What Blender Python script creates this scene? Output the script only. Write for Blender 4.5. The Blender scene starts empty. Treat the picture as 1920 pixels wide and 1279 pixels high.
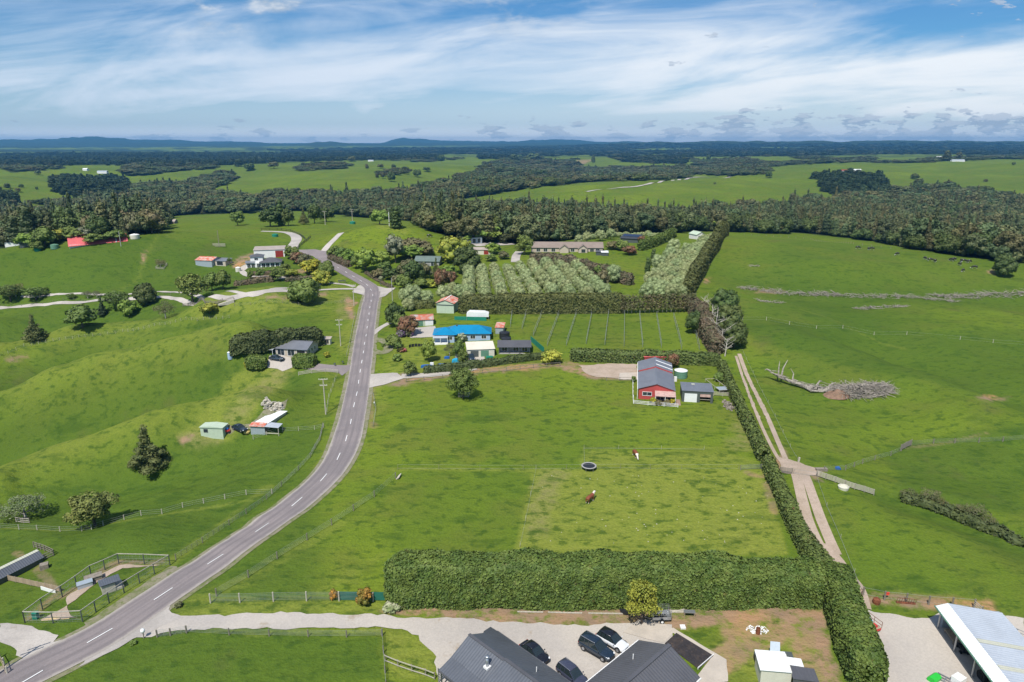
import bpy, math, random
import numpy as np
from mathutils import Vector, Matrix
R = math.radians
sc = bpy.context.scene
COL = sc.collection

# ---------------------------------------------------------------- camera
CAMZ, PITCH, FPX = 65.0, R(16.2), 1280.0          # metres, radians, focal length in photo pixels (1920 wide)
cd = bpy.data.cameras.new('camera'); cam = bpy.data.objects.new('camera', cd); COL.objects.link(cam)
cd.lens = 24.0; cd.sensor_width = 36.0; cd.clip_start = 1.0; cd.clip_end = 60000.0
cam.location = (0, 0, CAMZ); cam.rotation_euler = (R(90) - PITCH, 0, 0)
sc.camera = cam

# ---------------------------------------------------------------- light
SUN_EL, SUN_AZ = R(56), R(201)                     # azimuth of the sun, clockwise from +Y
SKY_STRENGTH, SUN_STRENGTH, EXPOSURE = 0.095, 4.1, 0.36
SKYTINT = (0.31, 0.60, 0.86)
sd = bpy.data.lights.new('sun', 'SUN'); sun = bpy.data.objects.new('sun', sd); COL.objects.link(sun)
sd.energy = SUN_STRENGTH; sd.angle = R(0.5); sd.color = (1.0, 0.95, 0.87)
_d = Vector((math.sin(SUN_AZ)*math.cos(SUN_EL), math.cos(SUN_AZ)*math.cos(SUN_EL), math.sin(SUN_EL)))
sun.rotation_euler = _d.to_track_quat('Z', 'Y').to_euler(); sun.location = (-60, -120, 300)
sc.view_settings.view_transform = 'Standard'; sc.view_settings.look = 'None'
sc.view_settings.exposure = EXPOSURE; sc.view_settings.gamma = 1.0
try: sc.view_settings.use_curve_mapping = False
except Exception: pass
sc.render.engine = 'CYCLES'
cy = sc.cycles
cy.max_bounces = 4; cy.diffuse_bounces = 2; cy.glossy_bounces = 2; cy.transmission_bounces = 2
cy.volume_bounces = 0; cy.transparent_max_bounces = 6; cy.caustics_reflective = False; cy.caustics_refractive = False
cy.use_denoising = True
try: cy.denoiser = 'OPENIMAGEDENOISE'; cy.denoising_input_passes = 'RGB_ALBEDO_NORMAL'
except Exception: pass

# ---------------------------------------------------------------- node helper
class NT:
    def __init__(s, tree): s.t = tree; s.n = tree.nodes; s.l = tree.links; s.n.clear()
    def add(s, typ, **kw):
        n = s.n.new(typ)
        for k, v in kw.items():
            if k.startswith('_'): setattr(n, k[1:], v)
        for k, v in kw.items():
            if not k.startswith('_'):
                key = int(k[1:]) if k[0] == 'i' and k[1:].isdigit() else k
                s.put(n.inputs[key], v)
        return n
    def put(s, sock, v):
        if isinstance(v, bpy.types.NodeSocket): s.l.new(v, sock)
        elif isinstance(v, bpy.types.Node): s.l.new(v.outputs[0], sock)
        else:
            if sock.type == 'RGBA' and len(v) == 3: v = (*v, 1)
            sock.default_value = v
    def math(s, op, a, b=0.0, c=None, clamp=False):
        n = s.n.new('ShaderNodeMath'); n.operation = op; n.use_clamp = clamp
        s.put(n.inputs[0], a); s.put(n.inputs[1], b)
        if c is not None: s.put(n.inputs[2], c)
        return n.outputs[0]
    def mix(s, f, a, b, bl='MIX'):
        n = s.n.new('ShaderNodeMix'); n.data_type = 'RGBA'; n.blend_type = bl; n.clamp_factor = True
        s.put(n.inputs[0], f); s.put(n.inputs[6], a); s.put(n.inputs[7], b)
        return n.outputs[2]
    def ramp(s, f, lo, hi, a=0.0, b=1.0, smooth=True):
        n = s.n.new('ShaderNodeMapRange'); n.interpolation_type = 'SMOOTHSTEP' if smooth else 'LINEAR'
        s.put(n.inputs[0], f); s.put(n.inputs[1], lo); s.put(n.inputs[2], hi); s.put(n.inputs[3], a); s.put(n.inputs[4], b)
        return n.outputs[0]
    def noise(s, vec, scale, det=3.0, rough=0.55, dist=0.0):
        n = s.n.new('ShaderNodeTexNoise')
        if vec is not None: s.put(n.inputs['Vector'], vec)
        n.inputs['Scale'].default_value = scale; n.inputs['Detail'].default_value = det
        n.inputs['Roughness'].default_value = rough; n.inputs['Distortion'].default_value = dist
        return n.outputs[0]
    def vmul(s, vec, m):
        n = s.n.new('ShaderNodeVectorMath'); n.operation = 'MULTIPLY'; s.put(n.inputs[0], vec); s.put(n.inputs[1], m)
        return n.outputs[0]

# ---------------------------------------------------------------- world: sky with high thin cloud and low cumulus
w = bpy.data.worlds.new('World'); sc.world = w; w.use_nodes = True
T = NT(w.node_tree)
sky = T.add('ShaderNodeTexSky', _sky_type='NISHITA', _sun_disc=False, _sun_elevation=SUN_EL, _sun_rotation=SUN_AZ,
            _air_density=1.0, _dust_density=0.6, _ozone_density=1.6, _altitude=100.0)
tc = T.add('ShaderNodeTexCoord')
sep = T.add('ShaderNodeSeparateXYZ', Vector=tc.outputs['Generated'])
X, Y, Z = sep.outputs[0], sep.outputs[1], sep.outputs[2]
zc = T.math('MAXIMUM', Z, 0.002)
az = T.math('DIVIDE', X, T.math('MAXIMUM', Y, 0.05)); el = T.math('DIVIDE', Z, T.math('MAXIMUM', Y, 0.05))
right = T.ramp(az, -0.55, 0.6)
blue = T.mix(1.0, sky.outputs[0], SKYTINT, 'MULTIPLY')
# high veil: soft sheets and fibres rising to the right
vv = T.add('ShaderNodeCombineXYZ', X=T.math('MULTIPLY', az, 1.5), Y=T.math('SUBTRACT', T.math('MULTIPLY', el, 7.0), T.math('MULTIPLY', az, 0.55)), Z=3.1)
v1 = T.noise(vv.outputs[0], 1.7, 7.0, 0.56, 0.9)
v2 = T.noise(T.vmul(vv.outputs[0], (0.6, 1.3, 1)), 3.4, 7.0, 0.60, 1.0)
veil = T.math('ADD', T.math('MULTIPLY', v1, 0.76), T.math('MULTIPLY', v2, 0.24))
band = T.math('MULTIPLY', T.ramp(el, 0.012, 0.055), T.ramp(el, 0.10, 0.165, 1.0, 0.0))
veil = T.math('ADD', veil, T.math('MULTIPLY', band, T.ramp(right, 0, 1, 0.07, 0.17, False)))
veil = T.math('SUBTRACT', veil, T.math('MULTIPLY', T.ramp(el, 0.12, 0.19), T.ramp(right, 0, 1, -0.01, 0.055, False)))
veil = T.ramp(veil, 0.40, 0.76)
low = T.ramp(el, 0.0, 0.14, 1.0, 0.0)
veil = T.math('MAXIMUM', veil, T.math('MULTIPLY', low, T.ramp(right, 0, 1, 0.66, 0.80, False)))
veilc = T.mix(T.math('MULTIPLY', right, T.ramp(el, 0.005, 0.05)), (6.0, 6.8, 7.9), (7.9, 8.2, 8.5))
skyc = T.mix(T.math('MULTIPLY', veil, 0.92), blue, veilc)
skyc = T.mix(T.ramp(el, 0.002, 0.028, 0.85, 0.0), skyc, (8.6, 8.9, 9.3))
# low cumulus, thicker towards the horizon and to the right
def puffs(scale, zoff, ys, hi_thr, soft, dy):
    a_ = T.add('ShaderNodeCombineXYZ', X=az, Y=T.math('MULTIPLY', el, ys), Z=zoff)
    b_ = T.add('ShaderNodeCombineXYZ', X=az, Y=T.math('MULTIPLY', T.math('ADD', el, dy), ys), Z=zoff)
    n_a = T.noise(a_.outputs[0], scale, 6.0, 0.58, 0.0); n_b = T.noise(b_.outputs[0], scale, 5.0, 0.5, 0.15)
    return n_a, T.ramp(T.math('SUBTRACT', n_a, n_b), -0.03, 0.06)
pn, shade = puffs(24.0, 5.3, 3.4, 0, 0, 0.005)
big_ = T.noise(T.add('ShaderNodeCombineXYZ', X=az, Y=T.math('MULTIPLY', el, 4.0), Z=1.2).outputs[0], 3.4, 2.0, 0.5, 0.0)
belt = T.ramp(el, 0.008, 0.07, 0.215, 0.0)
side = T.ramp(right, 0, 1, -0.15, 0.02, False)
thr = T.math('ADD', T.math('ADD', T.math('SUBTRACT', pn, 0.66), T.math('MULTIPLY', T.math('SUBTRACT', big_, 0.5), 0.42)), T.math('ADD', belt, side))
cum = T.ramp(thr, 0.0, 0.05)
cumc = T.mix(shade, (2.6, 3.4, 4.7), T.mix(right, (3.3, 4.1, 5.2), (4.3, 5.0, 6.0)))
skyc = T.mix(T.math('MULTIPLY', cum, T.ramp(el, 0.0, 0.03, 0.40, 0.72)), skyc, cumc)
# a few soft white puffs high on the left
pn3, shade3 = puffs(5.6, 9.4, 2.4, 0, 0, 0.018)
pm3 = T.math('MULTIPLY', T.ramp(el, 0.125, 0.17), T.ramp(az, -0.1, 0.2, 1.0, 0.0))
puff = T.math('MULTIPLY', T.ramp(pn3, 0.53, 0.63), pm3)
skyc = T.mix(T.math('MULTIPLY', puff, 0.75), skyc, T.mix(shade3, (4.3, 4.9, 5.6), (6.6, 6.9, 7.2)))
bg = T.add('ShaderNodeBackground', Color=skyc, Strength=SKY_STRENGTH)
T.add('ShaderNodeOutputWorld', Surface=bg.outputs[0])
try: w.cycles.sampling_method = 'MANUAL'; w.cycles.sample_map_resolution = 512
except Exception: pass

# ---------------------------------------------------------------- numpy helpers
def _hash(ix, iy, seed):
    h = (ix.astype(np.int64)*374761393 + iy.astype(np.int64)*668265263 + seed*974711) & 0xFFFFFFFF
    h = ((h ^ (h >> 13))*1274126177) & 0xFFFFFFFF
    return ((h ^ (h >> 16)) & 0xFFFF)/65535.0
def vnoise(x, y, seed=0):
    x = np.asarray(x, float); y = np.asarray(y, float)
    ix = np.floor(x); iy = np.floor(y); fx = x-ix; fy = y-iy
    fx = fx*fx*(3-2*fx); fy = fy*fy*(3-2*fy)
    a = _hash(ix, iy, seed); b = _hash(ix+1, iy, seed); c = _hash(ix, iy+1, seed); d = _hash(ix+1, iy+1, seed)
    return (a*(1-fx)+b*fx)*(1-fy)+(c*(1-fx)+d*fx)*fy
def fbm(x, y, seed=0, octv=4):
    s = 0; a = 1; t = 0
    for k in range(octv):
        s = s + a*vnoise(x*2**k, y*2**k, seed+k*17); t += a; a *= .5
    return s/t*2-1
CP, SP = math.cos(PITCH), math.sin(PITCH)
def project(x, y, z):
    dz = z-CAMZ; f = y*CP - dz*SP; u = y*SP + dz*CP
    f = np.maximum(f, 1e-3)
    return 960+FPX*x/f, 639.5-FPX*u/f
def ray(px, py):
    a = (px-960)/FPX; b = (639.5-py)/FPX
    return np.array([a, CP+b*SP, -SP+b*CP])
def on_plane(px, py, z):
    d = ray(px, py); t = (z-CAMZ)/d[2]; return d[0]*t, d[1]*t

# ---------------------------------------------------------------- terrain: heights read off the photograph (pixel x, y, height)
CTRL = [
 (60,1279,0),(187,1194,0),(403,1050,0),(557,942,0),(650,800,.3),(680,700,1),(700,600,2),(703,545,3),(640,510,4.5),(590,480,6),(555,445,8),
 (800,1000,.3),(1000,900,.8),(1200,760,2),(1400,800,2),(900,700,2),(1500,1000,.6),(1300,1200,.3),(1000,1230,0),(700,1200,0),(1800,1200,.3),(1700,1000,.5),(1900,900,-1.5),(1500,880,1.2),(1560,1060,.5),(900,1100,.2),(1200,1050,.5),
 (1600,760,.5),(1500,650,2.5),(1800,650,-1.5),(1900,760,-2.5),(1450,580,3),(1700,590,0),(1900,600,-2),(1720,830,-1.5),(1850,840,-3),(1400,560,3),(1500,548,1),(1800,548,-3),(1650,700,-.5),(1780,720,1.2),
 (1390,450,9),(1500,456,9),(1600,470,8),(1700,486,6.5),(1800,494,5),(1900,498,3),(1400,500,6),(1600,510,5),(1800,525,1.5),(1900,540,-2),
 (950,650,3),(1280,610,3.5),(1300,660,3),(1100,520,5),(900,510,6),(1300,470,9),(1060,478,8),(1200,450,9),(850,600,3),(780,560,4),(1100,560,4.5),
 (620,470,8),(750,432,18),(820,445,13),(690,428,19),(640,445,14),(760,470,8),(860,465,9),(940,455,8),(800,500,6.5),(700,500,5.5),
 (620,700,.3),(560,750,-2.5),(480,805,-4),(420,705,-2.5),(410,672,-2),(300,692,-6),(130,737,-12),(0,748,-15),
 (360,655,-8),(210,690,-19),(60,715,-25),(540,665,0),(600,640,.5),
 (470,570,.5),(300,607,-5),(150,632,-9),(0,672,-14),(400,600,-3),(520,600,0),
 (300,585,-6),(150,600,-13),(0,615,-18),(60,640,-15),
 (0,578,-3),(150,562,-2.5),(300,553,-1),(450,545,1),(600,540,2.5),(300,530,-.5),(100,535,-2),
 (200,500,6),(100,470,12),(0,480,10),(300,445,15),(400,440,15),(480,450,11),(520,470,8),(450,480,7),(400,500,4),(240,455,14),
 (400,795,-5),(300,833,-9),(200,873,-12),(60,922,-16),(340,760,-11),(200,805,-17),(0,860,-25),(0,790,-18),
 (450,870,-3),(300,905,-8),(150,965,-8),(0,1000,-8),(400,930,-3.5),(250,1080,-1),(50,1080,-3),(100,1150,-.6),(0,1180,-.6),(480,900,-2.5),(560,880,-.8),(600,820,-.8),(330,1050,-1),(400,1000,-1.5),(0,1050,-6),
 # behind the crests
 (190,449,5),(110,456,4),(250,441,8),(150,440,-6),(60,455,0),
 (700,395,-28),(600,402,-20),(500,408,2),(400,412,2),(330,425,2),(560,420,8),(440,425,6),(0,440,-12),(100,425,-20),(200,415,-25),(820,415,-14),(950,440,-3),(1100,425,-10),(1200,425,-12),(1350,425,-18),(1500,436,-18),(1600,448,-18),(1700,470,-12),(1800,480,-8),(1900,486,-6),
 (100,400,-34),(300,396,-30),(500,392,-30),(700,385,-34),(900,400,-30),(1100,400,-30),(1300,402,-30),(1500,410,-30),(1700,415,-30),(1900,420,-24),
 (50,372,-14),(120,385,-28),(220,375,-30),(150,318,-6),(30,335,-8),(100,350,-12),(350,345,-32),(480,368,-20),(600,340,-10),(700,330,-4),(700,318,0),(780,352,-18),(540,360,-14),(870,308,2),(880,340,-30),(1000,330,-40),
 (1250,372,-14),(1100,362,-14),(960,374,-16),(1250,340,-8),(1400,338,-6),(1480,365,-14),(1420,380,-24),(850,378,-24),(1550,345,-16),
 (1600,318,-4),(1800,310,4),(1900,315,4),(1700,325,-6),(1850,345,-12),(1560,360,-26),(1750,372,-34),(1900,385,-24),(1500,318,-4),(1650,385,-30),(1300,310,-20),(1150,320,-40),
 (100,295,-10),(300,300,-14),(500,300,-14),(700,296,-5),(900,295,-10),(1100,292,-14),(1300,294,-10),(1500,296,-4),(1700,296,0),(1880,296,4),
]
CW = [( -45,4500,-8),(-25,4500,-12),(0,4500,-14),(20,4500,-8),(42,4500,0),(-45,8000,0),(-20,8000,0),(0,8000,4),(20,8000,22),(42,8000,22),
      (-60,300,-20),(60,300,0),(-60,60,-3),(60,60,0),(-60,900,-20),(60,900,-10),(-60,4000,-5),(60,4000,0),(0,20,0),(-30,30,0),(30,30,0),(0,12,0),(-60,20,0),(60,20,0),(-60,20000,40),(60,20000,40),(0,20000,40),(-30,20000,40),(30,20000,40)]
_pts = []
for px, py, z in CTRL:
    x, y = on_plane(px, py, z); _pts.append((math.atan2(x, y), math.log(math.hypot(x, y)), z))
for a, D, z in CW: _pts.append((R(a), math.log(D), z))
_pts = np.array(_pts)
def _phi(r): return r*r*np.log(r+1e-9)
_n = len(_pts)
_A = np.zeros((_n+3, _n+3)); _dm = np.hypot(_pts[:, None, 0]-_pts[None, :, 0], _pts[:, None, 1]-_pts[None, :, 1])
_A[:_n, :_n] = _phi(_dm)+np.eye(_n)*0.004
_A[:_n, _n] = 1; _A[:_n, _n+1:] = _pts[:, :2]; _A[_n:, :_n] = _A[:_n, _n:].T
_W = np.linalg.solve(_A, np.concatenate([_pts[:, 2], np.zeros(3)]))
def base_h(th, ld):
    th = np.clip(th, -1.05, 1.05); out = np.full(th.shape, _W[_n]) + _W[_n+1]*th + _W[_n+2]*ld
    for i in range(_n): out += _W[i]*_phi(np.hypot(th-_pts[i, 0], ld-_pts[i, 1]))
    return out
# grid
_ld = [math.log(12)]
while _ld[-1] < math.log(26000):
    D = math.exp(_ld[-1]); _ld.append(_ld[-1] + (0.03 if D < 40 else 0.0052 if D < 320 else 0.0080 if D < 1400 else 0.0115))
LD = np.array(_ld)
TH = np.concatenate([np.arange(-180, -44, 4.0), np.arange(-44, 44.01, 0.17), np.arange(48, 181, 4.0)])*math.pi/180
TH[0] = -math.pi; TH[-1] = math.pi
TT, LL = np.meshgrid(TH, LD, indexing='ij')
DD = np.exp(LL); GX = DD*np.sin(TT); GY = DD*np.cos(TT)
# coarse evaluation then refine (keeps it quick)
_sub = 3
_tc = TH[::_sub] if (len(TH)-1) % _sub == 0 else np.append(TH[::_sub], TH[-1])
_lc = LD[::_sub] if (len(LD)-1) % _sub == 0 else np.append(LD[::_sub], LD[-1])
_HC = base_h(*np.meshgrid(_tc, _lc, indexing='ij'))
_tmp = np.array([np.interp(TH, _tc, _HC[:, j]) for j in range(len(_lc))]).T
GZ = np.array([np.interp(LD, _lc, _tmp[i]) for i in range(len(TH))])
def sstep(a, b, x): t = np.clip((x-a)/(b-a), 0, 1); return t*t*(3-2*t)
# finer relief
PX0, PY0 = project(GX, GY, GZ)
_left = sstep(620, 420, PX0)*sstep(440, 520, PY0)*sstep(1120, 1000, PY0)
_right = sstep(1420, 1560, PX0)*sstep(440, 480, PY0)*sstep(1080, 980, PY0)
GZ += fbm(GX/34, GY/34, 3, 3)*1.6*_left + np.abs(fbm(GX/19, GY/13, 9, 3))*1.7*_left
GZ += fbm(GX/40, GY/40, 5, 3)*1.7*_right + np.abs(fbm(GX/26, GY/17, 15, 3))*1.2*_right + fbm(GX/9, GY/9, 6, 3)*0.16*(_right+_left)
GZ += fbm(GX/6, GY/6, 7, 3)*0.06*sstep(60, 90, DD)
GZ += (fbm(GX/190, GY/190, 11, 4)*9-np.abs(fbm(GX/260, GY/200, 14, 3))*16)*sstep(600, 1200, DD) + fbm(GX/900, GY/900, 12, 4)*16*sstep(2200, 6000, DD)
# distant ranges on the skyline
def peak(px, py, wpx, D, wd=.13):
    th = math.atan((px-960)/FPX*1.0/ (CP)); wr = wpx/FPX
    z = CAMZ + (268.0-py)/FPX*D
    return (z-20)*np.exp(-((TT-th)/wr)**2)*np.exp(-((LL-math.log(D))/wd)**2)
for a in [(60,267,70,15000),(150,264.5,60,15500),(238,260.5,42,15000),(300,265,60,15500),(370,266.5,50,15500),(480,266,60,16000),(640,266,40,12000),
          (770,262,26,16500),(812,263,50,16500),(900,265.5,70,17000),(1060,264,55,17000),(1160,266,60,15500),(1000,266,60,16000)]:
    GZ = np.maximum(GZ, GZ*.3+peak(*a)+fbm(GX/1500, GY/1500, 21, 3)*10) if False else GZ + peak(*a)*0.8*(1+.30*fbm(TT*70, LL*9, 23, 4))
_rr = sstep(R(-3), R(12), TT)
GZ += _rr*np.exp(-((LL-math.log(9500))/.10)**2)*(56+14*fbm(TT*30, LL*0, 33, 3))
GZ += (1-_rr)*np.exp(-((LL-math.log(13000))/.12)**2)*(22+14*fbm(TT*24, LL*0, 35, 3))
NT_, NL_ = GZ.shape
def H(x, y):
    """height of the terrain mesh under world x, y (bilinear in the grid)"""
    x = np.asarray(x, float); y = np.asarray(y, float)
    th = np.arctan2(x, y); ld = np.log(np.maximum(np.hypot(x, y), 12.01))
    fi = np.interp(th, TH, np.arange(NT_)); fj = np.interp(ld, LD, np.arange(NL_))
    i = np.minimum(fi.astype(int), NT_-2); j = np.minimum(fj.astype(int), NL_-2); a = fi-i; b = fj-j
    return (GZ[i, j]*(1-a)+GZ[i+1, j]*a)*(1-b)+(GZ[i, j+1]*(1-a)+GZ[i+1, j+1]*a)*b
_DL = np.exp(LD)
def G(px, py):
    """ground point seen at a photo pixel"""
    d = ray(px, py); th = math.atan2(d[0], d[1]); hd = math.hypot(d[0], d[1])
    fi = np.interp(th, TH, np.arange(NT_)); i = int(fi); a = fi-i
    col = GZ[i]*(1-a)+GZ[i+1]*a
    rz = CAMZ + d[2]/hd*_DL
    k = np.nonzero((rz <= col) & (_DL > 30))[0]
    if len(k) == 0: D = 16000.0
    else:
        k = k[0]; e0 = rz[k-1]-col[k-1]; e1 = rz[k]-col[k]; D = _DL[k-1]+(_DL[k]-_DL[k-1])*(e0/(e0-e1+1e-12))
    x, y = math.sin(th)*D, math.cos(th)*D
    return Vector((x, y, float(H(x, y))))
def ppm(p): 
    """photo pixels per metre at a world point"""
    return FPX/(p[1]*CP-(p[2]-CAMZ)*SP)
# spurs and gullies of the hillsides: pixel polyline, height of crest (+) or floor (-) in metres, half width in metres
RIDGES = [([(500,572),(400,588),(300,606),(150,633),(0,676)], 3.5, 16), ([(380,640),(300,655),(200,680),(60,722),(0,740)], -4.5, 15), ([(450,662),(410,669),(300,692),(130,738),(0,752)], 5.0, 15),
          ([(440,730),(340,760),(200,808),(0,862)], -4.5, 16), ([(470,780),(400,797),(300,835),(200,875),(60,925),(0,950)], 4.5, 13), ([(440,850),(300,890),(200,925)], -1.5, 10),
          ([(330,590),(180,598),(60,618),(0,634)], -3.0, 13), ([(260,470),(255,520)], -1.5, 14), ([(420,470),(330,520)], -1.5, 16),
          ([(1560,560),(1700,640),(1920,650)], -2.0, 22), ([(1480,640),(1620,690),(1800,745),(1860,790)], 2.2, 20), ([(1640,640),(1800,700),(1920,745)], -3.0, 20), ([(1440,700),(1560,760),(1640,830)], -1.2, 16),
          ([(1560,500),(1700,515),(1860,540)], 1.8, 25), ([(1400,520),(1600,545),(1900,556)], -1.8, 20), ([(1680,928),(1780,962),(1900,1010)], -1.6, 7), ([(1700,870),(1920,900)], -.8, 14), ([(1560,940),(1700,1010),(1900,1100)], .9, 14),
          ([(640,445),(760,432),(860,452)], 1.5, 20), ([(560,800),(640,700)], -.8, 7), ([(420,960),(560,870)], -.7, 6)]
_add = np.zeros(GX.shape); RIDGE_HI = np.zeros(GX.shape); RIDGE_LO = np.zeros(GX.shape)
for _pl, _h, _w in RIDGES:
    _ww = spline_np = [G(*p) for p in _pl]; _best = np.zeros(GX.shape)
    for _a, _b in zip(_ww[:-1], _ww[1:]):
        _s = (GX > min(_a.x, _b.x)-_w*3) & (GX < max(_a.x, _b.x)+_w*3) & (GY > min(_a.y, _b.y)-_w*3) & (GY < max(_a.y, _b.y)+_w*3)
        _x = GX[_s]-_a.x; _y = GY[_s]-_a.y; _dx, _dy = _b.x-_a.x, _b.y-_a.y
        _t = np.clip((_x*_dx+_y*_dy)/(_dx*_dx+_dy*_dy+1e-9), 0, 1); _d = np.hypot(_x-_t*_dx, _y-_t*_dy)*(1+.18*fbm(GX[_s]/30, GY[_s]/30, 71, 2))
        _best[_s] = np.maximum(_best[_s], np.exp(-(_d/_w)**2))
    if _h > 2: RIDGE_HI = np.maximum(RIDGE_HI, _best)
    if _h < -1.4: RIDGE_LO = np.maximum(RIDGE_LO, _best)
    _add += _h*(2.1 if abs(_h) > 2 else 1.3)*_best
GZ += _add
# ---------------------------------------------------------------- object helpers
def setp(o, label=None, cat=None, group=None, kind=None):
    if label: o['label'] = label
    if cat: o['category'] = cat
    if group: o['group'] = group
    if kind: o['kind'] = kind
    return o
def link(o, parent=None):
    COL.objects.link(o)
    if parent is not None: o.parent = parent
    return o
def empty(name, loc, rz=0.0, label=None, cat=None, group=None, s=1.0):
    o = bpy.data.objects.new(name, None); o.location = loc; o.rotation_euler = (0, 0, rz); o.empty_display_size = 0.5
    o.scale = (s, s, s); link(o); return setp(o, label, cat, group)
def copy_tree(o, parent=None):
    kids = list(o.children); c = o.copy(); COL.objects.link(c)
    if parent is not None: c.parent = parent
    for ch in kids: copy_tree(ch, c)
    return c
def npmesh(name, verts, faces, mat=None, smooth=False):
    """verts (n,3); faces (m,k) array with constant k, or list of arrays"""
    me = bpy.data.meshes.new(name)
    verts = np.asarray(verts, np.float32)
    groups = faces if isinstance(faces, list) else [faces]
    groups = [np.asarray(g, np.int32) for g in groups if len(g)]
    nl = sum(g.size for g in groups); nf = sum(len(g) for g in groups)
    me.vertices.add(len(verts)); me.vertices.foreach_set('co', verts.ravel())
    me.loops.add(nl); me.polygons.add(nf)
    me.loops.foreach_set('vertex_index', np.concatenate([g.ravel() for g in groups]))
    st = []; k = 0
    for g in groups: st.append(k+np.arange(len(g))*g.shape[1]); k += g.size
    me.polygons.foreach_set('loop_start', np.concatenate(st).astype(np.int32))
    if smooth: me.polygons.foreach_set('use_smooth', np.ones(nf, bool))
    me.update(calc_edges=True)
    if mat: me.materials.append(mat)
    return me
def mobj(name, me, parent=None, loc=None, **kw):
    o = bpy.data.objects.new(name, me)
    if loc is not None: o.location = loc
    link(o, parent); return setp(o, **kw)

ORD = ['first','second','third','fourth','fifth','sixth','seventh','eighth','ninth','tenth','eleventh','twelfth','thirteenth','fourteenth','fifteenth','sixteenth','seventeenth','eighteenth','nineteenth','twentieth']+['%s from last' % w for w in ['sixth','fifth','fourth','third','second']]+['last']
class MB:
    def __init__(s): s.v = []; s.f = []; s.m = []; s.mi = 0
    def add(s, vs, fs):
        k = len(s.v); s.v += [tuple(p) for p in vs]
        for f in fs: s.f.append([i+k for i in f]); s.m.append(s.mi)
        return s
    def box(s, x0, x1, y0, y1, z0, z1):
        return s.add([(x0,y0,z0),(x1,y0,z0),(x1,y1,z0),(x0,y1,z0),(x0,y0,z1),(x1,y0,z1),(x1,y1,z1),(x0,y1,z1)],
                     [(3,2,1,0),(4,5,6,7),(0,1,5,4),(1,2,6,5),(2,3,7,6),(3,0,4,7)])
    def bar(s, p0, p1, w, h=None, up=(0,0,1)):
        h = h or w; p0 = Vector(p0); p1 = Vector(p1); d = (p1-p0).normalized(); u = Vector(up)
        if abs(d.dot(u)) > .98: u = Vector((1,0,0))
        r = d.cross(u).normalized()*(w/2); u = r.cross(d).normalized()*(h/2)
        vs = [p+a*r+b*u for p in (p0, p1) for a, b in ((-1,-1),(1,-1),(1,1),(-1,1))]
        return s.add(vs, [(0,1,2,3),(7,6,5,4),(0,4,5,1),(1,5,6,2),(2,6,7,3),(3,7,4,0)])
    def tube(s, p0, p1, r0, r1=None, n=8, caps=True):
        r1 = r0 if r1 is None else r1; p0 = Vector(p0); p1 = Vector(p1); d = (p1-p0).normalized()
        u = Vector((0,0,1)) if abs(d.z) < .95 else Vector((1,0,0)); a = d.cross(u).normalized(); b = d.cross(a)
        vs = []
        for p, r in ((p0, r0), (p1, r1)):
            for k in range(n):
                t = 2*math.pi*k/n; vs.append(p+(a*math.cos(t)+b*math.sin(t))*r)
        fs = [(k, (k+1) % n, n+(k+1) % n, n+k) for k in range(n)]
        if caps: fs += [tuple(range(n))[::-1], tuple(range(n, 2*n))]
        return s.add(vs, fs)
    def quad(s, a, b, c, d): return s.add([a, b, c, d], [(0,1,2,3)])
    def lathe(s, prof, n=12, c=(0,0,0)):
        """prof list of (r,z)"""
        vs = []; fs = []
        for r, z in prof:
            for k in range(n):
                t = 2*math.pi*k/n; vs.append((c[0]+r*math.cos(t), c[1]+r*math.sin(t), c[2]+z))
        for j in range(len(prof)-1):
            for k in range(n): fs.append((j*n+k, j*n+(k+1) % n, (j+1)*n+(k+1) % n, (j+1)*n+k))
        return s.add(vs, fs)
    def extr(s, prof, y0, y1, axis='y'):
        """closed profile (x,z) extruded along y"""
        n = len(prof)
        vs = [(x, y0, z) for x, z in prof]+[(x, y1, z) for x, z in prof]
        fs = [(k, (k+1) % n, n+(k+1) % n, n+k) for k in range(n)]+[tuple(range(n))[::-1], tuple(range(n, 2*n))]
        if axis == 'x': vs = [(y, -x, z) for x, y, z in vs]
        return s.add(vs, fs)
    def out(s, name, mat, parent=None, smooth=False, loc=None, **kw):
        me = bpy.data.meshes.new(name); me.from_pydata(s.v, [], s.f)
        ms = mat if isinstance(mat, (list, tuple)) else [mat]
        for m in ms: me.materials.append(m)
        if len(ms) > 1: me.polygons.foreach_set('material_index', s.m)
        if smooth: me.polygons.foreach_set('use_smooth', [True]*len(s.f))
        me.update()
        o = bpy.data.objects.new(name, me)
        if loc is not None: o.location = loc
        link(o, parent); return setp(o, **kw)

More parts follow.
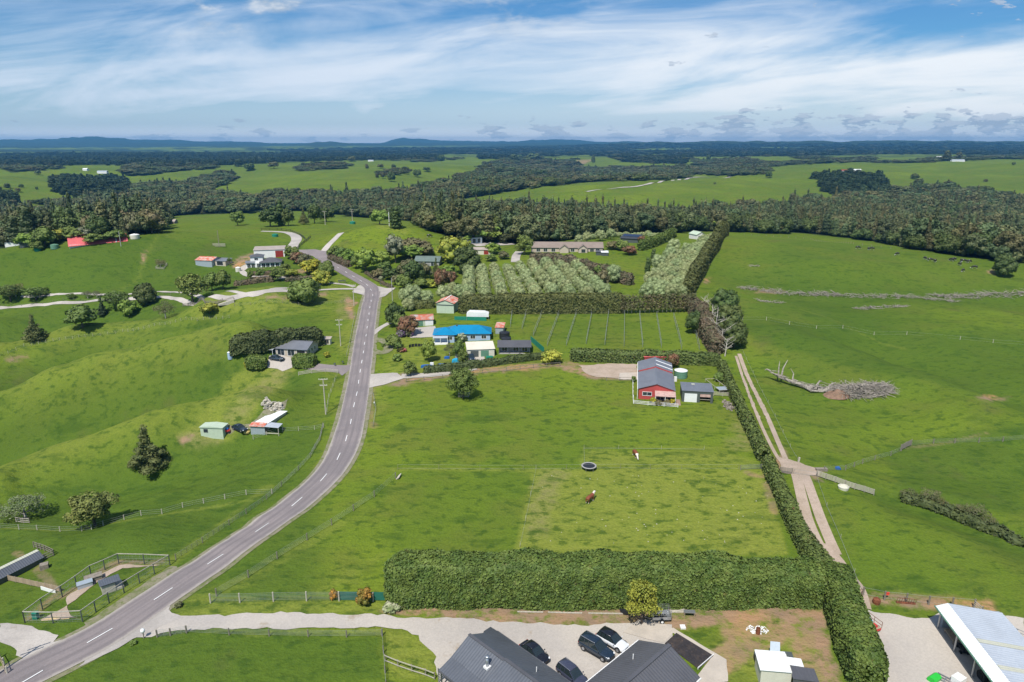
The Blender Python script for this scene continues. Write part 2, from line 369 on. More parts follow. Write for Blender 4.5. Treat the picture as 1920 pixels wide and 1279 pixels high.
# ---------------------------------------------------------------- materials
MATS = {}
def mat(name, col, rough=.7, var=.15, scale=1.0, metal=0.0, bump=0.0, bscale=8.0, col2=None, spec=.4, island=0.0, objr=0.0, c2amt=1.0, alpha=None):
    if name in MATS: return MATS[name]
    m = bpy.data.materials.new(name); m.use_nodes = True; t = NT(m.node_tree)
    tc = t.add('ShaderNodeTexCoord'); v = tc.outputs['Object']
    n = t.noise(v, scale, 4, .6)
    c = t.mix(t.math('MULTIPLY', t.ramp(n, .38, .66), c2amt), col, col2 if col2 else tuple(x*(1-var*1.6) for x in col))
    n2 = t.noise(v, scale*7, 3, .6)
    c = t.mix(1.0, c, t.add('ShaderNodeCombineColor', Red=t.ramp(n2, .2, .8, 1-var, 1+var, False), Green=t.ramp(n2, .2, .8, 1-var, 1+var, False), Blue=t.ramp(n2, .2, .8, 1-var, 1+var, False)).outputs[0], 'MULTIPLY')
    if island or objr:
        g = t.add('ShaderNodeNewGeometry'); oi = t.add('ShaderNodeObjectInfo')
        r = t.math('ADD', t.ramp(g.outputs['Random Per Island'], 0, 1, -island, island, False), t.ramp(oi.outputs['Random'], 0, 1, 1-objr, 1+objr, False))
        r2 = t.math('MULTIPLY', r, t.ramp(oi.outputs['Random'], 0, 1, 1+objr*.35, 1-objr*.35, False))
        c = t.mix(1.0, c, t.add('ShaderNodeCombineColor', Red=r2, Green=r, Blue=r).outputs[0], 'MULTIPLY')
    b = t.add('ShaderNodeBsdfPrincipled', Roughness=rough, Metallic=metal); t.put(b.inputs['Base Color'], c)
    b.inputs['Specular IOR Level'].default_value = spec
    if bump:
        bn = t.add('ShaderNodeBump', Strength=bump, Distance=.05, Height=t.noise(v, bscale, 4, .6)); t.l.new(bn.outputs[0], b.inputs['Normal'])
    t.add('ShaderNodeOutputMaterial', Surface=b.outputs[0])
    MATS[name] = m; return m
def leafmat(name, col, col2, objr=.12, island=.13, scale=.35, rough=.62, trans=.0, brown=None, bamt=.0):
    """foliage: two hues mixed by noise, each leaf a little different"""
    if name in MATS: return MATS[name]
    m = bpy.data.materials.new(name); m.use_nodes = True; t = NT(m.node_tree)
    tc = t.add('ShaderNodeTexCoord'); v = tc.outputs['Object']; oi = t.add('ShaderNodeObjectInfo'); g = t.add('ShaderNodeNewGeometry')
    off = t.add('ShaderNodeVectorMath', _operation='ADD'); t.put(off.inputs[0], v); t.put(off.inputs[1], t.vmul(t.add('ShaderNodeCombineXYZ', X=oi.outputs['Random'], Y=oi.outputs['Random'], Z=0.0).outputs[0], (97., 53., 0.)))
    v = off.outputs[0]
    n = t.noise(v, scale, 3, .55)
    f = t.math('ADD', t.ramp(n, .35, .65), t.math('MULTIPLY', t.math('SUBTRACT', g.outputs['Random Per Island'], .5), .45), clamp=True)
    c = t.mix(f, col, col2)
    if brown:
        c = t.mix(t.math('MULTIPLY', t.ramp(t.noise(v, scale*1.7, 5, .7), .60, .70), bamt), c, brown)
    k = t.math('MULTIPLY', t.ramp(t.math('FRACT', t.math('MULTIPLY', g.outputs['Random Per Island'], 7.31)), 0, 1, 1-island, 1+island, False), t.ramp(oi.outputs['Random'], 0, 1, 1-objr, 1+objr, False))
    k2 = t.math('MULTIPLY', k, t.ramp(t.math('FRACT', t.math('MULTIPLY', oi.outputs['Random'], 9.7)), 0, 1, 1-objr*.7, 1+objr*.7, False))
    c = t.mix(1.0, c, t.add('ShaderNodeCombineColor', Red=k2, Green=k, Blue=k).outputs[0], 'MULTIPLY')
    b = t.add('ShaderNodeBsdfPrincipled', Roughness=rough); t.put(b.inputs['Base Color'], c); b.inputs['Specular IOR Level'].default_value = .25
    t.add('ShaderNodeOutputMaterial', Surface=b.outputs[0])
    MATS[name] = m; return m

# ---------------------------------------------------------------- foliage meshes
def cards(P, N, size, rng, jit=.45, asp=1.5, cup=.22):
    """leaf clumps: one bent diamond per point, facing roughly along N"""
    n = len(P); N = N+rng.normal(0, jit, (n, 3)); N /= np.linalg.norm(N, axis=1)[:, None]+1e-9
    A = np.cross(N, rng.normal(0, 1, (n, 3))); A /= np.linalg.norm(A, axis=1)[:, None]+1e-9; B = np.cross(N, A)
    s = (size*rng.uniform(.6, 1.35, n))[:, None]
    v = np.stack([P-A*s*asp*.5, P+B*s*.5+N*s*cup, P+A*s*asp*.5-N*s*cup*.4, P-B*s*.5+N*s*cup], 1).reshape(-1, 3)
    i = np.arange(n)*4
    f = np.concatenate([np.stack([i, i+1, i+2], 1), np.stack([i, i+2, i+3], 1)])
    return v, f
_ico = None
def ico():
    global _ico
    if _ico is None:
        import bmesh
        bm = bmesh.new(); bmesh.ops.create_icosphere(bm, subdivisions=2, radius=1.0)
        _ico = (np.array([v.co[:] for v in bm.verts]), np.array([[v.index for v in f.verts] for f in bm.faces])); bm.free()
    return _ico
def lobes_mesh(lobes, leaf, dens, rng, core=.82, jit=.42, asp=1.5, squash=1.0):
    """lobes: list (x,y,z,rx,ry,rz); dens = leaves per square metre"""
    V = []; F = []; k = 0; iv, jf = ico()
    for (x, y, z, rx, ry, rz) in lobes:
        c = np.array([x, y, z]); r = np.array([rx, ry, rz])
        if core > 0:
            nz = 1+rng.uniform(-.14, .14, len(iv))
            V.append(c+iv*r*core*nz[:, None]); F.append(jf+k); k += len(iv)
        area = 4*math.pi*((rx*ry)**1.6/3+(rx*rz)**1.6/3+(ry*rz)**1.6/3)**(1/1.6)
        n = max(8, int(area*dens)); d = rng.normal(0, 1, (n, 3)); d /= np.linalg.norm(d, axis=1)[:, None]
        d = d[(d[:, 2] > -.75) | (rng.uniform(0, 1, n) < .3)]
        rad = rng.uniform(.80, 1.10, len(d))[:, None]
        v, f = cards(c+d*r*rad, d/r*min(r), leaf, rng, jit, asp)
        V.append(v); F.append(f+k); k += len(v)
    return np.concatenate(V), np.concatenate(F)
def round_lobes(R_, H_, z0, n, rng, lr=(.38, .55)):
    L = [(0, 0, z0+H_*.5, R_*.72, R_*.72, H_*.42)]
    for k in range(n):
        a = k*2.399+rng.uniform(-.3, .3); t = (k+.5)/n; zz = z0+H_*(.24+.62*t); rr = R_*(.66*math.sqrt(max(.05, 1-((t-.25)/.85)**2)))
        s = rng.uniform(*lr)*R_
        L.append((rr*math.cos(a), rr*math.sin(a), zz, s, s, s*.82))
    return L
def cone_lobes(R_, H_, z0, n, rng):
    L = []
    for k in range(n):
        t = k/(n-1); rr = R_*(1-t)**.85; m = max(1, int(5*(1-t)+.5))
        zz = z0+H_*(.06+.9*t)
        L.append((0, 0, zz, max(.16*R_, rr*.55), max(.16*R_, rr*.55), H_/n*.95))
        for j in range(m):
            a = j*2*math.pi/m+k*1.7+rng.uniform(-.4, .4); q = rr*rng.uniform(.55, .8)
            L.append((q*math.cos(a), q*math.sin(a), zz-H_*.02, max(.12*R_, rr*.36), max(.12*R_, rr*.36), H_/n*.55))
    return L
def trunk_mb(h, r, rng, limbs=4, spread=.5, lean=0):
    b = MB(); b.tube((0, 0, -.3), (lean*.4, 0, h*.55), r, r*.7, 7); b.tube((lean*.4, 0, h*.55), (lean, 0, h), r*.7, r*.35, 6)
    for k in range(limbs):
        a = k*2.4+rng.uniform(-.3, .3); z = h*rng.uniform(.4, .7); l = spread*h*rng.uniform(.6, 1)
        b.tube((lean*.4, 0, z), (math.cos(a)*l, math.sin(a)*l, z+l*.9), r*.45, r*.15, 5)
    return b
TREE_PROTO = {}
def tree_proto(key, kind, R_, H_, leafm, leaf=.5, dens=1.3, seed=1, trunk_h=None, tr=.22, core=.8, n=9, barkm=None):
    """returns (crown mesh, trunk mesh) built at base origin"""
    rng = np.random.default_rng(seed); th = H_*.28 if trunk_h is None else trunk_h
    if kind == 'round': L = round_lobes(R_, H_-th, th, n, rng)
    elif kind == 'cone': L = cone_lobes(R_, H_-th, th, n, rng)
    elif kind == 'column': L = [(rng.uniform(-.1, .1)*R_, rng.uniform(-.1, .1)*R_, th+(H_-th)*(k+.5)/n, R_*(1-.5*(k/n)**2)*rng.uniform(.85, 1), R_*(1-.5*(k/n)**2)*rng.uniform(.85, 1), (H_-th)/n*.85) for k in range(n)]
    elif kind == 'spread':
        L = [(0, 0, th+(H_-th)*.5, R_*.6, R_*.6, (H_-th)*.38)]
        for k in range(n):
            a = k*2.399; q = R_*rng.uniform(.3, .8); s = R_*rng.uniform(.22, .36)
            L.append((q*math.cos(a), q*math.sin(a), th+(H_-th)*rng.uniform(.25, .85)*(1-.3*q/R_), s, s, s*.6))
    v, f = lobes_mesh(L, leaf, dens, rng, core=core)
    cm = npmesh('crown', v, f, leafm)
    b = trunk_mb(max(th*1.5, H_*.45), tr, rng)
    tm = npmesh('trunk', b.v, [np.array([q for q in b.f if len(q) == 4]), np.array([q for q in b.f if len(q) == 7]) if any(len(q) == 7 for q in b.f) else np.zeros((0, 3), int)], barkm or MATS['bark'])
    TREE_PROTO[key] = (cm, tm, R_, H_); return TREE_PROTO[key]
def plant_tree(key, p, s=1.0, name='tree', label=None, cat='tree', group=None, rz=None, sz=1.0, sx=1.0):
    cm, tm, R_, H_ = TREE_PROTO[key]
    o = empty(name, p, random.uniform(0, 6.28) if rz is None else rz, label, cat, group); o.scale = (s*sx, s*sx, s*sz)
    mobj('crown', cm, o); mobj('trunk', tm, o); return o

# hedge: soft box swept along a polyline of ground points
def hedge(pts, height, width, leafm, leaf, dens, seed=1, name='hedge', label=None, cat='hedge', group=None, rough=.25, round_=.5, hvar=.25, taper=.85, step=None, gap=None, topm=None):
    rng = np.random.default_rng(seed); P = [np.array(p[:2]) for p in pts]
    hs = height if isinstance(height, (list, tuple)) else [height]*len(P); wsd = width if isinstance(width, (list, tuple)) else [width]*len(P)
    seg = [np.linalg.norm(P[i+1]-P[i]) for i in range(len(P)-1)]; cum = np.concatenate([[0], np.cumsum(seg)]); L = cum[-1]
    st = step or max(.6, min(wsd)*.3); n = max(3, int(L/st)+1); S = np.linspace(0, L, n)
    cx = np.interp(S, cum, [p[0] for p in P]); cyy = np.interp(S, cum, [p[1] for p in P])
    hh = np.interp(S, cum, hs)*(1+hvar*.6*fbm(S/4.5, S*0, seed, 3)+.03*fbm(S/1.1, S*0, seed+2, 2)); ww = np.interp(S, cum, wsd)*(1+.16*fbm(S/3.7, S*0+9, seed+5, 3))
    tx = np.gradient(cx, S); ty = np.gradient(cyy, S); tl = np.hypot(tx, ty); tx /= tl; ty /= tl
    gz = H(cx, cyy)
    base = Vector((float(cx[n//2]), float(cyy[n//2]), float(gz[n//2])))
    prof = []                                                   # (side, up) unit profile
    for sx_, uz in [(-.94, -.03), (-1, .25), (-1, .6), (-.97, .85), (-.8, .97), (-.4, 1.0), (0, 1.01), (.4, 1.0), (.8, .97), (.97, .85), (1, .6), (1, .25), (.94, -.03)]:
        prof.append((sx_*(taper+(1-taper)*(1-uz)), uz))
    prof = np.array(prof); m = len(prof)
    nx, ny = -ty, tx
    endk = np.minimum(1, np.minimum(S, L-S)/(.45*ww)+.55)
    Vx = cx[:, None]+nx[:, None]*prof[None, :, 0]*(ww*.5*endk)[:, None]; Vy = cyy[:, None]+ny[:, None]*prof[None, :, 0]*(ww*.5*endk)[:, None]
    Vz = gz[:, None]+prof[None, :, 1]*(hh*(.6+.4*endk))[:, None]
    V = np.stack([Vx, Vy, Vz], 2)
    jn = rng.normal(0, 1, V.shape)*rough*.35; V = V+jn
    idx = np.arange(n*m).reshape(n, m)
    q = np.stack([idx[:-1, :-1], idx[1:, :-1], idx[1:, 1:], idx[:-1, 1:]], 2).reshape(-1, 4)
    tri = np.concatenate([q[:, [0, 1, 2]], q[:, [0, 2, 3]]])
    capm = []
    for e in (0, n-1):
        r_ = idx[e]
        for a in range(1, m-1): capm.append((r_[0], r_[a], r_[a+1]) if e else (r_[0], r_[a+1], r_[a]))
    tri = np.concatenate([tri, np.array(capm)])
    VV = V.reshape(-1, 3)
    a, b, c = VV[tri[:, 0]], VV[tri[:, 1]], VV[tri[:, 2]]; cr = np.cross(b-a, c-a); ar = np.linalg.norm(cr, axis=1)/2
    N = cr/(2*ar[:, None]+1e-9)
    cen = VV.mean(0); 
    axis_c = np.stack([np.interp((a+b+c)[:, 0]/3*0+((a+b+c)/3-VV[0])@((VV[-1]-VV[0])/np.linalg.norm(VV[-1]-VV[0])), [0, np.linalg.norm(VV[-1]-VV[0])], [0, 1])], 1)
    # orient outward: away from the hedge centre line at that point
    mid = (a+b+c)/3; k = np.clip(np.searchsorted(S, 0), 0, n-1)
    d2 = ((mid[:, None, 0]-cx[None, ::max(1, n//60)])**2+(mid[:, None, 1]-cyy[None, ::max(1, n//60)])**2).argmin(1)
    ccx = cx[::max(1, n//60)][d2]; ccy = cyy[::max(1, n//60)][d2]; ccz = gz[::max(1, n//60)][d2]+hh[::max(1, n//60)][d2]*.5
    out = np.stack([mid[:, 0]-ccx, mid[:, 1]-ccy, mid[:, 2]-ccz], 1)
    # remove the along-axis component
    sg = np.sign((N*out).sum(1)); sg[sg == 0] = 1; N *= sg[:, None]
    tot = ar.sum(); cnt = int(tot*dens); pick = rng.choice(len(tri), cnt, p=ar/tot)
    u = rng.uniform(0, 1, (cnt, 2)); fl = u.sum(1) > 1; u[fl] = 1-u[fl]
    Pp = a[pick]+(b-a)[pick]*u[:, :1]+(c-a)[pick]*u[:, 1:]+N[pick]*rng.uniform(-.2, .75, (cnt, 1))*leaf
    lv, lf = cards(Pp, N[pick]+np.array([0, 0, .35]), leaf, rng, .6, 1.35, .25)
    Vall = np.concatenate([VV, lv]); Fall = np.concatenate([tri, lf+len(VV)])
    Vall = Vall-np.array(base)
    me = npmesh(name, Vall, Fall, leafm)
    return mobj(name, me, None, base, label=label, cat=cat, group=group)

# draped sheet on the ground from a pixel polygon
from mathutils.geometry import delaunay_2d_cdt
def inside(px, py, poly):
    px = np.asarray(px, float); py = np.asarray(py, float); c = np.zeros(px.shape, bool); n = len(poly)
    for i in range(n):
        x0, y0 = poly[i]; x1, y1 = poly[(i+1) % n]
        if y0 == y1: continue
        m = ((y0 > py) != (y1 > py)) & (px < (x1-x0)*(py-y0)/(y1-y0)+x0); c ^= m
    return c
def drape_world(name, poly, matl, off=.05, sp=1.5, jitter=.0, parent=None, seed=0, **kw):
    P = [Vector((p[0], p[1])) for p in poly]; E = []
    n = len(P)
    for i in range(n):
        a, b = P[i], P[(i+1) % n]; k = max(1, int((b-a).length/sp))
        for j in range(k):
            q = a.lerp(b, j/k)
            if jitter and 0 < j:
                nn = (b-a).normalized(); w_ = jitter*float(fbm(np.array(q.x/1.7), np.array(q.y/1.7), seed, 3)); q = q+Vector((-nn.y, nn.x))*w_
            E.append(q)
    xs = [p.x for p in E]; ys = [p.y for p in E]
    gx, gy = np.meshgrid(np.arange(min(xs), max(xs), sp), np.arange(min(ys), max(ys), sp)); gx = gx.ravel(); gy = gy.ravel()
    ins = inside(gx, gy, [(p.x, p.y) for p in E]); I = [Vector((float(a), float(b))) for a, b in zip(gx[ins], gy[ins])]
    ne = len(E)
    r = delaunay_2d_cdt(E+I, [(i, (i+1) % ne) for i in range(ne)], [list(range(ne))], 1, 1e-4)
    v2 = np.array([(v.x, v.y) for v in r[0]]); base = Vector((float(v2[0, 0]), float(v2[0, 1]), 0)); z = H(v2[:, 0], v2[:, 1])
    dist = np.hypot(v2[:, 0], v2[:, 1]); z = z+off+dist*.00025; base.z = float(z[0])
    V = np.column_stack([v2, z])-np.array(base); F = np.array([list(f) for f in r[2] if len(f) == 3])
    a, b, c = V[F[:, 0]], V[F[:, 1]], V[F[:, 2]]; fl = np.cross(b-a, c-a)[:, 2] < 0; F[fl] = F[fl][:, ::-1]
    me = npmesh(name, V, F, matl, smooth=True)
    return mobj(name, me, parent, base, **kw)
def drape(name, ppoly, matl, **kw): return drape_world(name, [G(*p)[:2] for p in ppoly], matl, **kw)
def spline(pts, n=8):
    """Catmull-Rom through points"""
    P = [Vector(p) for p in pts]; P = [P[0]*2-P[1]]+P+[P[-1]*2-P[-2]]; out = []
    for i in range(1, len(P)-2):
        p0, p1, p2, p3 = P[i-1:i+3]
        for k in range(n):
            t = k/n; out.append(.5*((2*p1)+(p2-p0)*t+(2*p0-5*p1+4*p2-p3)*t*t+(3*p1-p0-3*p2+p3)*t**3))
    out.append(P[-2]); return out
def ribbon(name, cl, width, matl, off=.05, sp=1.2, jitter=0, n=8, parent=None, **kw):
    """cl: pixel centre line; width in metres (number or list)"""
    W3 = [G(*p) for p in cl]; C = spline([p.to_2d() for p in W3], n); m = len(C)
    wd = width if isinstance(width, (list, tuple)) else [width]*len(cl); ws = np.interp(np.linspace(0, len(cl)-1, m), range(len(cl)), wd)
    l = []; r = []
    for i, p in enumerate(C):
        d = (C[min(i+1, m-1)]-C[max(i-1, 0)]).normalized(); nn = Vector((-d.y, d.x))
        l.append(p+nn*ws[i]/2); r.append(p-nn*ws[i]/2)
    return drape_world(name, l+r[::-1], matl, off=off, sp=sp, jitter=jitter, parent=parent, **kw), C
# ---------------------------------------------------------------- ground sheet
PX, PY = project(GX, GY, GZ)
_front = (GY > 5)
_jx = fbm(GX/5, GY/5, 41, 3); _jy = fbm(GX/5, GY/5, 43, 3)
def pmask(polys, soft=3.0, jit=5.0):
    out = np.zeros(GX.shape)
    for poly in polys:
        xs = [p[0] for p in poly]; ys = [p[1] for p in poly]; mg = 12+jit
        sel = _front & (PX > min(xs)-mg) & (PX < max(xs)+mg) & (PY > min(ys)-mg) & (PY < max(ys)+mg)
        if not sel.any(): continue
        px = PX[sel]; py = PY[sel]; q = np.clip((py-268)/500, .05, 1)
        px = px+_jx[sel]*jit*2*q; py = py+_jy[sel]*jit*q
        a = 0
        for dx, dy in ((-.5, -.3), (.5, -.3), (-.5, .3), (.5, .3), (0, 0)): a = a+inside(px+dx*soft*2*q, py+dy*soft*2*q, poly)
        out[sel] = np.maximum(out[sel], a/5.0)
    return out
def lmask(lines):
    """lines: (pixel polyline, width in metres, value)"""
    out = np.zeros(GX.shape)
    for pl, wd, val in lines:
        W3 = [G(*p) for p in pl]
        for a, b in zip(W3[:-1], W3[1:]):
            x0, x1 = min(a.x, b.x)-wd*2, max(a.x, b.x)+wd*2; y0, y1 = min(a.y, b.y)-wd*2, max(a.y, b.y)+wd*2
            sel = (GX > x0) & (GX < x1) & (GY > y0) & (GY < y1)
            if not sel.any(): continue
            x = GX[sel]-a.x; y = GY[sel]-a.y; dx, dy = b.x-a.x, b.y-a.y; t = np.clip((x*dx+y*dy)/(dx*dx+dy*dy+1e-9), 0, 1)
            d = np.hypot(x-t*dx, y-t*dy)*(1+.5*_jx[sel])
            out[sel] = np.maximum(out[sel], val*(1-sstep(wd*.3, wd*.8, d)))
    return out
WOOD = [
 [(0,440),(0,392),(45,398),(70,408),(110,392),(160,388),(150,374),(240,374),(250,352),(300,346),(340,349),(390,329),(430,322),(445,336),(395,353),(400,372),(470,377),(520,371),(640,370),(720,368),(790,357),(830,349),(880,339),(895,322),(920,304),(1000,297),(1080,304),(1090,316),(1180,315),(1300,313),(1300,326),(1290,334),(1180,339),(1100,342),(1000,352),(920,364),(880,372),(840,379),(800,387),(850,392),(920,386),(960,392),(1060,396),(1160,408),(1280,404),(1350,399),(1450,397),(1520,382),(1560,385),(1620,358),(1700,355),(1760,350),(1870,365),(1920,370),(1920,494),(1880,490),(1800,479),(1700,466),(1640,452),(1500,437),(1392,436),(1290,434),(1262,438),(1200,436),(1160,442),(1050,452),(990,462),(960,456),(870,458),(830,440),(790,428),(780,416),(600,400),(560,396),(500,396),(440,400),(320,405),(300,436),(200,446),(110,448),(0,466)],
 [(0,290),(300,288),(640,289),(830,291),(820,299),(600,302),(400,311),(200,309),(0,312)],
 [(240,300),(300,298),(330,306),(320,312),(260,310)],
 [(300,306),(400,303),(405,317),(340,320),(262,329),(225,326),(230,314)],
 [(900,271),(1200,270),(1920,269),(1920,291),(1760,289),(1590,290),(1560,292),(1300,294),(1280,308),(1150,303),(1100,290),(900,299)],
 [(480,281),(700,278),(905,274),(905,289),(640,288)], [(1300,300),(1400,298),(1440,305),(1440,322),(1380,327),(1300,320)],
 [(1440,306),(1530,301),(1620,296),(1625,301),(1520,307),(1450,312)], [(1600,304),(1700,303),(1735,299),(1850,293),(1920,290),(1920,297),(1800,301),(1700,306)],
 [(560,322),(600,318),(640,316),(660,310),(625,305),(560,312)], [(700,325),(770,318),(770,322),(720,330)], [(0,312),(60,308),(100,311),(20,325)],[(1050,276),(1180,273),(1180,280),(1050,283)],
]
WOOD_HOLE = [[(1080,296),(1130,292),(1165,302),(1150,308),(1082,308)],[(1190,290),(1250,288),(1260,293),(1190,296)],[(1420,276),(1500,275),(1510,278),(1420,280)],[(640,292),(700,289),(720,293),(660,296)],
             [(1700,413),(1790,411),(1830,417),(1760,422),(1695,420)],[(1180,279),(1300,277),(1310,281),(1180,283)],[(960,290),(1010,288),(1020,292),(960,294)],[(145,404),(185,400),(190,410),(150,412)]]
_farw = sstep(.02, .16, fbm(TT*26, LL*17, 91, 4))*sstep(3600, 5200, DD)*.9
_wood = pmask(WOOD+[[(-50,255),(480,255),(480,274),(300,276),(0,277),(-50,278)],[(480,255),(2000,250),(2000,272),(1100,273),(480,274)],[(0,280),(300,281),(300,284),(0,285)]], 1.5, 3)*(1-pmask(WOOD_HOLE, 1, 2))
_wood = np.maximum(_wood, _farw)
DRY = [  # mown or grazed yellow-green
 [(1005,878),(1425,884),(1480,1040),(960,1050),(985,960)],
 [(560,560),(640,545),(660,560),(630,562),(520,572),(330,590),(400,562),(470,556)],
 [(440,700),(520,665),(560,690),(525,730),(470,790),(430,830),(330,815),(360,790)],
 [(300,1165),(335,1122),(700,1122),(735,1148),(560,1152)], [(330,1185),(700,1180),(800,1200),(830,1230),(815,1260),(720,1190),(500,1190)],
 [(340,600),(420,560),(560,552),(640,560),(560,580),(430,592)],
 [(400,610),(600,575),(650,575)], [(770,430),(760,442),(700,426),(720,420)],
 [(1370,850),(1425,870),(1420,884),(1095,880),(1100,845)], [(720,1190),(770,1190),(830,1230),(820,1270),(725,1275)],
 [(1370,1140),(1530,1150),(1560,1279),(1340,1279),(1330,1230)], [(1480,1195),(1530,1190),(1560,1279),(1500,1279)],
 [(770,620),(860,640),(840,690),(720,700),(740,640)],[(620,640),(690,560),(660,690)],
]
LUSH_SHADE = [
 [(130,1060),(320,1040),(560,860),(600,800),(450,860),(200,960),(0,1000),(0,1060)],
 [(160,1279),(240,1190),(715,1195),(720,1279)], [(0,1000),(500,930),(330,1040),(0,1040)],
 [(130,520),(420,505),(420,540),(0,560),(0,500)], [(1380,600),(1920,640),(1920,740),(1650,700),(1420,640)],  # the right hillside band paints cloud and slope shade as darker grass
 [(1660,840),(1920,800),(1920,960),(1700,940)],[(0,480),(300,440),(420,500),(0,520)],
]
PALE = [[(420,770),(520,680),(545,700),(480,760),(430,810)],[(640,545),(665,560),(660,590),(630,600)],[(1360,840),(1376,780),(1400,800),(1420,850)],[(330,820),(380,800),(420,830),(370,845)],[(980,1010),(1010,880),(1060,880),(1030,1010)]]
DIRT = [
 [(8,672),(50,664),(56,670),(20,678)], [(440,486),(490,468),(470,500),(432,500)], [(330,822),(360,812),(370,818),(340,835)],
 [(650,556),(668,566),(662,598),(648,590)], [(1830,745),(1860,741),(1890,750),(1850,753)], [(700,1146),(760,1134),(1200,1134),(1540,1140),(1575,1279),(1540,1279),(1520,1190),(1400,1165),(1250,1180),(1000,1175),(800,1158)],
 [(1640,1112),(1700,1118),(1850,1128),(1870,1150),(1750,1142),(1600,1135)], [(1420,888),(1440,880),(1455,900),(1460,940),(1440,905)],
 [(1322,524),(1330,520),(1326,532),(1316,532)], [(1855,508),(1862,505),(1864,514),(1850,512)],[(1420,545),(1480,546),(1460,551),(1415,550)],
 [(730,706),(760,700),(900,690),(1060,680),(1100,690),(1200,700),(1185,712),(1110,712),(1060,688),(900,700),(770,716),(690,726)],
 [(465,518),(600,500),(600,506),(480,524)],[(480,556),(620,548),(610,554),(500,561)],[(268,480),(276,470),(274,486),(262,500)],
 [(1535,888),(1480,872),(1540,905)],[(1080,300),(1110,300),(1095,309)],[(1470,840),(1480,880),(1440,880)],
]
_dry = np.maximum(pmask(DRY[1:], 6, 7)*.85, pmask(DRY[:1], 2, 2)*1.0); _lush_shade = pmask(LUSH_SHADE, 10, 10); _pale = pmask(PALE, 6, 10)
_lush_shade = np.maximum(_lush_shade, .35*pmask([[(760,880),(985,880),(960,1040),(720,1040)]], 8, 6))
_hl = sstep(640, 560, PX)*sstep(430, 480, PY); _hr = sstep(1400, 1500, PX)*sstep(430, 470, PY)
_lush_shade = np.clip(_lush_shade+.85*_hl+.35*_hr+.7*RIDGE_LO-.5*RIDGE_HI*_hl, 0, 1); _dry = np.clip(np.maximum(_dry, .55*RIDGE_HI**2*_hl), 0, 1)  # hollows lusher, crests drier; relief shading is also deepened through this tint
_dirt = np.maximum(pmask(DIRT, 3, 8), .8*pmask([[(1340,1165),(1400,1150),(1530,1150),(1560,1290),(1500,1290),(1482,1200),(1440,1215),(1330,1290),(1330,1230),(1360,1200)]], 4, 8))
_dirt = np.maximum(_dirt, lmask([([(760,712),(880,694),(1000,685),(1065,680),(1110,690)], 2.2, .8), ([(1700,1125),(1780,1133),(1850,1150)], 3, .7),
   ([(1340,560),(1352,600),(1368,650)], 2.0, .6), ([(30,1035),(110,1110),(55,1160)], 1.2, .6), ([(115,1120),(215,1055),(300,1052)], 1.4, .7), ([(700,800),(690,760),(697,730)], 1.6, .5), ([(1400,886),(1437,900),(1452,960)], 1.4, .6),
   ([(660,700),(612,860)],1.0,.35),([(1700,840),(1850,812)],.8,.4)]))
_dry = np.maximum(_dry, lmask([([(940,600),(930,640),(985,665)], 2, .5), ([(720,1040),(600,1110)], 1.5, .4), ([(740,880),(1420,880)], 1.0, .9), ([(1005,880),(975,1030)], 1.2, .8), ([(1095,838),(1420,842)], .7, .6), ([(1095,838),(1090,876)], .7, .6),
   ([(230,310),(420,300)], 8, .5), ([(0,990),(100,995),(290,968),(480,935)], .8, .6), ([(640,520),(600,560)], 3, .6), ([(1470,1110),(1300,1125)],3,.3),
   ([(1700,655),(1500,580)],1.0,.5),([(980,596),(1300,600)],4,.3),([(300,440),(260,520),(200,560)],1.5,.35),([(600,870),(720,760),(700,720)],3,.45),([(640,980),(460,1090),(350,1130)],2.5,.5),([(500,915),(340,1040),(170,1150)],2.2,.6)]))
ti = np.arange((NT_-1)*(NL_-1)); I = ti//(NL_-1); J = ti % (NL_-1)
v0 = I*NL_+J; quads = np.stack([v0, v0+NL_, v0+NL_+1, v0+1], 1)
V = np.column_stack([GX.ravel(), GY.ravel(), GZ.ravel()])
V = np.concatenate([V, [[0, 0, float(GZ[:, 0].mean())]]]); c0 = len(V)-1
fan = np.stack([np.full(NT_-1, c0), np.arange(NT_-1)*NL_+NL_*1, np.arange(NT_-1)*NL_], 1)
gme = npmesh('ground', V, [quads[:, ::-1], fan[:, ::-1]], None, smooth=True)
def attr(me, name, a, pad=1):
    at = me.attributes.new(name, 'FLOAT', 'POINT'); at.data.foreach_set('value', np.concatenate([a.ravel(), np.zeros(pad)]).astype(np.float32))
for nm, a in (('dry', _dry), ('lush_shade', _lush_shade), ('pale', _pale), ('dirt', _dirt), ('wood', _wood)): attr(gme, nm, a)
m = bpy.data.materials.new('pasture'); m.use_nodes = True; t = NT(m.node_tree)
geo = t.add('ShaderNodeNewGeometry'); P_ = geo.outputs['Position']
def A_(n): return t.add('ShaderNodeAttribute', _attribute_name=n).outputs['Fac']
big = t.noise(P_, .012, 4, .55); mid = t.noise(P_, .07, 4, .6); tuft = t.noise(t.vmul(P_, (1, 1.5, 1)), .42, 4, .62); fine = t.noise(P_, 2.4, 3, .65)
c = t.mix(t.ramp(big, .38, .62), (.168, .226, .022), (.122, .184, .020))
c = t.mix(t.math('MULTIPLY', t.ramp(t.noise(P_, .0032, 3, .6), .45, .60), .55), c, (.100, .150, .024))
c = t.mix(t.math('MULTIPLY', t.ramp(mid, .42, .66), .7), c, (.155, .178, .030))
c = t.mix(t.math('MULTIPLY', A_('lush_shade'), .75), c, (.070, .124, .018))
c = t.mix(t.math('MULTIPLY', A_('dry'), t.ramp(tuft, .25, .7, 1.0, .55)), c, (.235, .262, .045))
c = t.mix(t.math('MULTIPLY', A_('pale'), t.ramp(tuft, .3, .65, .9, .2)), c, (.25, .235, .085))
c = t.mix(t.math('MULTIPLY', t.ramp(tuft, .52, .66), .70), c, (.045, .088, .014))
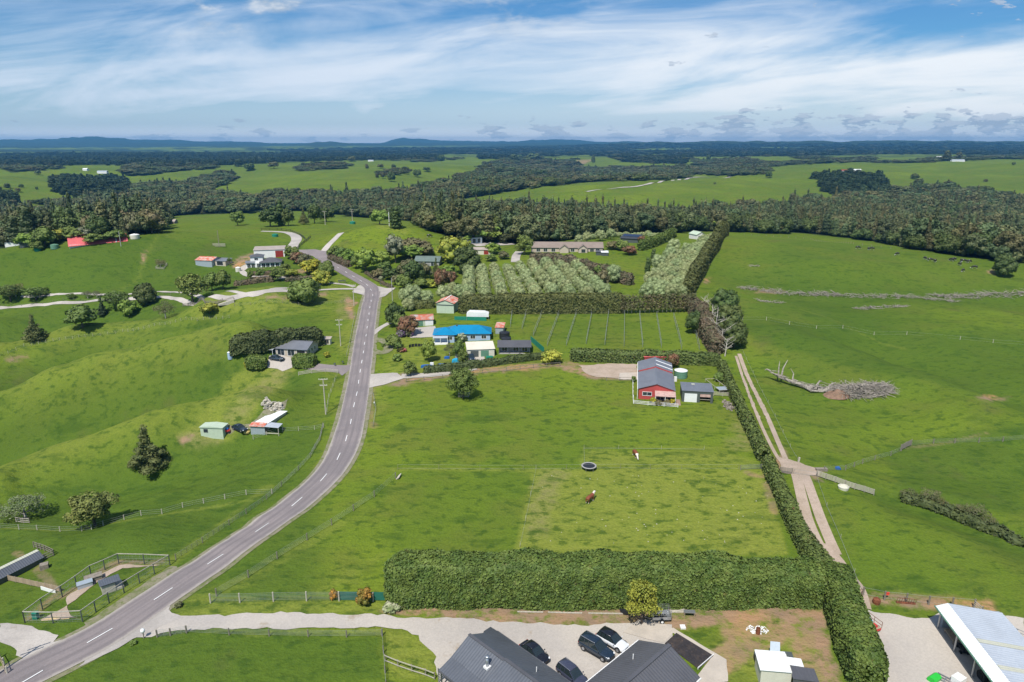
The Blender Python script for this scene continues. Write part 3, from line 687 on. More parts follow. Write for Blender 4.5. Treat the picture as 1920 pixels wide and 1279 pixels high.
pat = t.noise(t.vmul(P_, (.7, 1.6, 1)), .13, 4, .62)
c = t.mix(t.math('MULTIPLY', t.ramp(pat, .54, .68), .5), c, (.042, .088, .014))
c = t.mix(t.math('MULTIPLY', t.ramp(t.noise(P_, .9, 4, .7), .60, .75), .35), c, (.15, .19, .055))
br = t.noise(P_, .035, 5, .65)
c = t.mix(t.math('MULTIPLY', t.ramp(br, .60, .74), .45), c, (.125, .115, .045))
c = t.mix(t.ramp(fine, .25, .8, .35, 0.0), c, (.028, .06, .012))
dm = t.math('MULTIPLY', A_('dirt'), t.ramp(t.noise(P_, .5, 5, .7), .32, .56))
dc = t.mix(t.ramp(t.noise(P_, .11, 4, .6), .35, .65), (.33, .21, .125), (.25, .18, .12))
dc = t.mix(t.ramp(t.noise(P_, .05, 2, .5), .55, .7), dc, (.44, .24, .11))
c = t.mix(dm, c, dc)
c = t.mix(A_('wood'), c, (.028, .042, .016))
b = t.add('ShaderNodeBsdfPrincipled', Roughness=.9); t.put(b.inputs['Base Color'], c); b.inputs['Specular IOR Level'].default_value = .04
hgt = t.math('ADD', t.math('MULTIPLY', tuft, 1.0), t.math('MULTIPLY', fine, .35))
bn = t.add('ShaderNodeBump', Strength=.8, Distance=.5, Height=hgt); t.l.new(bn.outputs[0], b.inputs['Normal'])
t.add('ShaderNodeOutputMaterial', Surface=b.outputs[0]); gme.materials.append(m)
mobj('ground', gme, kind='structure')

# ---------------------------------------------------------------- roads, drives, yards
def gravelmat(name, a, b_, spk=.5, rough=.9, sc_=.12, c3=None, c3lo=.62):
    m = bpy.data.materials.new(name); m.use_nodes = True; t = NT(m.node_tree); geo = t.add('ShaderNodeNewGeometry'); P_ = geo.outputs['Position']
    c = t.mix(t.ramp(t.noise(P_, sc_, 5, .6), .36, .64), a, b_)
    if c3: c = t.mix(t.math('MULTIPLY', t.ramp(t.noise(P_, sc_*2.3, 5, .7), c3lo, c3lo+.1), .8), c, c3)
    f = t.noise(P_, 3.5, 4, .7); k = t.ramp(f, .25, .75, 1-spk*.5, 1+spk*.4, False)
    c = t.mix(1.0, c, t.add('ShaderNodeCombineColor', Red=k, Green=k, Blue=k).outputs[0], 'MULTIPLY')
    b = t.add('ShaderNodeBsdfPrincipled', Roughness=rough); t.put(b.inputs['Base Color'], c); b.inputs['Specular IOR Level'].default_value = .25
    bn = t.add('ShaderNodeBump', Strength=.4, Distance=.05, Height=f); t.l.new(bn.outputs[0], b.inputs['Normal'])
    t.add('ShaderNodeOutputMaterial', Surface=b.outputs[0]); MATS[name] = m; return m
gravelmat('asphalt', (.25, .215, .21), (.205, .178, .178), .25, .85, .09)
gravelmat('shoulder', (.25, .225, .16), (.19, .19, .10), .5, .95, .3, (.12, .155, .04), .50)
gravelmat('gravel', (.47, .43, .385), (.36, .33, .30), .35, .95, .12, (.30, .25, .19), .62)
gravelmat('yard', (.40, .365, .33), (.47, .425, .37), .3, .95, .07, (.33, .27, .20), .6)
gravelmat('earth', (.43, .34, .27), (.36, .285, .215), .4, .95, .3, (.14, .16, .06), .63)
gravelmat('concrete', (.50, .44, .37), (.44, .39, .33), .12, .8, .5)
gravelmat('black_bed', (.035, .032, .035), (.055, .045, .042), .7, .8, 1.0, (.20, .13, .09), .60)
gravelmat('bare_soil', (.235, .165, .115), (.19, .135, .095), .5, .95, .25, (.42, .27, .14), .66)
ROADC = [(-60,1330),(40,1268),(187,1194),(305,1116),(403,1050),(490,991),(557,942),(608,896),(636,857),(650,823),(660,784),(668,744),(674,705),(679,671),(684,630),(689,600),(694,570),(700,548)]
UPC = [(700,549),(696,540),(684,531),(668,522),(650,512),(632,501),(616,492),(604,483),(592,474)]
def road_mat(name):
    m = bpy.data.materials.new(name); m.use_nodes = True; t = NT(m.node_tree); P_ = t.add('ShaderNodeNewGeometry').outputs['Position']
    a = t.add('ShaderNodeAttribute', _attribute_name='across').outputs['Fac']; al = t.add('ShaderNodeAttribute', _attribute_name='along').outputs['Fac']
    st = t.noise(t.add('ShaderNodeCombineXYZ', X=t.math('MULTIPLY', a, 1.0), Y=t.math('MULTIPLY', al, .05), Z=0.0).outputs[0], 1.3, 4, .6)
    c = t.mix(t.ramp(t.noise(P_, .10, 5, .6), .36, .64), (.255, .220, .215), (.205, .180, .180))
    c = t.mix(t.math('MULTIPLY', t.ramp(st, .42, .66), .55), c, (.165, .145, .145))
    d = t.math('ABSOLUTE', t.math('SUBTRACT', t.math('ABSOLUTE', a), 1.65)); wt = t.math('SUBTRACT', 1.0, t.ramp(t.math('ABSOLUTE', t.math('SUBTRACT', d, .75)), .05, .45))
    c = t.mix(t.math('MULTIPLY', wt, .45), c, (.155, .138, .138))
    c = t.mix(t.math('MULTIPLY', t.ramp(t.math('ADD', t.math('ABSOLUTE', a), t.math('MULTIPLY', t.noise(P_, .7, 4, .7), .9)), 3.2, 3.75), .8), c, (.38, .345, .30))
    c = t.mix(t.math('MULTIPLY', t.ramp(t.noise(P_, .045, 3, .6), .62, .66), .5), c, (.13, .118, .12))
    f = t.noise(P_, 4.0, 4, .7); k = t.ramp(f, .25, .75, .86, 1.12, False); c = t.mix(1.0, c, t.add('ShaderNodeCombineColor', Red=k, Green=k, Blue=k).outputs[0], 'MULTIPLY')
    b = t.add('ShaderNodeBsdfPrincipled', Roughness=.85); t.put(b.inputs['Base Color'], c); b.inputs['Specular IOR Level'].default_value = .25
    t.add('ShaderNodeOutputMaterial', Surface=b.outputs[0]); return m
ROADM = road_mat('chipseal')
def add_across(o, C):
    me = o.data; n = len(me.vertices); co = np.zeros(n*3); me.vertices.foreach_get('co', co); co = co.reshape(-1, 3)[:, :2]+np.array(o.location[:2])
    P0 = np.array([tuple(c) for c in C]); best = np.full(n, 1e9); ac = np.zeros(n); al = np.zeros(n); cum = 0.0
    for a, b in zip(P0[:-1], P0[1:]):
        d = b-a; L = np.hypot(*d); r = co-a; tt = np.clip((r@d)/(L*L+1e-9), 0, 1); q = r-tt[:, None]*d; dist = np.hypot(q[:, 0], q[:, 1]); s = np.sign(d[0]*r[:, 1]-d[1]*r[:, 0]); m_ = dist < best
        best[m_] = dist[m_]; ac[m_] = (s*dist)[m_]; al[m_] = cum+tt[m_]*L; cum += L
    for nm, v in (('across', ac), ('along', al)): at = me.attributes.new(nm, 'FLOAT', 'POINT'); at.data.foreach_set('value', v.astype(np.float32))
_v = ribbon('road_verge', ROADC, 8.6, MATS['shoulder'], off=.03, jitter=1.3, sp=1.6, kind='structure')[0]
road, RC = ribbon('road', ROADC, [6.9]*10+[6.5]*8, ROADM, off=.10, jitter=.22, sp=.85, kind='structure'); add_across(road, RC)
road2, RC2 = ribbon('upper_road', [(697,566),(697,552)]+UPC[1:], [6.2]+[6.2]+[6.0]*8, ROADM, off=.13, jitter=.2, sp=1.3, kind='structure'); add_across(road2, RC2)
mat('lane_paint', (.80, .80, .78), .6, .04)
# lane dashes measured on the photo
DASH = [((163,1208),(212,1180)),((289,1127),(324,1104)),((389,1060),(419,1041)),((478,1000),(505,982)),((547,951),(567,934)),((601,904),(613,890)),((632,864),(638,851)),((648,829),(651,818)),((657,797),(659,787)),((663,765),(665,756)),
        ((668,744),(670,736)),((672,721),(673,714)),((675,700),(676,694)),((678,682),(679,677)),((681,664),(682,659)),((683,648),(684,643)),((686,632),(687,628)),((688,617),(689,613)),((690,603),(690,600)),((692,591),(692,588)),
        ((693,579),(694,576)),((696,567),(696,564)),((699,556),(699,553)),((697,546),(694,543)),((690,537),(686,534)),((679,529),(674,526)),((665,521),(660,518)),((651,513),(647,510)),((636,504),(632,502)),((622,497),(619,495)),((49,1278),(71,1265))]
dm_ = None
for i, (a, b_) in enumerate(DASH):
    pa, pb = G(*a), G(*b_); mid_ = (pa+pb)/2; d = (pb-pa).normalized(); n_ = Vector((-d.y, d.x, 0))*.085; L = min(3.4, max(2.6, (pb-pa).length))/2
    c4 = [mid_-d*L-n_, mid_+d*L-n_, mid_+d*L+n_, mid_-d*L+n_]; hh = max(float(H(q.x, q.y)) for q in c4)
    me = bpy.data.meshes.new('lane_dash'); me.from_pydata([(q.x-mid_.x, q.y-mid_.y, float(H(q.x, q.y))-mid_.z+.16+mid_.length*.0005) for q in c4], [], [(0, 1, 2, 3)]); me.materials.append(MATS['lane_paint'])
    o = bpy.data.objects.new('lane_dash', me); o.location = mid_-road.location; link(o, road)
# side roads and drives
ribbon('side_track', [(606,472),(616,460),(628,448),(640,437)], 4.0, MATS['gravel'], off=.05, sp=2, jitter=.5, kind='structure')
drape('junction', [(560,469),(590,468),(612,472),(612,482),(600,484),(575,478),(560,472)], MATS['asphalt'], off=.14, sp=2, kind='structure')
ribbon('far_drive', [(548,469),(550,460),(556,450),(552,442),(540,437),(520,435),(490,434)], 6.0, MATS['gravel'], off=.06, sp=2, jitter=.4, kind='structure')
ribbon('lane', [(690,545),(660,542),(600,544),(540,546),(470,551),(400,555),(320,559),(200,563),(120,568),(60,573),(0,578),(-40,582)], 2.7, MATS['gravel'], off=.06, sp=2, jitter=.5, kind='structure')
ribbon('upper_lane', [(665,538),(640,533),(600,534),(520,541),(440,547),(330,548),(240,552),(100,553),(40,555)], 1.9, MATS['gravel'], off=.05, sp=2, jitter=.5, kind='structure')
drape('lane_mouth', [(690,534),(672,536),(660,548),(690,556),(700,562),(722,556),(742,540),(725,541),(712,538)], MATS['gravel'], off=.09, sp=1.5, jitter=.4, kind='structure')
ribbon('house_drive', [(655,694),(640,692),(610,690),(575,686)], [7,4,3.6,3.6], MATS['asphalt'], off=.07, sp=1.2, jitter=.2, kind='structure')
drape('house_yard', [(505,668),(545,664),(548,690),(530,697),(520,692),(500,690)], MATS['yard'], off=.08, sp=1.5, jitter=.3, kind='structure')
drape('shed_yard', [(415,800),(470,795),(520,760),(545,745),(535,765),(495,785),(470,805),(420,812)], MATS['shoulder'], off=.04, sp=1.3, jitter=1.2, kind='structure')
drape('paddock_entrance', [(694,702),(745,700),(757,710),(720,722),(692,728),(688,716)], MATS['gravel'], off=.08, sp=1.2, jitter=.4, kind='structure')
ribbon('shared_drive', [(752,706),(800,704),(860,697),(890,690)], 3.5, MATS['gravel'], off=.07, sp=1.4, jitter=.3, kind='structure')
ribbon('blue_house_drive', [(690,655),(715,662),(728,655),(725,643),(706,636),(697,640)], 3.2, MATS['shoulder'], off=.06, sp=1.4, jitter=.4, kind='structure')
ribbon('foot_track', [(697,628),(712,616),(730,606)], 2.2, MATS['gravel'], off=.06, sp=1.4, jitter=.3, kind='structure')
drape('blue_house_yard', [(775,615),(816,612),(820,632),(770,634),(762,626)], MATS['yard'], off=.06, sp=1.5, jitter=.4, kind='structure')
drape('garage_yard', [(874,672),(908,668),(912,682),(880,690)], MATS['yard'], off=.06, sp=1.5, jitter=.3, kind='structure')
drape('white_house_drive', [(444,505),(470,492),(520,490),(470,500),(458,508),(470,516),(540,520),(535,524),(462,519),(450,513)], MATS['yard'], off=.06, sp=1.5, jitter=.3, kind='structure')
ribbon('olive_drive', [(966,492),(968,480),(974,472)], [4.5,4.5,4.5], MATS['gravel'], off=.06, sp=2, kind='structure')
drape('top_yard', [(858,458),(900,456),(964,454),(966,459),(900,462),(862,463)], MATS['gravel'], off=.06, sp=2.5, jitter=.5, kind='structure')
drape('barn_yard', [(1085,686),(1140,682),(1196,684),(1198,700),(1180,712),(1120,708),(1098,700)], MATS['earth'], off=.05, sp=1.4, jitter=.8, kind='structure')
drape('barn_pad', [(1162,700),(1196,699),(1196,713),(1160,712)], MATS['concrete'], off=.10, sp=1.5, kind='structure')
# long driveway along the bottom of the photo and the car yard
drape('driveway', [(230,1190),(268,1176),(330,1156),(450,1151),(600,1152),(720,1152),(760,1160),(800,1161),(900,1163),(1000,1170),(1090,1174),(1150,1170),(1200,1164),(1260,1172),(1260,1290),(830,1290),(812,1224),(785,1192),(740,1180),(600,1178),(450,1179),(330,1183),(270,1196),(225,1206)], MATS['yard'], off=.06, sp=.9, jitter=.7, kind='structure')
drape('driveway_mouth', [(205,1206),(320,1135),(322,1150),(345,1158),(300,1176),(265,1193),(130,1262),(190,1215)], MATS['gravel'], off=.075, sp=.9, jitter=.5, kind='structure')
drape('kennel_entrance', [(0,1170),(40,1172),(110,1192),(100,1205),(120,1200),(60,1238),(30,1230),(20,1212),(0,1205)], MATS['gravel'], off=.07, sp=.9, jitter=.6, kind='structure')
drape('concrete_pad', [(1168,1187),(1198,1163),(1232,1163),(1262,1180),(1240,1206),(1215,1200)], MATS['concrete'], off=.12, sp=1.2, kind='structure')
drape('house_path', [(1232,1204),(1262,1178),(1362,1238),(1365,1279),(1320,1290),(1290,1290),(1335,1230),(1262,1188),(1245,1206)], MATS['concrete'], off=.10, sp=1.0, jitter=.3, kind='structure')
drape('shed_forecourt', [(1598,1130),(1622,1142),(1700,1158),(1742,1160),(1760,1150),(1920,1160),(1960,1300),(1650,1300),(1640,1230),(1620,1180),(1605,1150)], MATS['yard'], off=.06, sp=1.0, jitter=1.0, kind='structure')
# farm race beside the hedge: two wheel tracks that join at the gates
TRK = [(1384,662),(1400,700),(1424,746),(1446,790),(1464,830),(1480,866)]
_vg = ribbon('farm_track', [(1386,664),(1397,695),(1418,740),(1440,785),(1455,820),(1468,850),(1476,868)], 1.15, MATS['earth'], off=.06, sp=.8, jitter=.35, kind='structure')
ribbon('farm_track', [(1380,668),(1389,697),(1405,742),(1424,790),(1440,825),(1456,855),(1468,870)], .8, MATS['earth'], off=.06, sp=.8, jitter=.35, kind='structure')
drape('stock_crossing', [(1462,858),(1480,862),(1500,868),(1535,880),(1535,892),(1490,890),(1462,886)], MATS['earth'], off=.07, sp=1, jitter=.5, kind='structure')
ribbon('farm_track', [(1492,888),(1500,920),(1510,960),(1524,1000),(1545,1040)], 1.9, MATS['earth'], off=.06, sp=.8, jitter=.45, kind='structure')
ribbon('farm_track', [(1508,888),(1520,920),(1534,960),(1550,1000),(1568,1040)], 1.7, MATS['earth'], off=.06, sp=.8, jitter=.45, kind='structure')
ribbon('farm_track', [(1545,1020),(1562,1052),(1580,1080),(1600,1105),(1610,1140)], [2.0,3.4,3.6,3.4,3.4], MATS['earth'], off=.075, sp=1, jitter=.5, kind='structure')
ribbon('hilltop_track', [(1100,360),(1150,354),(1220,344),(1290,335),(1370,332)], [5,6,7,8,6], MATS['gravel'], off=.3, sp=7, jitter=1, kind='structure')
drape('garden_bed', [(1246,1208),(1268,1188),(1338,1231),(1310,1256)], MATS['black_bed'], off=.12, sp=1, kind='structure')


# ---------------------------------------------------------------- foliage materials and tree prototypes
mat('bark', (.14, .11, .085), .9, .2, 2.0)
mat('pale_bark', (.42, .39, .34), .9, .2, 2.0)
leafmat('leaf_bush', (.135, .150, .062), (.085, .108, .044), objr=.33, brown=(.15, .14, .08), bamt=.12, island=.12)
leafmat('leaf_pine', (0.036, 0.061, 0.025), (0.049, 0.075, 0.027), objr=.15)
leafmat('leaf_dark', (.095, .125, .036), (.060, .090, .024), objr=.14)
leafmat('leaf_mid', (.150, .200, .045), (.105, .150, .034), objr=.14)
leafmat('leaf_bright', (0.195, 0.261, 0.043), (0.138, 0.203, 0.035), objr=.14)
leafmat('leaf_yellow', (.38, .33, .030), (.20, .22, .025), objr=.1)
leafmat('leaf_lime', (.34, .33, .045), (.20, .23, .035), objr=.12)
leafmat('leaf_olive', (.37, .42, .20), (.26, .31, .13), objr=.10)
leafmat('leaf_grey', (0.227, 0.239, 0.148), (0.146, 0.160, 0.092), objr=.12)
leafmat('leaf_red', (.20, .095, .055), (.12, .10, .045), objr=.2)
leafmat('leaf_rust', (.165, .140, .070), (.120, .125, .050), objr=.15)
leafmat('leaf_cream', (.42, .43, .30), (.12, .17, .05), objr=.1)
leafmat('leaf_purple', (.30, .17, .32), (.10, .12, .05), objr=.1)
leafmat('leaf_pink', (.60, .14, .18), (.12, .12, .04), objr=.1)
leafmat('leaf_orange', (.42, .20, .04), (.16, .15, .03), objr=.1)
leafmat('leaf_willow', (.21, .215, .055), (.13, .155, .04), objr=.1)
leafmat('leaf_palegrey', (.19, .205, .10), (.12, .15, .06), objr=.1)
leafmat('hedge_green', (.120, .165, .034), (.068, .112, .022), objr=.05, scale=.5, brown=(.16, .085, .045), bamt=.45, island=.3)
leafmat('hedge_mix', (.105, .140, .034), (.070, .100, .026), objr=.05, scale=.6, brown=(.20, .095, .055), bamt=.75, island=.35)
leafmat('hedge_olive', (.125, .130, .038), (.080, .095, .028), objr=.05, scale=.5, brown=(.13, .10, .05), bamt=.5)
leafmat('hedge_dark', (.085, .105, .034), (.060, .080, .028), objr=.05, scale=.5, brown=(.14, .10, .06), bamt=.5)
leafmat('hedge_brown', (.150, .112, .070), (.095, .095, .048), objr=.05, scale=.5)
M = MATS
_tp = tree_proto
# distant bush: coarser leaves
_tp('bush_a', 'round', 5.5, 13, M['leaf_bush'], .80, 2.0, 1, 3, .3, n=8)
_tp('bush_b', 'cone', 3.6, 18, M['leaf_bush'], .75, 2.0, 2, 2, .3, n=6)
_tp('bush_c', 'round', 7.0, 10, M['leaf_dark'], .85, 1.8, 3, 2, .3, n=9)
_tp('bush_d', 'column', 3.4, 15, M['leaf_bush'], .75, 2.0, 4, 2, .3, n=5)
_tp('fern', 'spread', 4.0, 7, M['leaf_bright'], 1.0, 1.0, 5, 3, .2, n=5)
_tp('pine_a', 'column', 3.6, 20, M['leaf_pine'], 1.0, 1.1, 6, 2, .3, n=5)
_tp('pine_b', 'cone', 4.2, 22, M['leaf_pine'], 1.0, 1.1, 7, 2, .3, n=6)
# nearer trees
_tp('round_dark', 'round', 3, 6, M['leaf_dark'], .50, 3.0, 11, 1.0)
_tp('round_mid', 'round', 3, 6, M['leaf_mid'], .50, 3.0, 12, 1.0)
_tp('round_bright', 'round', 3, 6, M['leaf_bright'], .48, 3.0, 13, .8)
_tp('round_yellow', 'round', 3, 5.5, M['leaf_yellow'], .45, 3.2, 14, .5)
_tp('round_lime', 'round', 3, 5.5, M['leaf_lime'], .45, 3.2, 15, .6)
_tp('round_red', 'round', 3, 5.5, M['leaf_red'], .45, 3.2, 16, .5)
_tp('round_rust', 'round', 3, 5.5, M['leaf_rust'], .45, 3.2, 17, .5)
_tp('round_grey', 'round', 3, 6.5, M['leaf_grey'], .42, 3.2, 18, 1.2)
_tp('ball_cream', 'round', 1.2, 2, M['leaf_cream'], .28, 9, 19, .1)
_tp('ball_purple', 'round', 1.2, 2, M['leaf_purple'], .28, 9, 20, .1)
_tp('ball_pink', 'round', 1.2, 2, M['leaf_pink'], .28, 9, 21, .1)
_tp('ball_orange', 'round', 1.2, 2.6, M['leaf_orange'], .24, 12, 22, .1)
_tp('ball_mid', 'round', 1.2, 2, M['leaf_mid'], .28, 9, 23, .1)
_tp('ball_yellow', 'round', 1.2, 2, M['leaf_yellow'], .26, 9, 24, .1)
_tp('ball_rust', 'round', 1.2, 2, M['leaf_rust'], .28, 9, 25, .1)
leafmat('leaf_conifer', (.16, .17, .055), (.10, .12, .040), objr=.1)
_tp('conifer', 'cone', 3.4, 8, M['leaf_conifer'], .26, 12, 26, .8, core=.5, n=8)
_tp('conifer_broad', 'cone', 4.6, 9, M['leaf_conifer'], .26, 10, 126, .6, core=.72, n=7)
_tp('conifer_dark', 'cone', 3.0, 9, M['leaf_pine'], .40, 4, 27, .5, core=.7, n=8)
_tp('dense_ball', 'round', 3, 4.8, M['leaf_dark'], .40, 5, 28, .2, core=.9, n=14)
_tp('dense_green', 'round', 3, 4.6, M['leaf_mid'], .36, 7, 29, .1, core=.92, n=18)
_tp('loose_mid', 'spread', 3, 5.5, M['leaf_mid'], .26, 12, 30, 1.0, core=.0, n=16)
_tp('loose_pale', 'spread', 3, 5, M['leaf_palegrey'], .17, 12, 31, 1.0, core=.0, n=16, barkm=M['pale_bark'])
_tp('loose_rust', 'spread', 3, 4.5, M['leaf_rust'], .18, 9, 32, .9, core=.0, n=14, barkm=M['pale_bark'])
_tp('willow', 'spread', 3, 5.4, M['leaf_willow'], .20, 22, 33, .5, core=.55, n=20)
_tp('tall_column', 'column', 1.6, 8, M['leaf_dark'], .42, 4, 34, .4, n=7)
_tp('sparse_dark', 'round', 3, 7, M['leaf_mid'], .24, 14, 35, 1.0, core=.45, n=13)
_tp('lime_tree', 'spread', 3, 7.4, M['leaf_lime'], .20, 18, 36, 1.6, core=.0, n=20)
_tp('fern_tree', 'spread', 2.2, 4, M['leaf_mid'], .5, 4, 37, 2.2, core=.3, n=6)
for k in range(3): _tp('olive_%d' % k, 'round', 2.7, 5.6, M['leaf_olive'], .20, 19, 40+k, .5, core=.72, n=13)
leafmat('leaf_twig', (0.438, 0.319, 0.210), (0.292, 0.217, 0.123), objr=.1)
_tp('twiggy', 'column', 1.5, 7.5, M['leaf_rust'], .40, 4.5, 50, 1.6, .10, core=0, n=6, barkm=M['pale_bark'])
_tp('macrocarpa', 'round', 4, 8.5, M['leaf_dark'], .5, 3.2, 51, .4, core=.85, n=14)

# ---------------------------------------------------------------- woods, scattered as instances
def joined_proto(key):
    cm, tm, _, _ = TREE_PROTO[key]; me = bpy.data.meshes.new(key)
    o = bpy.data.objects.new('tree_pattern', cm); return o
_gn_protos = {}
def wood(name, poly, kinds, label, base_sp=6.5, rel=.0078, seed=1, hs=1.0, cat='wood', dmax=9000, holes=(), sprng=(.75, 1.25)):
    rng = np.random.default_rng(seed)
    xs = [p[0] for p in poly]; ys = [p[1] for p in poly]
    th0, th1 = math.atan((min(xs)-960)/FPX/.93)-.06, math.atan((max(xs)-960)/FPX/.93)+.06
    Pall = []
    D = 330.0
    while D < dmax:
        sp = max(base_sp, D*rel); n = int((th1-th0)*D/sp)
        if n > 0:
            th = th0+(np.arange(n)+rng.uniform(-.45, .45, n)+.5)*sp/D; d = D+rng.uniform(-.45, .45, n)*sp
            x = d*np.sin(th); y = d*np.cos(th); z = H(x, y); px, py = project(x, y, z)
            px = px+fbm(x/40, y/40, 61, 2)*7; py = py+fbm(x/40, y/40, 63, 2)*3
            ok = inside(px, py, poly)
            for h in holes: ok &= ~inside(px, py, h)
            if ok.any(): Pall.append(np.column_stack([x, y, z, np.full(n, sp/base_sp)])[ok])
        D += sp*.88
    if not Pall: return
    Pn = np.concatenate(Pall); n = len(Pn)
    me = bpy.data.meshes.new(name); base = Pn[0, :3].copy()
    me.vertices.add(n); me.vertices.foreach_set('co', (Pn[:, :3]-base).astype(np.float32).ravel())
    kk = rng.choice(len(kinds), n, p=np.array([k[1] for k in kinds])/sum(k[1] for k in kinds))
    # patches of one kind
    pn = fbm(Pn[:, 0]/55, Pn[:, 1]/55, seed+3, 2); kk = np.where(pn > .25, 0, kk)
    wd = Pn[:, 3]**.9; s = rng.uniform(*sprng, n)
    for nm, a, ty in (('kind_index', kk, 'INT'),):
        at = me.attributes.new(nm, 'INT', 'POINT'); at.data.foreach_set('value', a.astype(np.int32))
    at = me.attributes.new('size', 'FLOAT_VECTOR', 'POINT'); hv = s*hs*rng.uniform(.7, 1.15, n)*np.where(wd > 1.6, .62, .85)
    at.data.foreach_set('vector', np.column_stack([s*wd, s*wd, hv]).astype(np.float32).ravel())
    at = me.attributes.new('turn', 'FLOAT_VECTOR', 'POINT'); at.data.foreach_set('vector', np.column_stack([np.zeros(n), np.zeros(n), rng.uniform(0, 6.28, n)]).astype(np.float32).ravel())
    o = mobj(name, me, None, base, label=label, cat=cat, kind='stuff')
    ng = bpy.data.node_groups.new(name, 'GeometryNodeTree'); ng.interface.new_socket('Geometry', in_out='INPUT', socket_type='NodeSocketGeometry'); ng.interface.new_socket('Geometry', in_out='OUTPUT', socket_type='NodeSocketGeometry')
    N = ng.nodes; Lk = ng.links; gi = N.new('NodeGroupInput'); go = N.new('NodeGroupOutput'); jn = N.new('GeometryNodeJoinGeometry')
    def na(nm, ty): a = N.new('GeometryNodeInputNamedAttribute'); a.data_type = ty; a.inputs[0].default_value = nm; return a.outputs[0]
    for i, (key, w_) in enumerate(kinds):
        if key not in _gn_protos: _gn_protos[key] = joined_proto(key)
        oi = N.new('GeometryNodeObjectInfo'); oi.inputs['Object'].default_value = _gn_protos[key]; oi.inputs['As Instance'].default_value = True
        ip = N.new('GeometryNodeInstanceOnPoints'); cmp_ = N.new('FunctionNodeCompare'); cmp_.data_type = 'INT'; cmp_.operation = 'EQUAL'
        Lk.new(na('kind_index', 'INT'), cmp_.inputs[2]); cmp_.inputs[3].default_value = i
        Lk.new(gi.outputs[0], ip.inputs['Points']); Lk.new(cmp_.outputs[0], ip.inputs['Selection']); Lk.new(oi.outputs['Geometry'], ip.inputs['Instance'])
        Lk.new(na('size', 'FLOAT_VECTOR'), ip.inputs['Scale']); Lk.new(na('turn', 'FLOAT_VECTOR'), ip.inputs['Rotation']); Lk.new(ip.outputs[0], jn.inputs[0])
    Lk.new(jn.outputs[0], go.inputs[0]); md = o.modifiers.new('scatter', 'NODES'); md.node_group = ng
    print('wood', name, n)
    return o
BUSH = [('bush_a', .36), ('bush_b', .25), ('bush_c', .2), ('bush_d', .14), ('fern', .05)]
PINE = [('pine_a', .6), ('pine_b', .4)]
W0 = WOOD[0]
PINE_L = [(98,342),(150,334),(235,336),(245,364),(240,372),(150,374),(104,362)]
PINE_R = [(1524,336),(1560,330),(1650,332),(1664,346),(1662,372),(1600,372),(1545,358)]
wood('native_bush', W0, BUSH, 'broad belt of dark native bush filling the gullies behind the farms', seed=5, hs=1.12, sprng=(.6, 1.45), holes=WOOD_HOLE+[PINE_L, PINE_R])
wood('pine_block', PINE_L, PINE, 'dark rectangular pine block on the left hillside', seed=6, base_sp=6, hs=1.0)
wood('pine_block', PINE_R, PINE, 'dark pine block on the right beside the far pasture', seed=7, base_sp=6, hs=1.0)
wood('pine_block', [(0,372),(30,378),(40,394),(0,398)], PINE, 'dark corner of pines at the left edge', seed=8, base_sp=6)
wood('far_forest', WOOD[1], PINE, 'long dark plantation band below the blue hills, left', seed=9, rel=.009, base_sp=9, hs=1.0)
for i, (k, lb) in enumerate([(2, 'small far wood above the left pine block'), (3, 'brown grey wood on the far left terraces'), (4, 'wide dark forest along the right horizon'), (5, 'thin dark forest line in the middle distance'), (6, 'tree clump at the head of the right gully'),
                          (7, 'tree row climbing the far right pasture'), (8, 'shelter trees along the far right ridge'), (9, 'small trees on the middle far slope'), (10, 'tree line across the central far paddock'), (11, 'scattered trees by the far left edge'), (12, 'far tree line near the centre horizon')]):
    wood('far_trees', WOOD[k], BUSH if k not in (4, 5) else PINE+BUSH[:1], lb, seed=20+i, rel=.010, base_sp=8, hs=.9, holes=WOOD_HOLE if k == 4 else ())

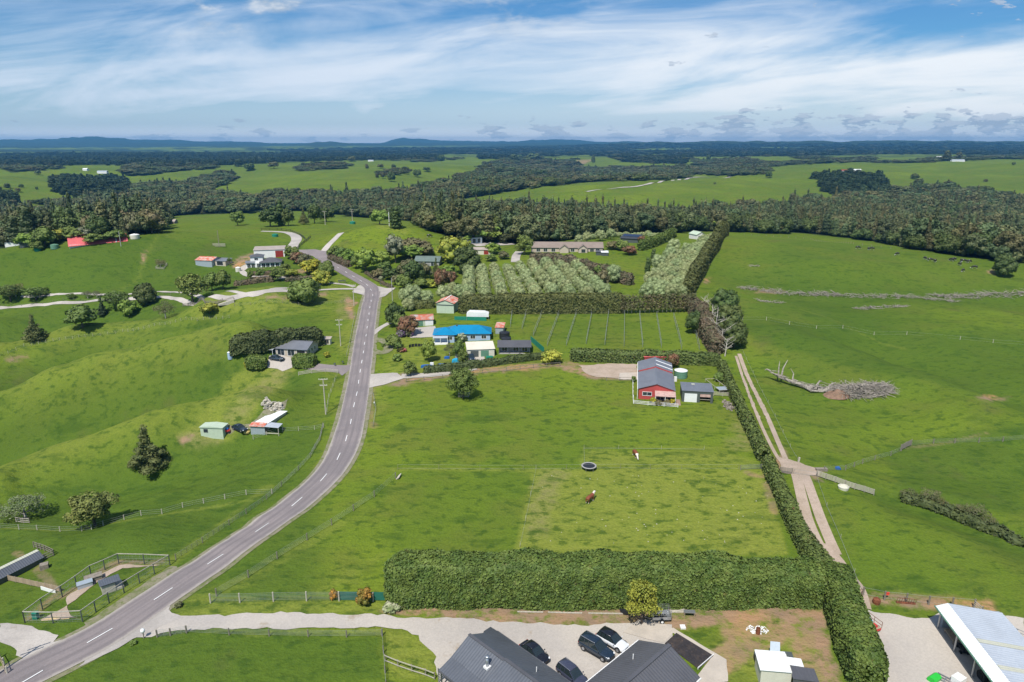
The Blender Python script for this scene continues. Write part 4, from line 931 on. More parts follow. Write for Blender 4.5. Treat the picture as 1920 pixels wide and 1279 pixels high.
# ---------------------------------------------------------------- single trees
def T1(key, px, py, wpx, hpx, label, name='tree', cat='tree', group=None):
    p = G(px, py); q = ppm(p); cm, tm, R_, H_ = TREE_PROTO[key]
    ph = math.atan2(CAMZ-p.z, math.hypot(p.x, p.y)); r = wpx/2/q; h = (hpx/q - 2*r*.35*math.sin(ph))/math.cos(ph); h = max(h, r*.8)
    o = plant_tree(key, (p.x, p.y, p.z-.1), 1.0, name, label, cat, group); o.scale = (r/R_*random.uniform(.94, 1.06), r/R_*random.uniform(.94, 1.06), h/H_*1.03); return o
for a in [
 ('conifer', 67,638,42,48,'loose conifer alone at the far left of the hillside'),
 ('round_mid', 155,615,52,42,'round olive green tree beside the left hillside fence'),
 ('conifer_dark', 193,591,22,34,'small dark spruce below the lane'),
 ('loose_mid', 221,580,56,40,'broad loose green tree just below the lane, left'),
 ('round_bright', 243,593,34,34,'small bright green tree in front of a broad loose tree'),
 ('dense_ball', 275,569,37,37,'dense dark ball shaped tree standing at the lane edge'),
 ('loose_rust', 311,597,42,38,'thin pale half bare tree on the left hillside'),
 ('loose_mid', 362,570,62,64,'large willow like green tree beside the lane'),
 ('round_mid', 398,545,34,32,'green tree left of a pair above the lane'),
 ('round_mid', 419,543,30,34,'green tree right of a pair above the lane'),
 ('round_lime', 393,587,34,20,'low yellow green bush beside the stock yard'),
 ('dense_green', 571,567,58,44,'big dense rounded green tree by the lane near the junction'),
 ('round_lime', 603,534,34,28,'yellow green ball tree by the road junction'),
 ('loose_rust', 301,501,22,18,'small brownish tree alone in the middle left paddock'),
 ('loose_mid', 20,565,48,36,'wide scrubby tree at the left end of the lane'),
 ('loose_rust', 30,556,40,28,'bare brownish tree behind the lane at far left'),
 ('loose_mid', 68,562,56,28,'spreading low tree on the lane bank at left'),
 ('loose_mid', 133,560,20,12,'tiny shrub between the two lane tracks'),
 ('loose_pale', 165,560,20,17,'small pale tree left of a pair between the lanes'),
 ('loose_pale', 182,558,18,15,'small pale tree right of a pair between the lanes'),
 ('conifer_broad', 280,876,78,82,'loose dark pine alone on the lower left slope'),
 ('loose_pale', 48,972,98,56,'pale half leafed spreading tree by a small rail guard'),
 ('willow', 178,986,92,82,'golden weeping willow in the lower left paddock'),
 ('sparse_dark', 868,747,54,62,'dark leafy tree inside a rail guard in the middle paddock'),
 ('lime_tree', 1203,1170,72,92,'yellow green tree standing beside the caged trailer'),
 ('macrocarpa', 1881,518,38,42,'dark lone tree by the orange bank at right'),
 ('macrocarpa', 1358,592,44,52,'rounded macrocarpa, rear one of the row above the track'),
 ('macrocarpa', 1366,622,46,54,'rounded macrocarpa, middle one of the row above the track'),
 ('macrocarpa', 1376,652,42,52,'rounded macrocarpa, front one of the row above the track'),
 ('dense_green', 1452-103,715,18,15,'small round shrub near the water tank paddock corner'),
 ('round_yellow', 584,513,42,28,'bright golden yellow tree in the white house garden'),
 ('round_red', 558,494,26,22,'reddish leafed tree beside the white house'),
 ('round_rust', 572,502,26,26,'olive brown tree between red and yellow trees'),
 ('round_mid', 548,486,26,24,'green tree behind the white house garden'),
 ('dense_green', 612,517,28,26,'dark green round shrub beside the upper road'),
 ('round_mid', 521,527,28,26,'dark shrub in front of the white house'),
 ('round_mid', 489,521,16,18,'small green shrub below the white house porch'),
 ('ball_mid', 470,522,12,16,'little green bush left of the white house garden'),
 ('round_lime', 545,518,30,12,'yellow green garden bush in front of the white house'),
 ('round_mid', 535,508,20,14,'garden shrub by the white house deck'),
 ('fern_tree', 431,499,10,16,'thin palm like tree left of the white house'),
 ('round_mid', 626,484,26,22,'green tree left end of garden by the T junction'),
 ('round_mid', 642,488,26,24,'green tree by the T junction garden, second'),
 ('round_bright', 657,494,26,28,'light green garden tree behind the red hedge'),
 ('round_mid', 668,504,22,26,'rounded green tree at the end of the red hedge'),
 ('round_bright', 686,509,40,44,'tall yellow green garden tree beside the upper road'),
 ('round_bright', 716,495,36,26,'broad light green shrub under the grey gum'),
 ('round_grey', 742,493,36,52,'tall grey green gum tree in the middle garden'),
 ('round_bright', 768,484,52,26,'wide bright green tree behind the green roofed house'),
 ('round_rust', 775,474,60,28,'brown leafed bank of trees below the round hill'),
 ('round_rust', 797,480,36,24,'dark brown end tree of the bank below the round hill'),
 ('round_lime', 850,490,64,46,'wide lime green tree near the middle sheds'),
 ('macrocarpa', 876,512,52,52,'large dark domed tree left of the olive grove'),
 ('round_rust', 763,524,36,38,'brown flowering tree in front of the green roofed house'),
 ('round_dark', 776,532,40,42,'dark tree front of the green roofed house'),
 ('round_rust', 797,524,30,32,'rusty flowering tree right of the green roofed house front'),
 ('conifer', 818,517,20,32,'small pointed conifer by the green roofed house'),
 ('round_bright', 842,520,28,24,'bright green shrub left of the olive trees'),
 ('round_red', 828,542,24,38,'dark reddish tree near the olive trees'),
 ('round_red', 846,536,22,28,'purple brown tree behind the left olive trees'),
 ('round_mid', 722,516,26,26,'green shrub on the garden bank by the road'),
 ('ball_rust', 708,522,26,18,'brown shrub low on the garden bank'),
 ('round_dark', 735,524,30,22,'tree fern clump beside the garden path'),
 ('ball_cream', 715,526,10,8,'small pale grey shrub on the roadside bank'),
 ('ball_orange', 709,520,8,8,'small orange shrub on the roadside bank'),
 ('ball_yellow', 760,524,14,8,'bright yellow low shrub in the middle garden'),
 ('round_mid', 757,542,30,26,'green garden tree above the pale olives'),
 ('round_rust', 744,534,22,20,'rust tipped shrub at the garden corner'),
 ('round_mid', 790,540,30,18,'spreading shrub above the orchard track'),
 ('round_lime', 808,538,30,16,'lime shrub patch above the orchard track'),
 ('round_dark', 742,612,36,44,'dark tree at the roadside beside the blue house'),
 ('round_mid', 750,618,24,30,'green tree next to the roadside tree by the blue house'),
 ('round_red', 765,628,38,38,'reddish brown tree beside the rusty roofed garage'),
 ('ball_purple', 752,632,18,16,'purple flowering shrub left, by the blue house yard'),
 ('ball_purple', 767,631,16,15,'purple flowering shrub right, by the blue house yard'),
 ('ball_pink', 756,660,14,10,'pink flowering bush on the blue house lawn'),
 ('round_bright', 804,678,26,42,'bright green upright tree on the blue house lawn'),
 ('loose_pale', 843,668,24,28,'bare grey garden tree by the cream garage'),
 ('round_mid', 860,672,22,34,'green tree beside the small pump shed'),
 ('ball_cream', 864,640,24,18,'cream flowering shrub in front of the blue house'),
 ('ball_yellow', 842,640,14,16,'yellow green ball shrub at the blue house steps'),
 ('round_mid', 869,684,20,30,'green tree in front of the cream garage corner'),
 ('round_lime', 1034,680,38,26,'bright yellow green bush at the end of the drive hedge'),
 ('round_mid', 738,652,30,24,'garden shrubs on the bank left of the pink bush'),
 ('fern_tree', 746,660,24,20,'palm like garden plant on the bank by the road'),
 ('ball_mid', 745,676,18,14,'shrub near the vegetable frames by the road'),
 ('round_mid', 770,704,26,28,'dark shrub beside the paddock entrance gate'),
 ('ball_mid', 719,650,8,7,'small hedge ball by the blue house driveway'),
 ('ball_mid', 1249,660+30,10,12,'shrub beside the barn house roof'),
 ('round_red', 1262,690,20,28,'rust red flowering tree by the water tank'),
 ('dense_green', 1348,715,18,18,'rounded dark bush near the hedge corner') ,
 ('ball_yellow', 1224,757,12,14,'yellow green shrub left in the barn house garden'),
 ('ball_yellow', 1261,758,12,14,'yellow green shrub right in the barn house garden'),
 ('ball_rust', 1234,760,14,12,'flowering rose bush left in the barn house garden'),
 ('ball_rust', 1249,760,14,12,'flowering rose bush right in the barn house garden'),
 ('ball_mid', 1188,716,9,12,'small tree at the left wall of the barn house'),
 ('round_mid', 446,423,24,26,'dark tree alone below the far drive'),
 ('round_dark', 507,425,40,34,'big dark tree on the far drive paddock, left'),
 ('tall_column', 528,424,16,46,'tall narrow dark tree on the far drive paddock'),
 ('round_dark', 541,424,24,32,'dark tree right of a tall narrow tree'),
 ('conifer', 570,421,24,30,'pointed dark tree near the far power poles'),
 ('round_dark', 590,419,28,34,'dark round tree by the far power poles'),
 ('round_dark', 612,416,30,26,'dark tree right of the far power poles'),
 ('round_bright', 712,421,34,28,'pale green willow on top of the round hill'),
 ('tall_column', 743,428,22,38,'dark upright tree on top of the round hill'),
 ('macrocarpa', 806,425,44,40,'tall dark macrocarpa at the edge of the round hill'),
 ('macrocarpa', 833,436,50,40,'dark macrocarpa stepping down from the round hill'),
 ('round_mid', 920,490,22,14,'green shrub by the middle paddock track'),
 ('round_rust', 945,486,22,16,'olive shrub left of the grove drive'),
 ('round_bright', 926,476,30,22,'bright green tree right of the white shed'),
 ('round_mid', 885,470,14,12,'small green tree beside the long blue shed'),
 ('round_mid', 984,478,30,36,'green tree at the left end of the brown house'),
 ('round_red', 1203,456,16,14,'dark red tree by the solar roofed house'),
 ('round_red', 1180,478,26,18,'rust tree in the brown house garden, right'),
 ('round_rust', 1150,468,28,16,'olive rust shrub between the two upper houses'),
 ('round_mid', 1166,470,26,20,'green garden tree left of a rust tree'),
 ('round_mid', 1130,520,30,26,'green shrub below the brown hedge'),
 ('round_rust', 1128,540,26,34,'brown upright tree among the olives'),
 ('round_lime', 1172,526,24,16,'yellow green palm like shrub between the olive blocks'),
 ('tall_column', 1214,512,12,28,'narrow dark tree beside the right olive block, front'),
 ('tall_column', 1224,498,12,30,'narrow dark tree beside the right olive block, rear'),
 ('macrocarpa', 1300,625,30,44,'untidy tree at the bend of the dead hedge'),
]: T1(*a, name='conifer' if a[0].startswith('conifer') else 'shrub' if a[0].startswith('ball') else 'tree', cat='shrub' if a[0].startswith('ball') else 'tree')
# belt of trees behind the red roofed sheds
CL = [('round_dark',20,460,60,44),('round_bright',55,462,44,26),('round_mid',85,462,44,34),('macrocarpa',100,440,50,44),('round_dark',125,446,40,56),('round_lime',112,452,40,22),('round_mid',140,452,40,26),('macrocarpa',150,440,36,36),
      ('round_rust',135,430,36,34),('round_bright',165,430,28,30),('macrocarpa',185,446,42,42),('conifer',204,440,34,46),('round_rust',172,446,30,40),('round_grey',158,450,34,26),('round_rust',235,436,50,42),('round_rust',255,440,34,40),('loose_pale',272,412,44,30),
      ('round_rust',285,437,52,42),('round_mid',305,434,20,22),('round_dark',62,444,46,44),('round_dark',30,440,50,40),('round_mid',180,455,40,18),('round_mid',215,450,40,18),('round_mid',70,470,22,18)]
CLN = {'round_dark':'dark rounded tree','round_bright':'bright green tree','round_mid':'mid green tree','macrocarpa':'very dark domed tree','round_lime':'lime green tree','round_rust':'brown olive tree','conifer':'pointed conifer','round_grey':'grey leafed tree','loose_pale':'pale thinly leafed tree'}
CLP = ['above the blue shed at the left edge','just right of the blue roofed shed','right of the blue shed, half way to the red roof','high above the left end of the red roof','tallest behind the left end of the red roof','low in front of the tallest tree near the red roof','directly left of the long red roof','behind the left half of the red roof',
       'set back above the red roof, left half','set back above the middle of the red roof','touching the middle of the red roof','pointed one over the middle of the red roof','between two dark trees over the red roof','low against the red roof, left half','broad one over the right end of the red roof','behind the right end of the red roof','farthest back, above the cluster',
       'at the right end of the tree belt','last small one at the right end of the belt','behind the blue shed, second from left','farthest left behind the sheds','low along the back of the red roof','low along the back of the red roof, right part','in front of the green water tanks']
for (k, x, y, w_, h_), pl in zip(CL, CLP): T1(k, x, y, w_, h_, CLN[k]+' '+pl)
# scattered dots of trees in the far paddocks
FT = [(72,328,10,8),(40,352,8,6),(14,352,12,8),(34,360,10,7),(10,370,10,9),(54,382,6,7),(84,377,7,6),(69,356,5,5),(688,316,8,8),(714,316,12,8),(738,315,8,6),(707,333,7,8),(718,335,8,10),(734,341,14,16),(758,321,14,8),(800,322,14,8),(782,332,16,12),(830,348,18,14),
      (514,316,18,12),(468,320,20,12),(448,312,16,12),(383,340,6,4),(1441,334,12,12),(1775,302,14,18),(1797,300,10,14),(1900,310,6,5),(1848,341,8,5),(660,303,14,9),(1328,302,8,10),(1112,306,8,14),(1340,346,5,4),(827,302,14,10),(965,303,20,12),(1000,300,22,12),(1715,336,14,9),(1722,345,20,10)]
for i, (x, y, w_, h_) in enumerate(FT): T1(['bush_a', 'bush_c', 'bush_d'][i % 3], x, y, w_, h_, 'small dark tree dotted on the distant pastures', group='lone trees dotted over the distant pastures')
EXW = [([(1490,297),(1530,294),(1560,296),(1500,300)],'small wood on the far right terrace'),([(1290,318),(1345,312),(1400,317),(1440,326),(1380,330),(1300,328)],'gully wood right of the centre valley'),([(1560,302),(1640,298),(1645,301),(1575,306)],'far tree row behind the right milking shed'),
 ([(400,300),(470,296),(540,298),(470,303)],'far tree line behind the left pasture hill'),([(610,296),(660,294),(700,297),(640,300)],'far tree line on the left centre pasture'),([(0,318),(60,314),(120,316),(60,322)],'tree line on the far left terrace'),
 ([(60,384),(110,376),(150,378),(120,388)],'bush edge creeping over the left pasture'),([(850,330),(905,322),(900,336),(860,340)],'bush tongue at the end of the middle pasture'),([(1060,302),(1080,298),(1085,310),(1065,312)],'clump left of the far clearing'),([(1640,385),(1760,352),(1800,356),(1700,400)],'pale scrub slope in the right valley'),
 ([(160,300),(240,296),(330,298),(240,304)],'shelter line below the far pine plantation'),([(720,300),(800,296),(880,298),(800,303)],'shelter line across the middle far paddocks'),([(1180,296),(1260,292),(1290,298),(1200,302)],'dark wood edge right of the far clearing')]
for i, (pl, lb) in enumerate(EXW): wood('far_trees', pl, BUSH, lb, seed=60+i, rel=.009, base_sp=7, hs=.85, dmax=7000)
# olive grove in rows
def bil(q, u, v): return tuple((q[0][k]*(1-u)+q[1][k]*u)*(1-v)+(q[3][k]*(1-u)+q[2][k]*u)*v for k in (0, 1))
_n = 0; _blk = -1
for q, nu, nv, row in [([(868,522),(1078,492),(1152,562),(862,568)], 9, 12, 0), ([(1318,456),(1350,448),(1290,562),(1196,562)], 4, 18, 1), ([(1268,488),(1300,470),(1255,520),(1200,545)], 2, 6, 1)]:
    _blk += 1
    for i in range(nu):
        for j in range(nv):
            u = (i+.5)/nu; v = (j+.5)/nv
            x, y = bil(q, u, v); p = G(x+random.uniform(-1, 1), y+random.uniform(-.6, .6)); s = random.uniform(.80, 1.02)
            plant_tree('olive_%d' % random.randrange(3), (p.x, p.y, p.z-.1), s, 'olive_tree', 'olive tree, %s from back, %s row from left, %s' % (ORD[j], ORD[i], ['left grove', 'right grove', 'small top grove'][_blk]), 'olive tree', 'olive trees in the grove', sz=random.uniform(.95, 1.2)); _n += 1
for x, y, s, l in [(760,566,.95,'first pale olive tree beside the road turn-off'),(775,572,1.35,'largest pale olive tree near the road turn-off'),(766,583,.8,'low pale olive tree in front of the largest one'),(800,572,.95,'upright pale olive tree on the lawn track'),(833,566,1.1,'pale olive tree behind the red roofed shed'),
                   (862,562,1.0,'pale olive tree just left of the tall hedge'),(848,558,1.0,'pale olive tree second from the tall hedge'),(1150,530,1.3,'large pale olive alone between the grove blocks'),(1100,455,1.0,'pale olive by the far end of the brown house'),(1085,458,.9,'pale olive behind the brown house roof'),
                   (1125,452,1.1,'pale olive left of the solar roof'),(1145,449,1.1,'pale olive near the solar roof'),(1262,474,1.2,'pale olive at the top of the right block'),(1255,490,1.2,'pale olive at the edge of the right block'),(1235,506,1.2,'broad pale olive beside the narrow dark trees')]:
    p = G(x, y); plant_tree('olive_%d' % random.randrange(3), p, s, 'olive_tree', l, 'olive tree', sz=1.1)
for i in range(26):
    x = 1060+i*7+random.uniform(-2, 2); y = 450-random.uniform(0, 7)-(x-1060)*.02; p = G(x, y)
    plant_tree('olive_%d' % (i % 3), p, .8, 'olive_tree', 'young pale olive below the forest edge, %s from the left' % ORD[i], 'olive tree', 'young olives below the forest edge', sz=.7)

# ---------------------------------------------------------------- hedges
def HG(pp, h, w_, m_, leaf, dens, label, seed, **k): return hedge([G(*p) for p in pp], h, w_, M[m_], leaf, dens, seed=seed, label=label, **k)
HG([(728,1118),(800,1119),(1000,1121),(1250,1121),(1350,1121),(1366,1121),(1450,1121),(1548,1120)], [6.4,6.8,6.9,6.7,6.6,5.9,5.8,5.6], [5.2,5.4,5.4,5.3,5.2,5,5,5], 'hedge_green', .30, 32, 'tall wide clipped hedge across the foreground, nearest the camera', 1, rough=.42, hvar=.15)
HG([(1560,1095),(1572,1140),(1588,1190),(1606,1240),(1630,1300)], [4.2,5.0,5.0,4.9,4.8], [4.2,4.4,4.4,4.4,4.4], 'hedge_green', .32, 28, 'thick green hedge running off the bottom right corner', 2, rough=.3, hvar=.1)
HG([(1352,690),(1366,725),(1385,765),(1403,802),(1420,838),(1432,866)], [2.8,2.6,2.5,2.4,2.4,3.0], 2.1, 'hedge_mix', .42, 12, 'brownish boundary hedge beside the race, far half', 3, rough=.25, hvar=.25)
HG([(1437,873),(1456,915),(1474,955),(1494,1000),(1520,1050),(1545,1090)], [2.5,2.5,2.6,2.6,2.9,4.0], [2.2,2.2,2.3,2.4,2.8,3.6], 'hedge_mix', .38, 14, 'brownish boundary hedge beside the race, near half', 4, rough=.25, hvar=.2)
HG([(1070,676),(1150,678),(1250,681),(1350,685)], 3.4, 2.4, 'hedge_mix', .45, 10, 'long reddish topped hedge behind the barn house', 5, rough=.22)
HG([(862,586),(900,587),(1000,587),(1100,586),(1168,586)], [6,7.0,7.2,7.2,7.0], 3.6, 'hedge_olive', .60, 6, 'tall clipped brown green hedge in front of the olive grove', 6, rough=.25, hvar=.08)
HG([(1288,560),(1302,530),(1320,500),(1340,470),(1360,442)], [7,8.5,9,9,9], 4.0, 'hedge_olive', .7, 4.5, 'tall narrow shelter hedge dividing olive grove and right pasture', 7, rough=.3, hvar=.15)
HG([(1200,470),(1225,462),(1250,452),(1262,444)], 5, 4, 'hedge_green', .7, 4, 'clipped green hedge by the solar roofed house', 8)
HG([(995,494),(1040,499),(1090,508),(1140,524),(1185,535)], [5,6,6,5.5,4], 3.5, 'hedge_brown', .6, 5, 'brown conifer hedge between brown house and olives', 9, hvar=.4)
HG([(434,664),(480,658),(540,650),(604,645)], [5,5.6,5.4,5.2], 5, 'hedge_dark', .5, 8, 'tall ragged hedge behind the grey roofed house', 10, rough=.4, hvar=.4)
HG([(462,688),(500,688)], 3.6, 4.2, 'hedge_green', .36, 12, 'left box hedge in front of the grey roofed house', 11, hvar=.1)
HG([(552,686),(592,686)], 3.6, 4.2, 'hedge_green', .36, 12, 'right box hedge in front of the grey roofed house', 12, hvar=.1)
HG([(764,580),(814,577)], 3.0, 2.4, 'hedge_olive', .45, 8, 'low dark hedge behind the rusty roofed garage', 13)
HG([(795,700),(850,695),(905,688),(960,680),(1030,671)], 1.9, 1.6, 'hedge_dark', .4, 9, 'low garden hedge along the shared drive', 14, hvar=.5)
HG([(440,536),(475,532),(512,529)], 2.2, 2, 'hedge_brown', .5, 7, 'red brown hedge left of a dark shrub below the white house', 15)
HG([(535,528),(560,526),(590,525)], 1.8, 1.8, 'hedge_brown', .5, 7, 'red brown hedge right part below the white house', 16)
HG([(473,517),(515,514)], 1.8, 1.8, 'hedge_brown', .5, 7, 'small brown hedge right in front of the white house', 17)
HG([(618,484),(635,492),(655,501)], 2.6, 3, 'hedge_brown', .5, 7, 'dark red clipped hedge along the upper road', 18)
HG([(686,512),(700,522),(720,533),(735,540)], .9, 1.6, 'hedge_brown', .4, 7, 'low red ground hedge on the roadside bank', 19)
HG([(1296,578),(1310,600),(1325,632),(1345,664)], [5,6,6,5], 4.6, 'hedge_brown', .5, 6, 'untidy dead brown hedge beside the trellis field', 20, rough=.5, hvar=.5)
HG([(1052,462),(1150,455),(1258,446)], 7, 6, 'hedge_dark', .9, 3, 'dark tree belt closing the olive rows below the forest', 21, rough=.6, hvar=.3) if False else None
HG([(650,690),(655,660)], .8, 1.2, 'hedge_brown', .3, 10, 'strip of long grass on the roadside bank', 22) if False else None
HG([(1690,938),(1740,948),(1780,962),(1820,980),(1870,1000),(1920,1025)], [1.2,1.5,1.5,1.5,1.2,1], [2,3,3,3,2.5,2], 'hedge_dark', .4, 9, 'dark scrub lining the right hand drain', 23, hvar=.7)
for i, (x, y, w_, h_) in enumerate([(1705,935,34,24),(1745,940,40,30),(1760,950,34,24),(1830,972,44,34),(1850,985,36,26),(1800,962,30,22)]):
    T1('loose_rust', x, y, w_, h_, 'bare brownish willow scrub above the right hand drain, %s clump from the track side' % ORD[[0,1,2,4,5,3][i]], name='shrub', cat='shrub', group='bare willow scrub above the drain')
T1('ball_orange', 683,1133,30,34,'rounded orange and green shrub by the netting fence', name='shrub', cat='shrub')
T1('ball_orange', 626,1124,16,22,'thin orange leafed sapling beside the netting fence', name='shrub', cat='shrub')
T1('ball_cream', 735,1143,34,18,'pale variegated shrub at the left foot of the big hedge', name='shrub', cat='shrub')
T1('ball_rust', 335,1138,14,11,'small dark red shrub at the driveway corner', name='shrub', cat='shrub')
T1('ball_mid', 250,1208,14,10,'small green bush below the white letterbox', name='shrub', cat='shrub')
T1('ball_yellow', 883-3,0+712-9,1,1,'x') if False else None
T1('ball_yellow', 613,670,12,12,'yellow flowering bush right of the grey roofed house', name='shrub', cat='shrub')
T1('ball_yellow', 466,690,16,18,'yellow topped shrub at the left end of the box hedge', name='shrub', cat='shrub')
for i, (x, y) in enumerate([(1168+k*8.2, 588-.2*k) for k in range(17)]):
    T1('twiggy', x, y, 15, 34, 'pale thin trunked shelter tree, %s from the tall hedge in its bare row' % ORD[i], group='bare shelter trees beside the tall hedge')
# ---------------------------------------------------------------- building helpers
def pz(px, py, z):
    x, y = on_plane(px, py, z); return Vector((x, y, z))
def roofmat(name, c, rough=.45, var=.08, metal=.25, c2=None, c2amt=1, scale=.35): return mat(name, c, rough, var, scale, metal, col2=c2, c2amt=c2amt, spec=.5)
roofmat('roof_slate', (.125, .135, .155), .42); roofmat('roof_blue', (.005, .26, .50), .4); roofmat('roof_brown', (.26, .205, .17), .7, metal=0)
roofmat('roof_charcoal', (.12, .12, .13), .5); roofmat('roof_grey', (.21, .22, .245), .4); roofmat('roof_zinc', (.62, .66, .70), .35, .06, .35)
roofmat('roof_cream', (.72, .66, .54), .5, .05, 0); roofmat('roof_rust', (.55, .12, .06), .7, .2, 0, c2=(.55, .45, .38), scale=.8); roofmat('roof_rust2', (.45, .13, .07), .7, .2, 0, c2=(.40, .38, .36), scale=.5)
roofmat('roof_green', (.17, .22, .19), .5); roofmat('roof_tan', (.40, .34, .29), .6, .08, 0); roofmat('roof_white', (.80, .81, .80), .4, .04, 0); roofmat('roof_redpink', (.62, .13, .13), .55, .06, 0); roofmat('roof_darkgrey', (.065, .07, .075), .5)
mat('wall_white', (.78, .78, .76), .6, .04); mat('wall_blue', (.36, .47, .62), .6, .05); mat('wall_red', (.44, .070, .065), .6, .08, 3); mat('wall_cream', (.62, .60, .50), .6, .05)
mat('wall_green', (.46, .55, .42), .6, .05); mat('wall_dark', (.085, .10, .095), .55, .08); mat('wall_grey', (.34, .33, .32), .7, .06); mat('wall_tan', (.50, .43, .34), .7, .06); mat('wall_steel', (.42, .48, .53), .4, .06, 2, .3)
mat('timber', (.40, .31, .21), .85, .2, 3); mat('old_timber', (.27, .235, .19), .9, .2, 3); mat('post_wood', (.235, .21, .17), .9, .2, 4); mat('pale_post', (.50, .46, .38), .9, .15, 4)
mat('glass_dark', (.03, .04, .05), .08, .05, 1, 0, spec=.8); mat('white_trim', (.80, .80, .78), .5, .03); mat('steel', (.48, .50, .52), .35, .08, 3, .7); mat('wire', (.42, .44, .42), .5, .05, 1, .4)
mat('black_plastic', (.022, .024, .028), .5, .1); mat('rust', (.22, .075, .035), .85, .25, 3); mat('green_mesh', (.02, .14, .10), .8, .1); mat('net_green', (.012, .20, .13), .8, .1)
mat('door_red', (.30, .035, .025), .6, .08); mat('blue_plastic', (.02, .12, .40), .5, .1); mat('tank_green', (.12, .25, .17), .5, .05); mat('concrete_grey', (.40, .39, .37), .85, .1, 1); mat('orange_sheet', (.55, .37, .32), .7, .15, 1)
mat('flag_red', (.75, .08, .05), .6, .05); mat('lime_paint', (.03, .50, .05), .5, .05); mat('skylight', (.50, .50, .40), .35, .05); mat('deck_wood', (.35, .24, .19), .8, .15, 3)

def corr(mb, a, b, c, d, pitch=.4, amp=.03, thick=.04):
    """corrugated sheet: a-b along the eave, d-c along the ridge"""
    a, b, c, d = map(Vector, (a, b, c, d)); n = max(4, int((b-a).length/pitch)*2); nn = (b-a).cross(d-a).normalized()
    if nn.z < 0: nn = -nn
    vs = []; fs = []
    for i in range(n+1):
        t = i/n; o = nn*(amp*(i % 2)); vs += [a.lerp(b, t)+o, d.lerp(c, t)+o, a.lerp(b, t)-nn*thick, d.lerp(c, t)-nn*thick]
    for i in range(n): k = i*4; fs += [(k, k+4, k+5, k+1), (k+2, k+3, k+7, k+6)]
    k = n*4; fs += [(0, 1, 3, 2), (k, k+2, k+3, k+1)]
    for i in range(n): k = i*4; fs += [(k, k+2, k+6, k+4), (k+1, k+5, k+7, k+3)]
    mb.add(vs, fs)
def frame(pa, pb, za=None):
    A = G(*pa); B = G(*pb); d = (B-A).to_2d(); return A, d.length, math.atan2(d.y, d.x)
def rootb(name, A, rz, label, cat, z=None):
    return empty(name, (A.x, A.y, A.z if z is None else z), rz, label, cat)
def wallbox(root, x0, x1, y0, y1, z1, m, name='wall', z0=-.8, gable=None, ridge=None, t=.0):
    """walls of a block; gable 'x' (ridge runs along x) or 'y'"""
    b = MB()
    if gable is None: b.box(x0, x1, y0, y1, z0, z1)
    elif gable == 'y': b.extr([(x0, z0), (x1, z0), (x1, z1), ((x0+x1)/2, ridge), (x0, z1)], y0, y1)
    else:
        ym = (y0+y1)/2
        b.add([(x0,y0,z0),(x0,y1,z0),(x0,y1,z1),(x0,ym,ridge),(x0,y0,z1),(x1,y0,z0),(x1,y1,z0),(x1,y1,z1),(x1,ym,ridge),(x1,y0,z1)],
              [(0,1,2,3,4),(9,8,7,6,5),(0,4,9,5),(4,3,8,9),(3,2,7,8),(2,1,6,7),(1,0,5,6)])
    return b.out(name, m, root)
def gableroof(root, x0, x1, y0, y1, ze, zr, axis, m, oh=.35, pitch=.4, off=.06, name='roof', cap=None):
    b = MB()
    if axis == 'x':
        ym = (y0+y1)/2; s = (zr-ze)/(ym-y0); e = oh*s
        corr(b, (x0-oh, y0-oh, ze-e+off), (x1+oh, y0-oh, ze-e+off), (x1+oh, ym, zr+off), (x0-oh, ym, zr+off), pitch)
        corr(b, (x0-oh, y1+oh, ze-e+off), (x1+oh, y1+oh, ze-e+off), (x1+oh, ym, zr+off), (x0-oh, ym, zr+off), pitch)
        r = ((x0-oh, ym, zr+off+.05), (x1+oh, ym, zr+off+.05))
    else:
        xm = (x0+x1)/2; s = (zr-ze)/(xm-x0); e = oh*s
        corr(b, (x0-oh, y0-oh, ze-e+off), (x0-oh, y1+oh, ze-e+off), (xm, y1+oh, zr+off), (xm, y0-oh, zr+off), pitch)
        corr(b, (x1+oh, y0-oh, ze-e+off), (x1+oh, y1+oh, ze-e+off), (xm, y1+oh, zr+off), (xm, y0-oh, zr+off), pitch)
        r = ((xm, y0-oh, zr+off+.05), (xm, y1+oh, zr+off+.05))
    o = b.out(name, m, root)
    c = MB(); c.bar(r[0], r[1], .36, .07); c.out('ridge_cap', cap or m, o); return o
def monoroof(root, x0, x1, y0, y1, zf, zb, m, oh=.25, pitch=.4, name='roof', along='y'):
    b = MB(); e = (zb-zf)/(y1-y0)*oh if along == 'y' else (zb-zf)/(x1-x0)*oh
    if along == 'y': corr(b, (x0-oh, y0-oh, zf-e+.06), (x1+oh, y0-oh, zf-e+.06), (x1+oh, y1+oh, zb+e+.06), (x0-oh, y1+oh, zb+e+.06), pitch)
    else: corr(b, (x0-oh, y0-oh, zf-e+.06), (x0-oh, y1+oh, zf-e+.06), (x1+oh, y1+oh, zb+e+.06), (x1+oh, y0-oh, zb+e+.06), pitch)
    return b.out(name, m, root)
def hiproof(root, x0, x1, y0, y1, ze, zr, m, oh=.4, name='roof'):
    x0 -= oh; x1 += oh; y0 -= oh; y1 += oh; ym = (y0+y1)/2; k = min((y1-y0)/2, (x1-x0)/2-.1)
    b = MB(); b.add([(x0,y0,ze),(x1,y0,ze),(x1,y1,ze),(x0,y1,ze),(x0+k,ym,zr),(x1-k,ym,zr)], [(0,1,5,4),(1,2,5),(2,3,4,5),(3,0,4),(3,2,1,0)])
    o = b.out(name, m, root); return o
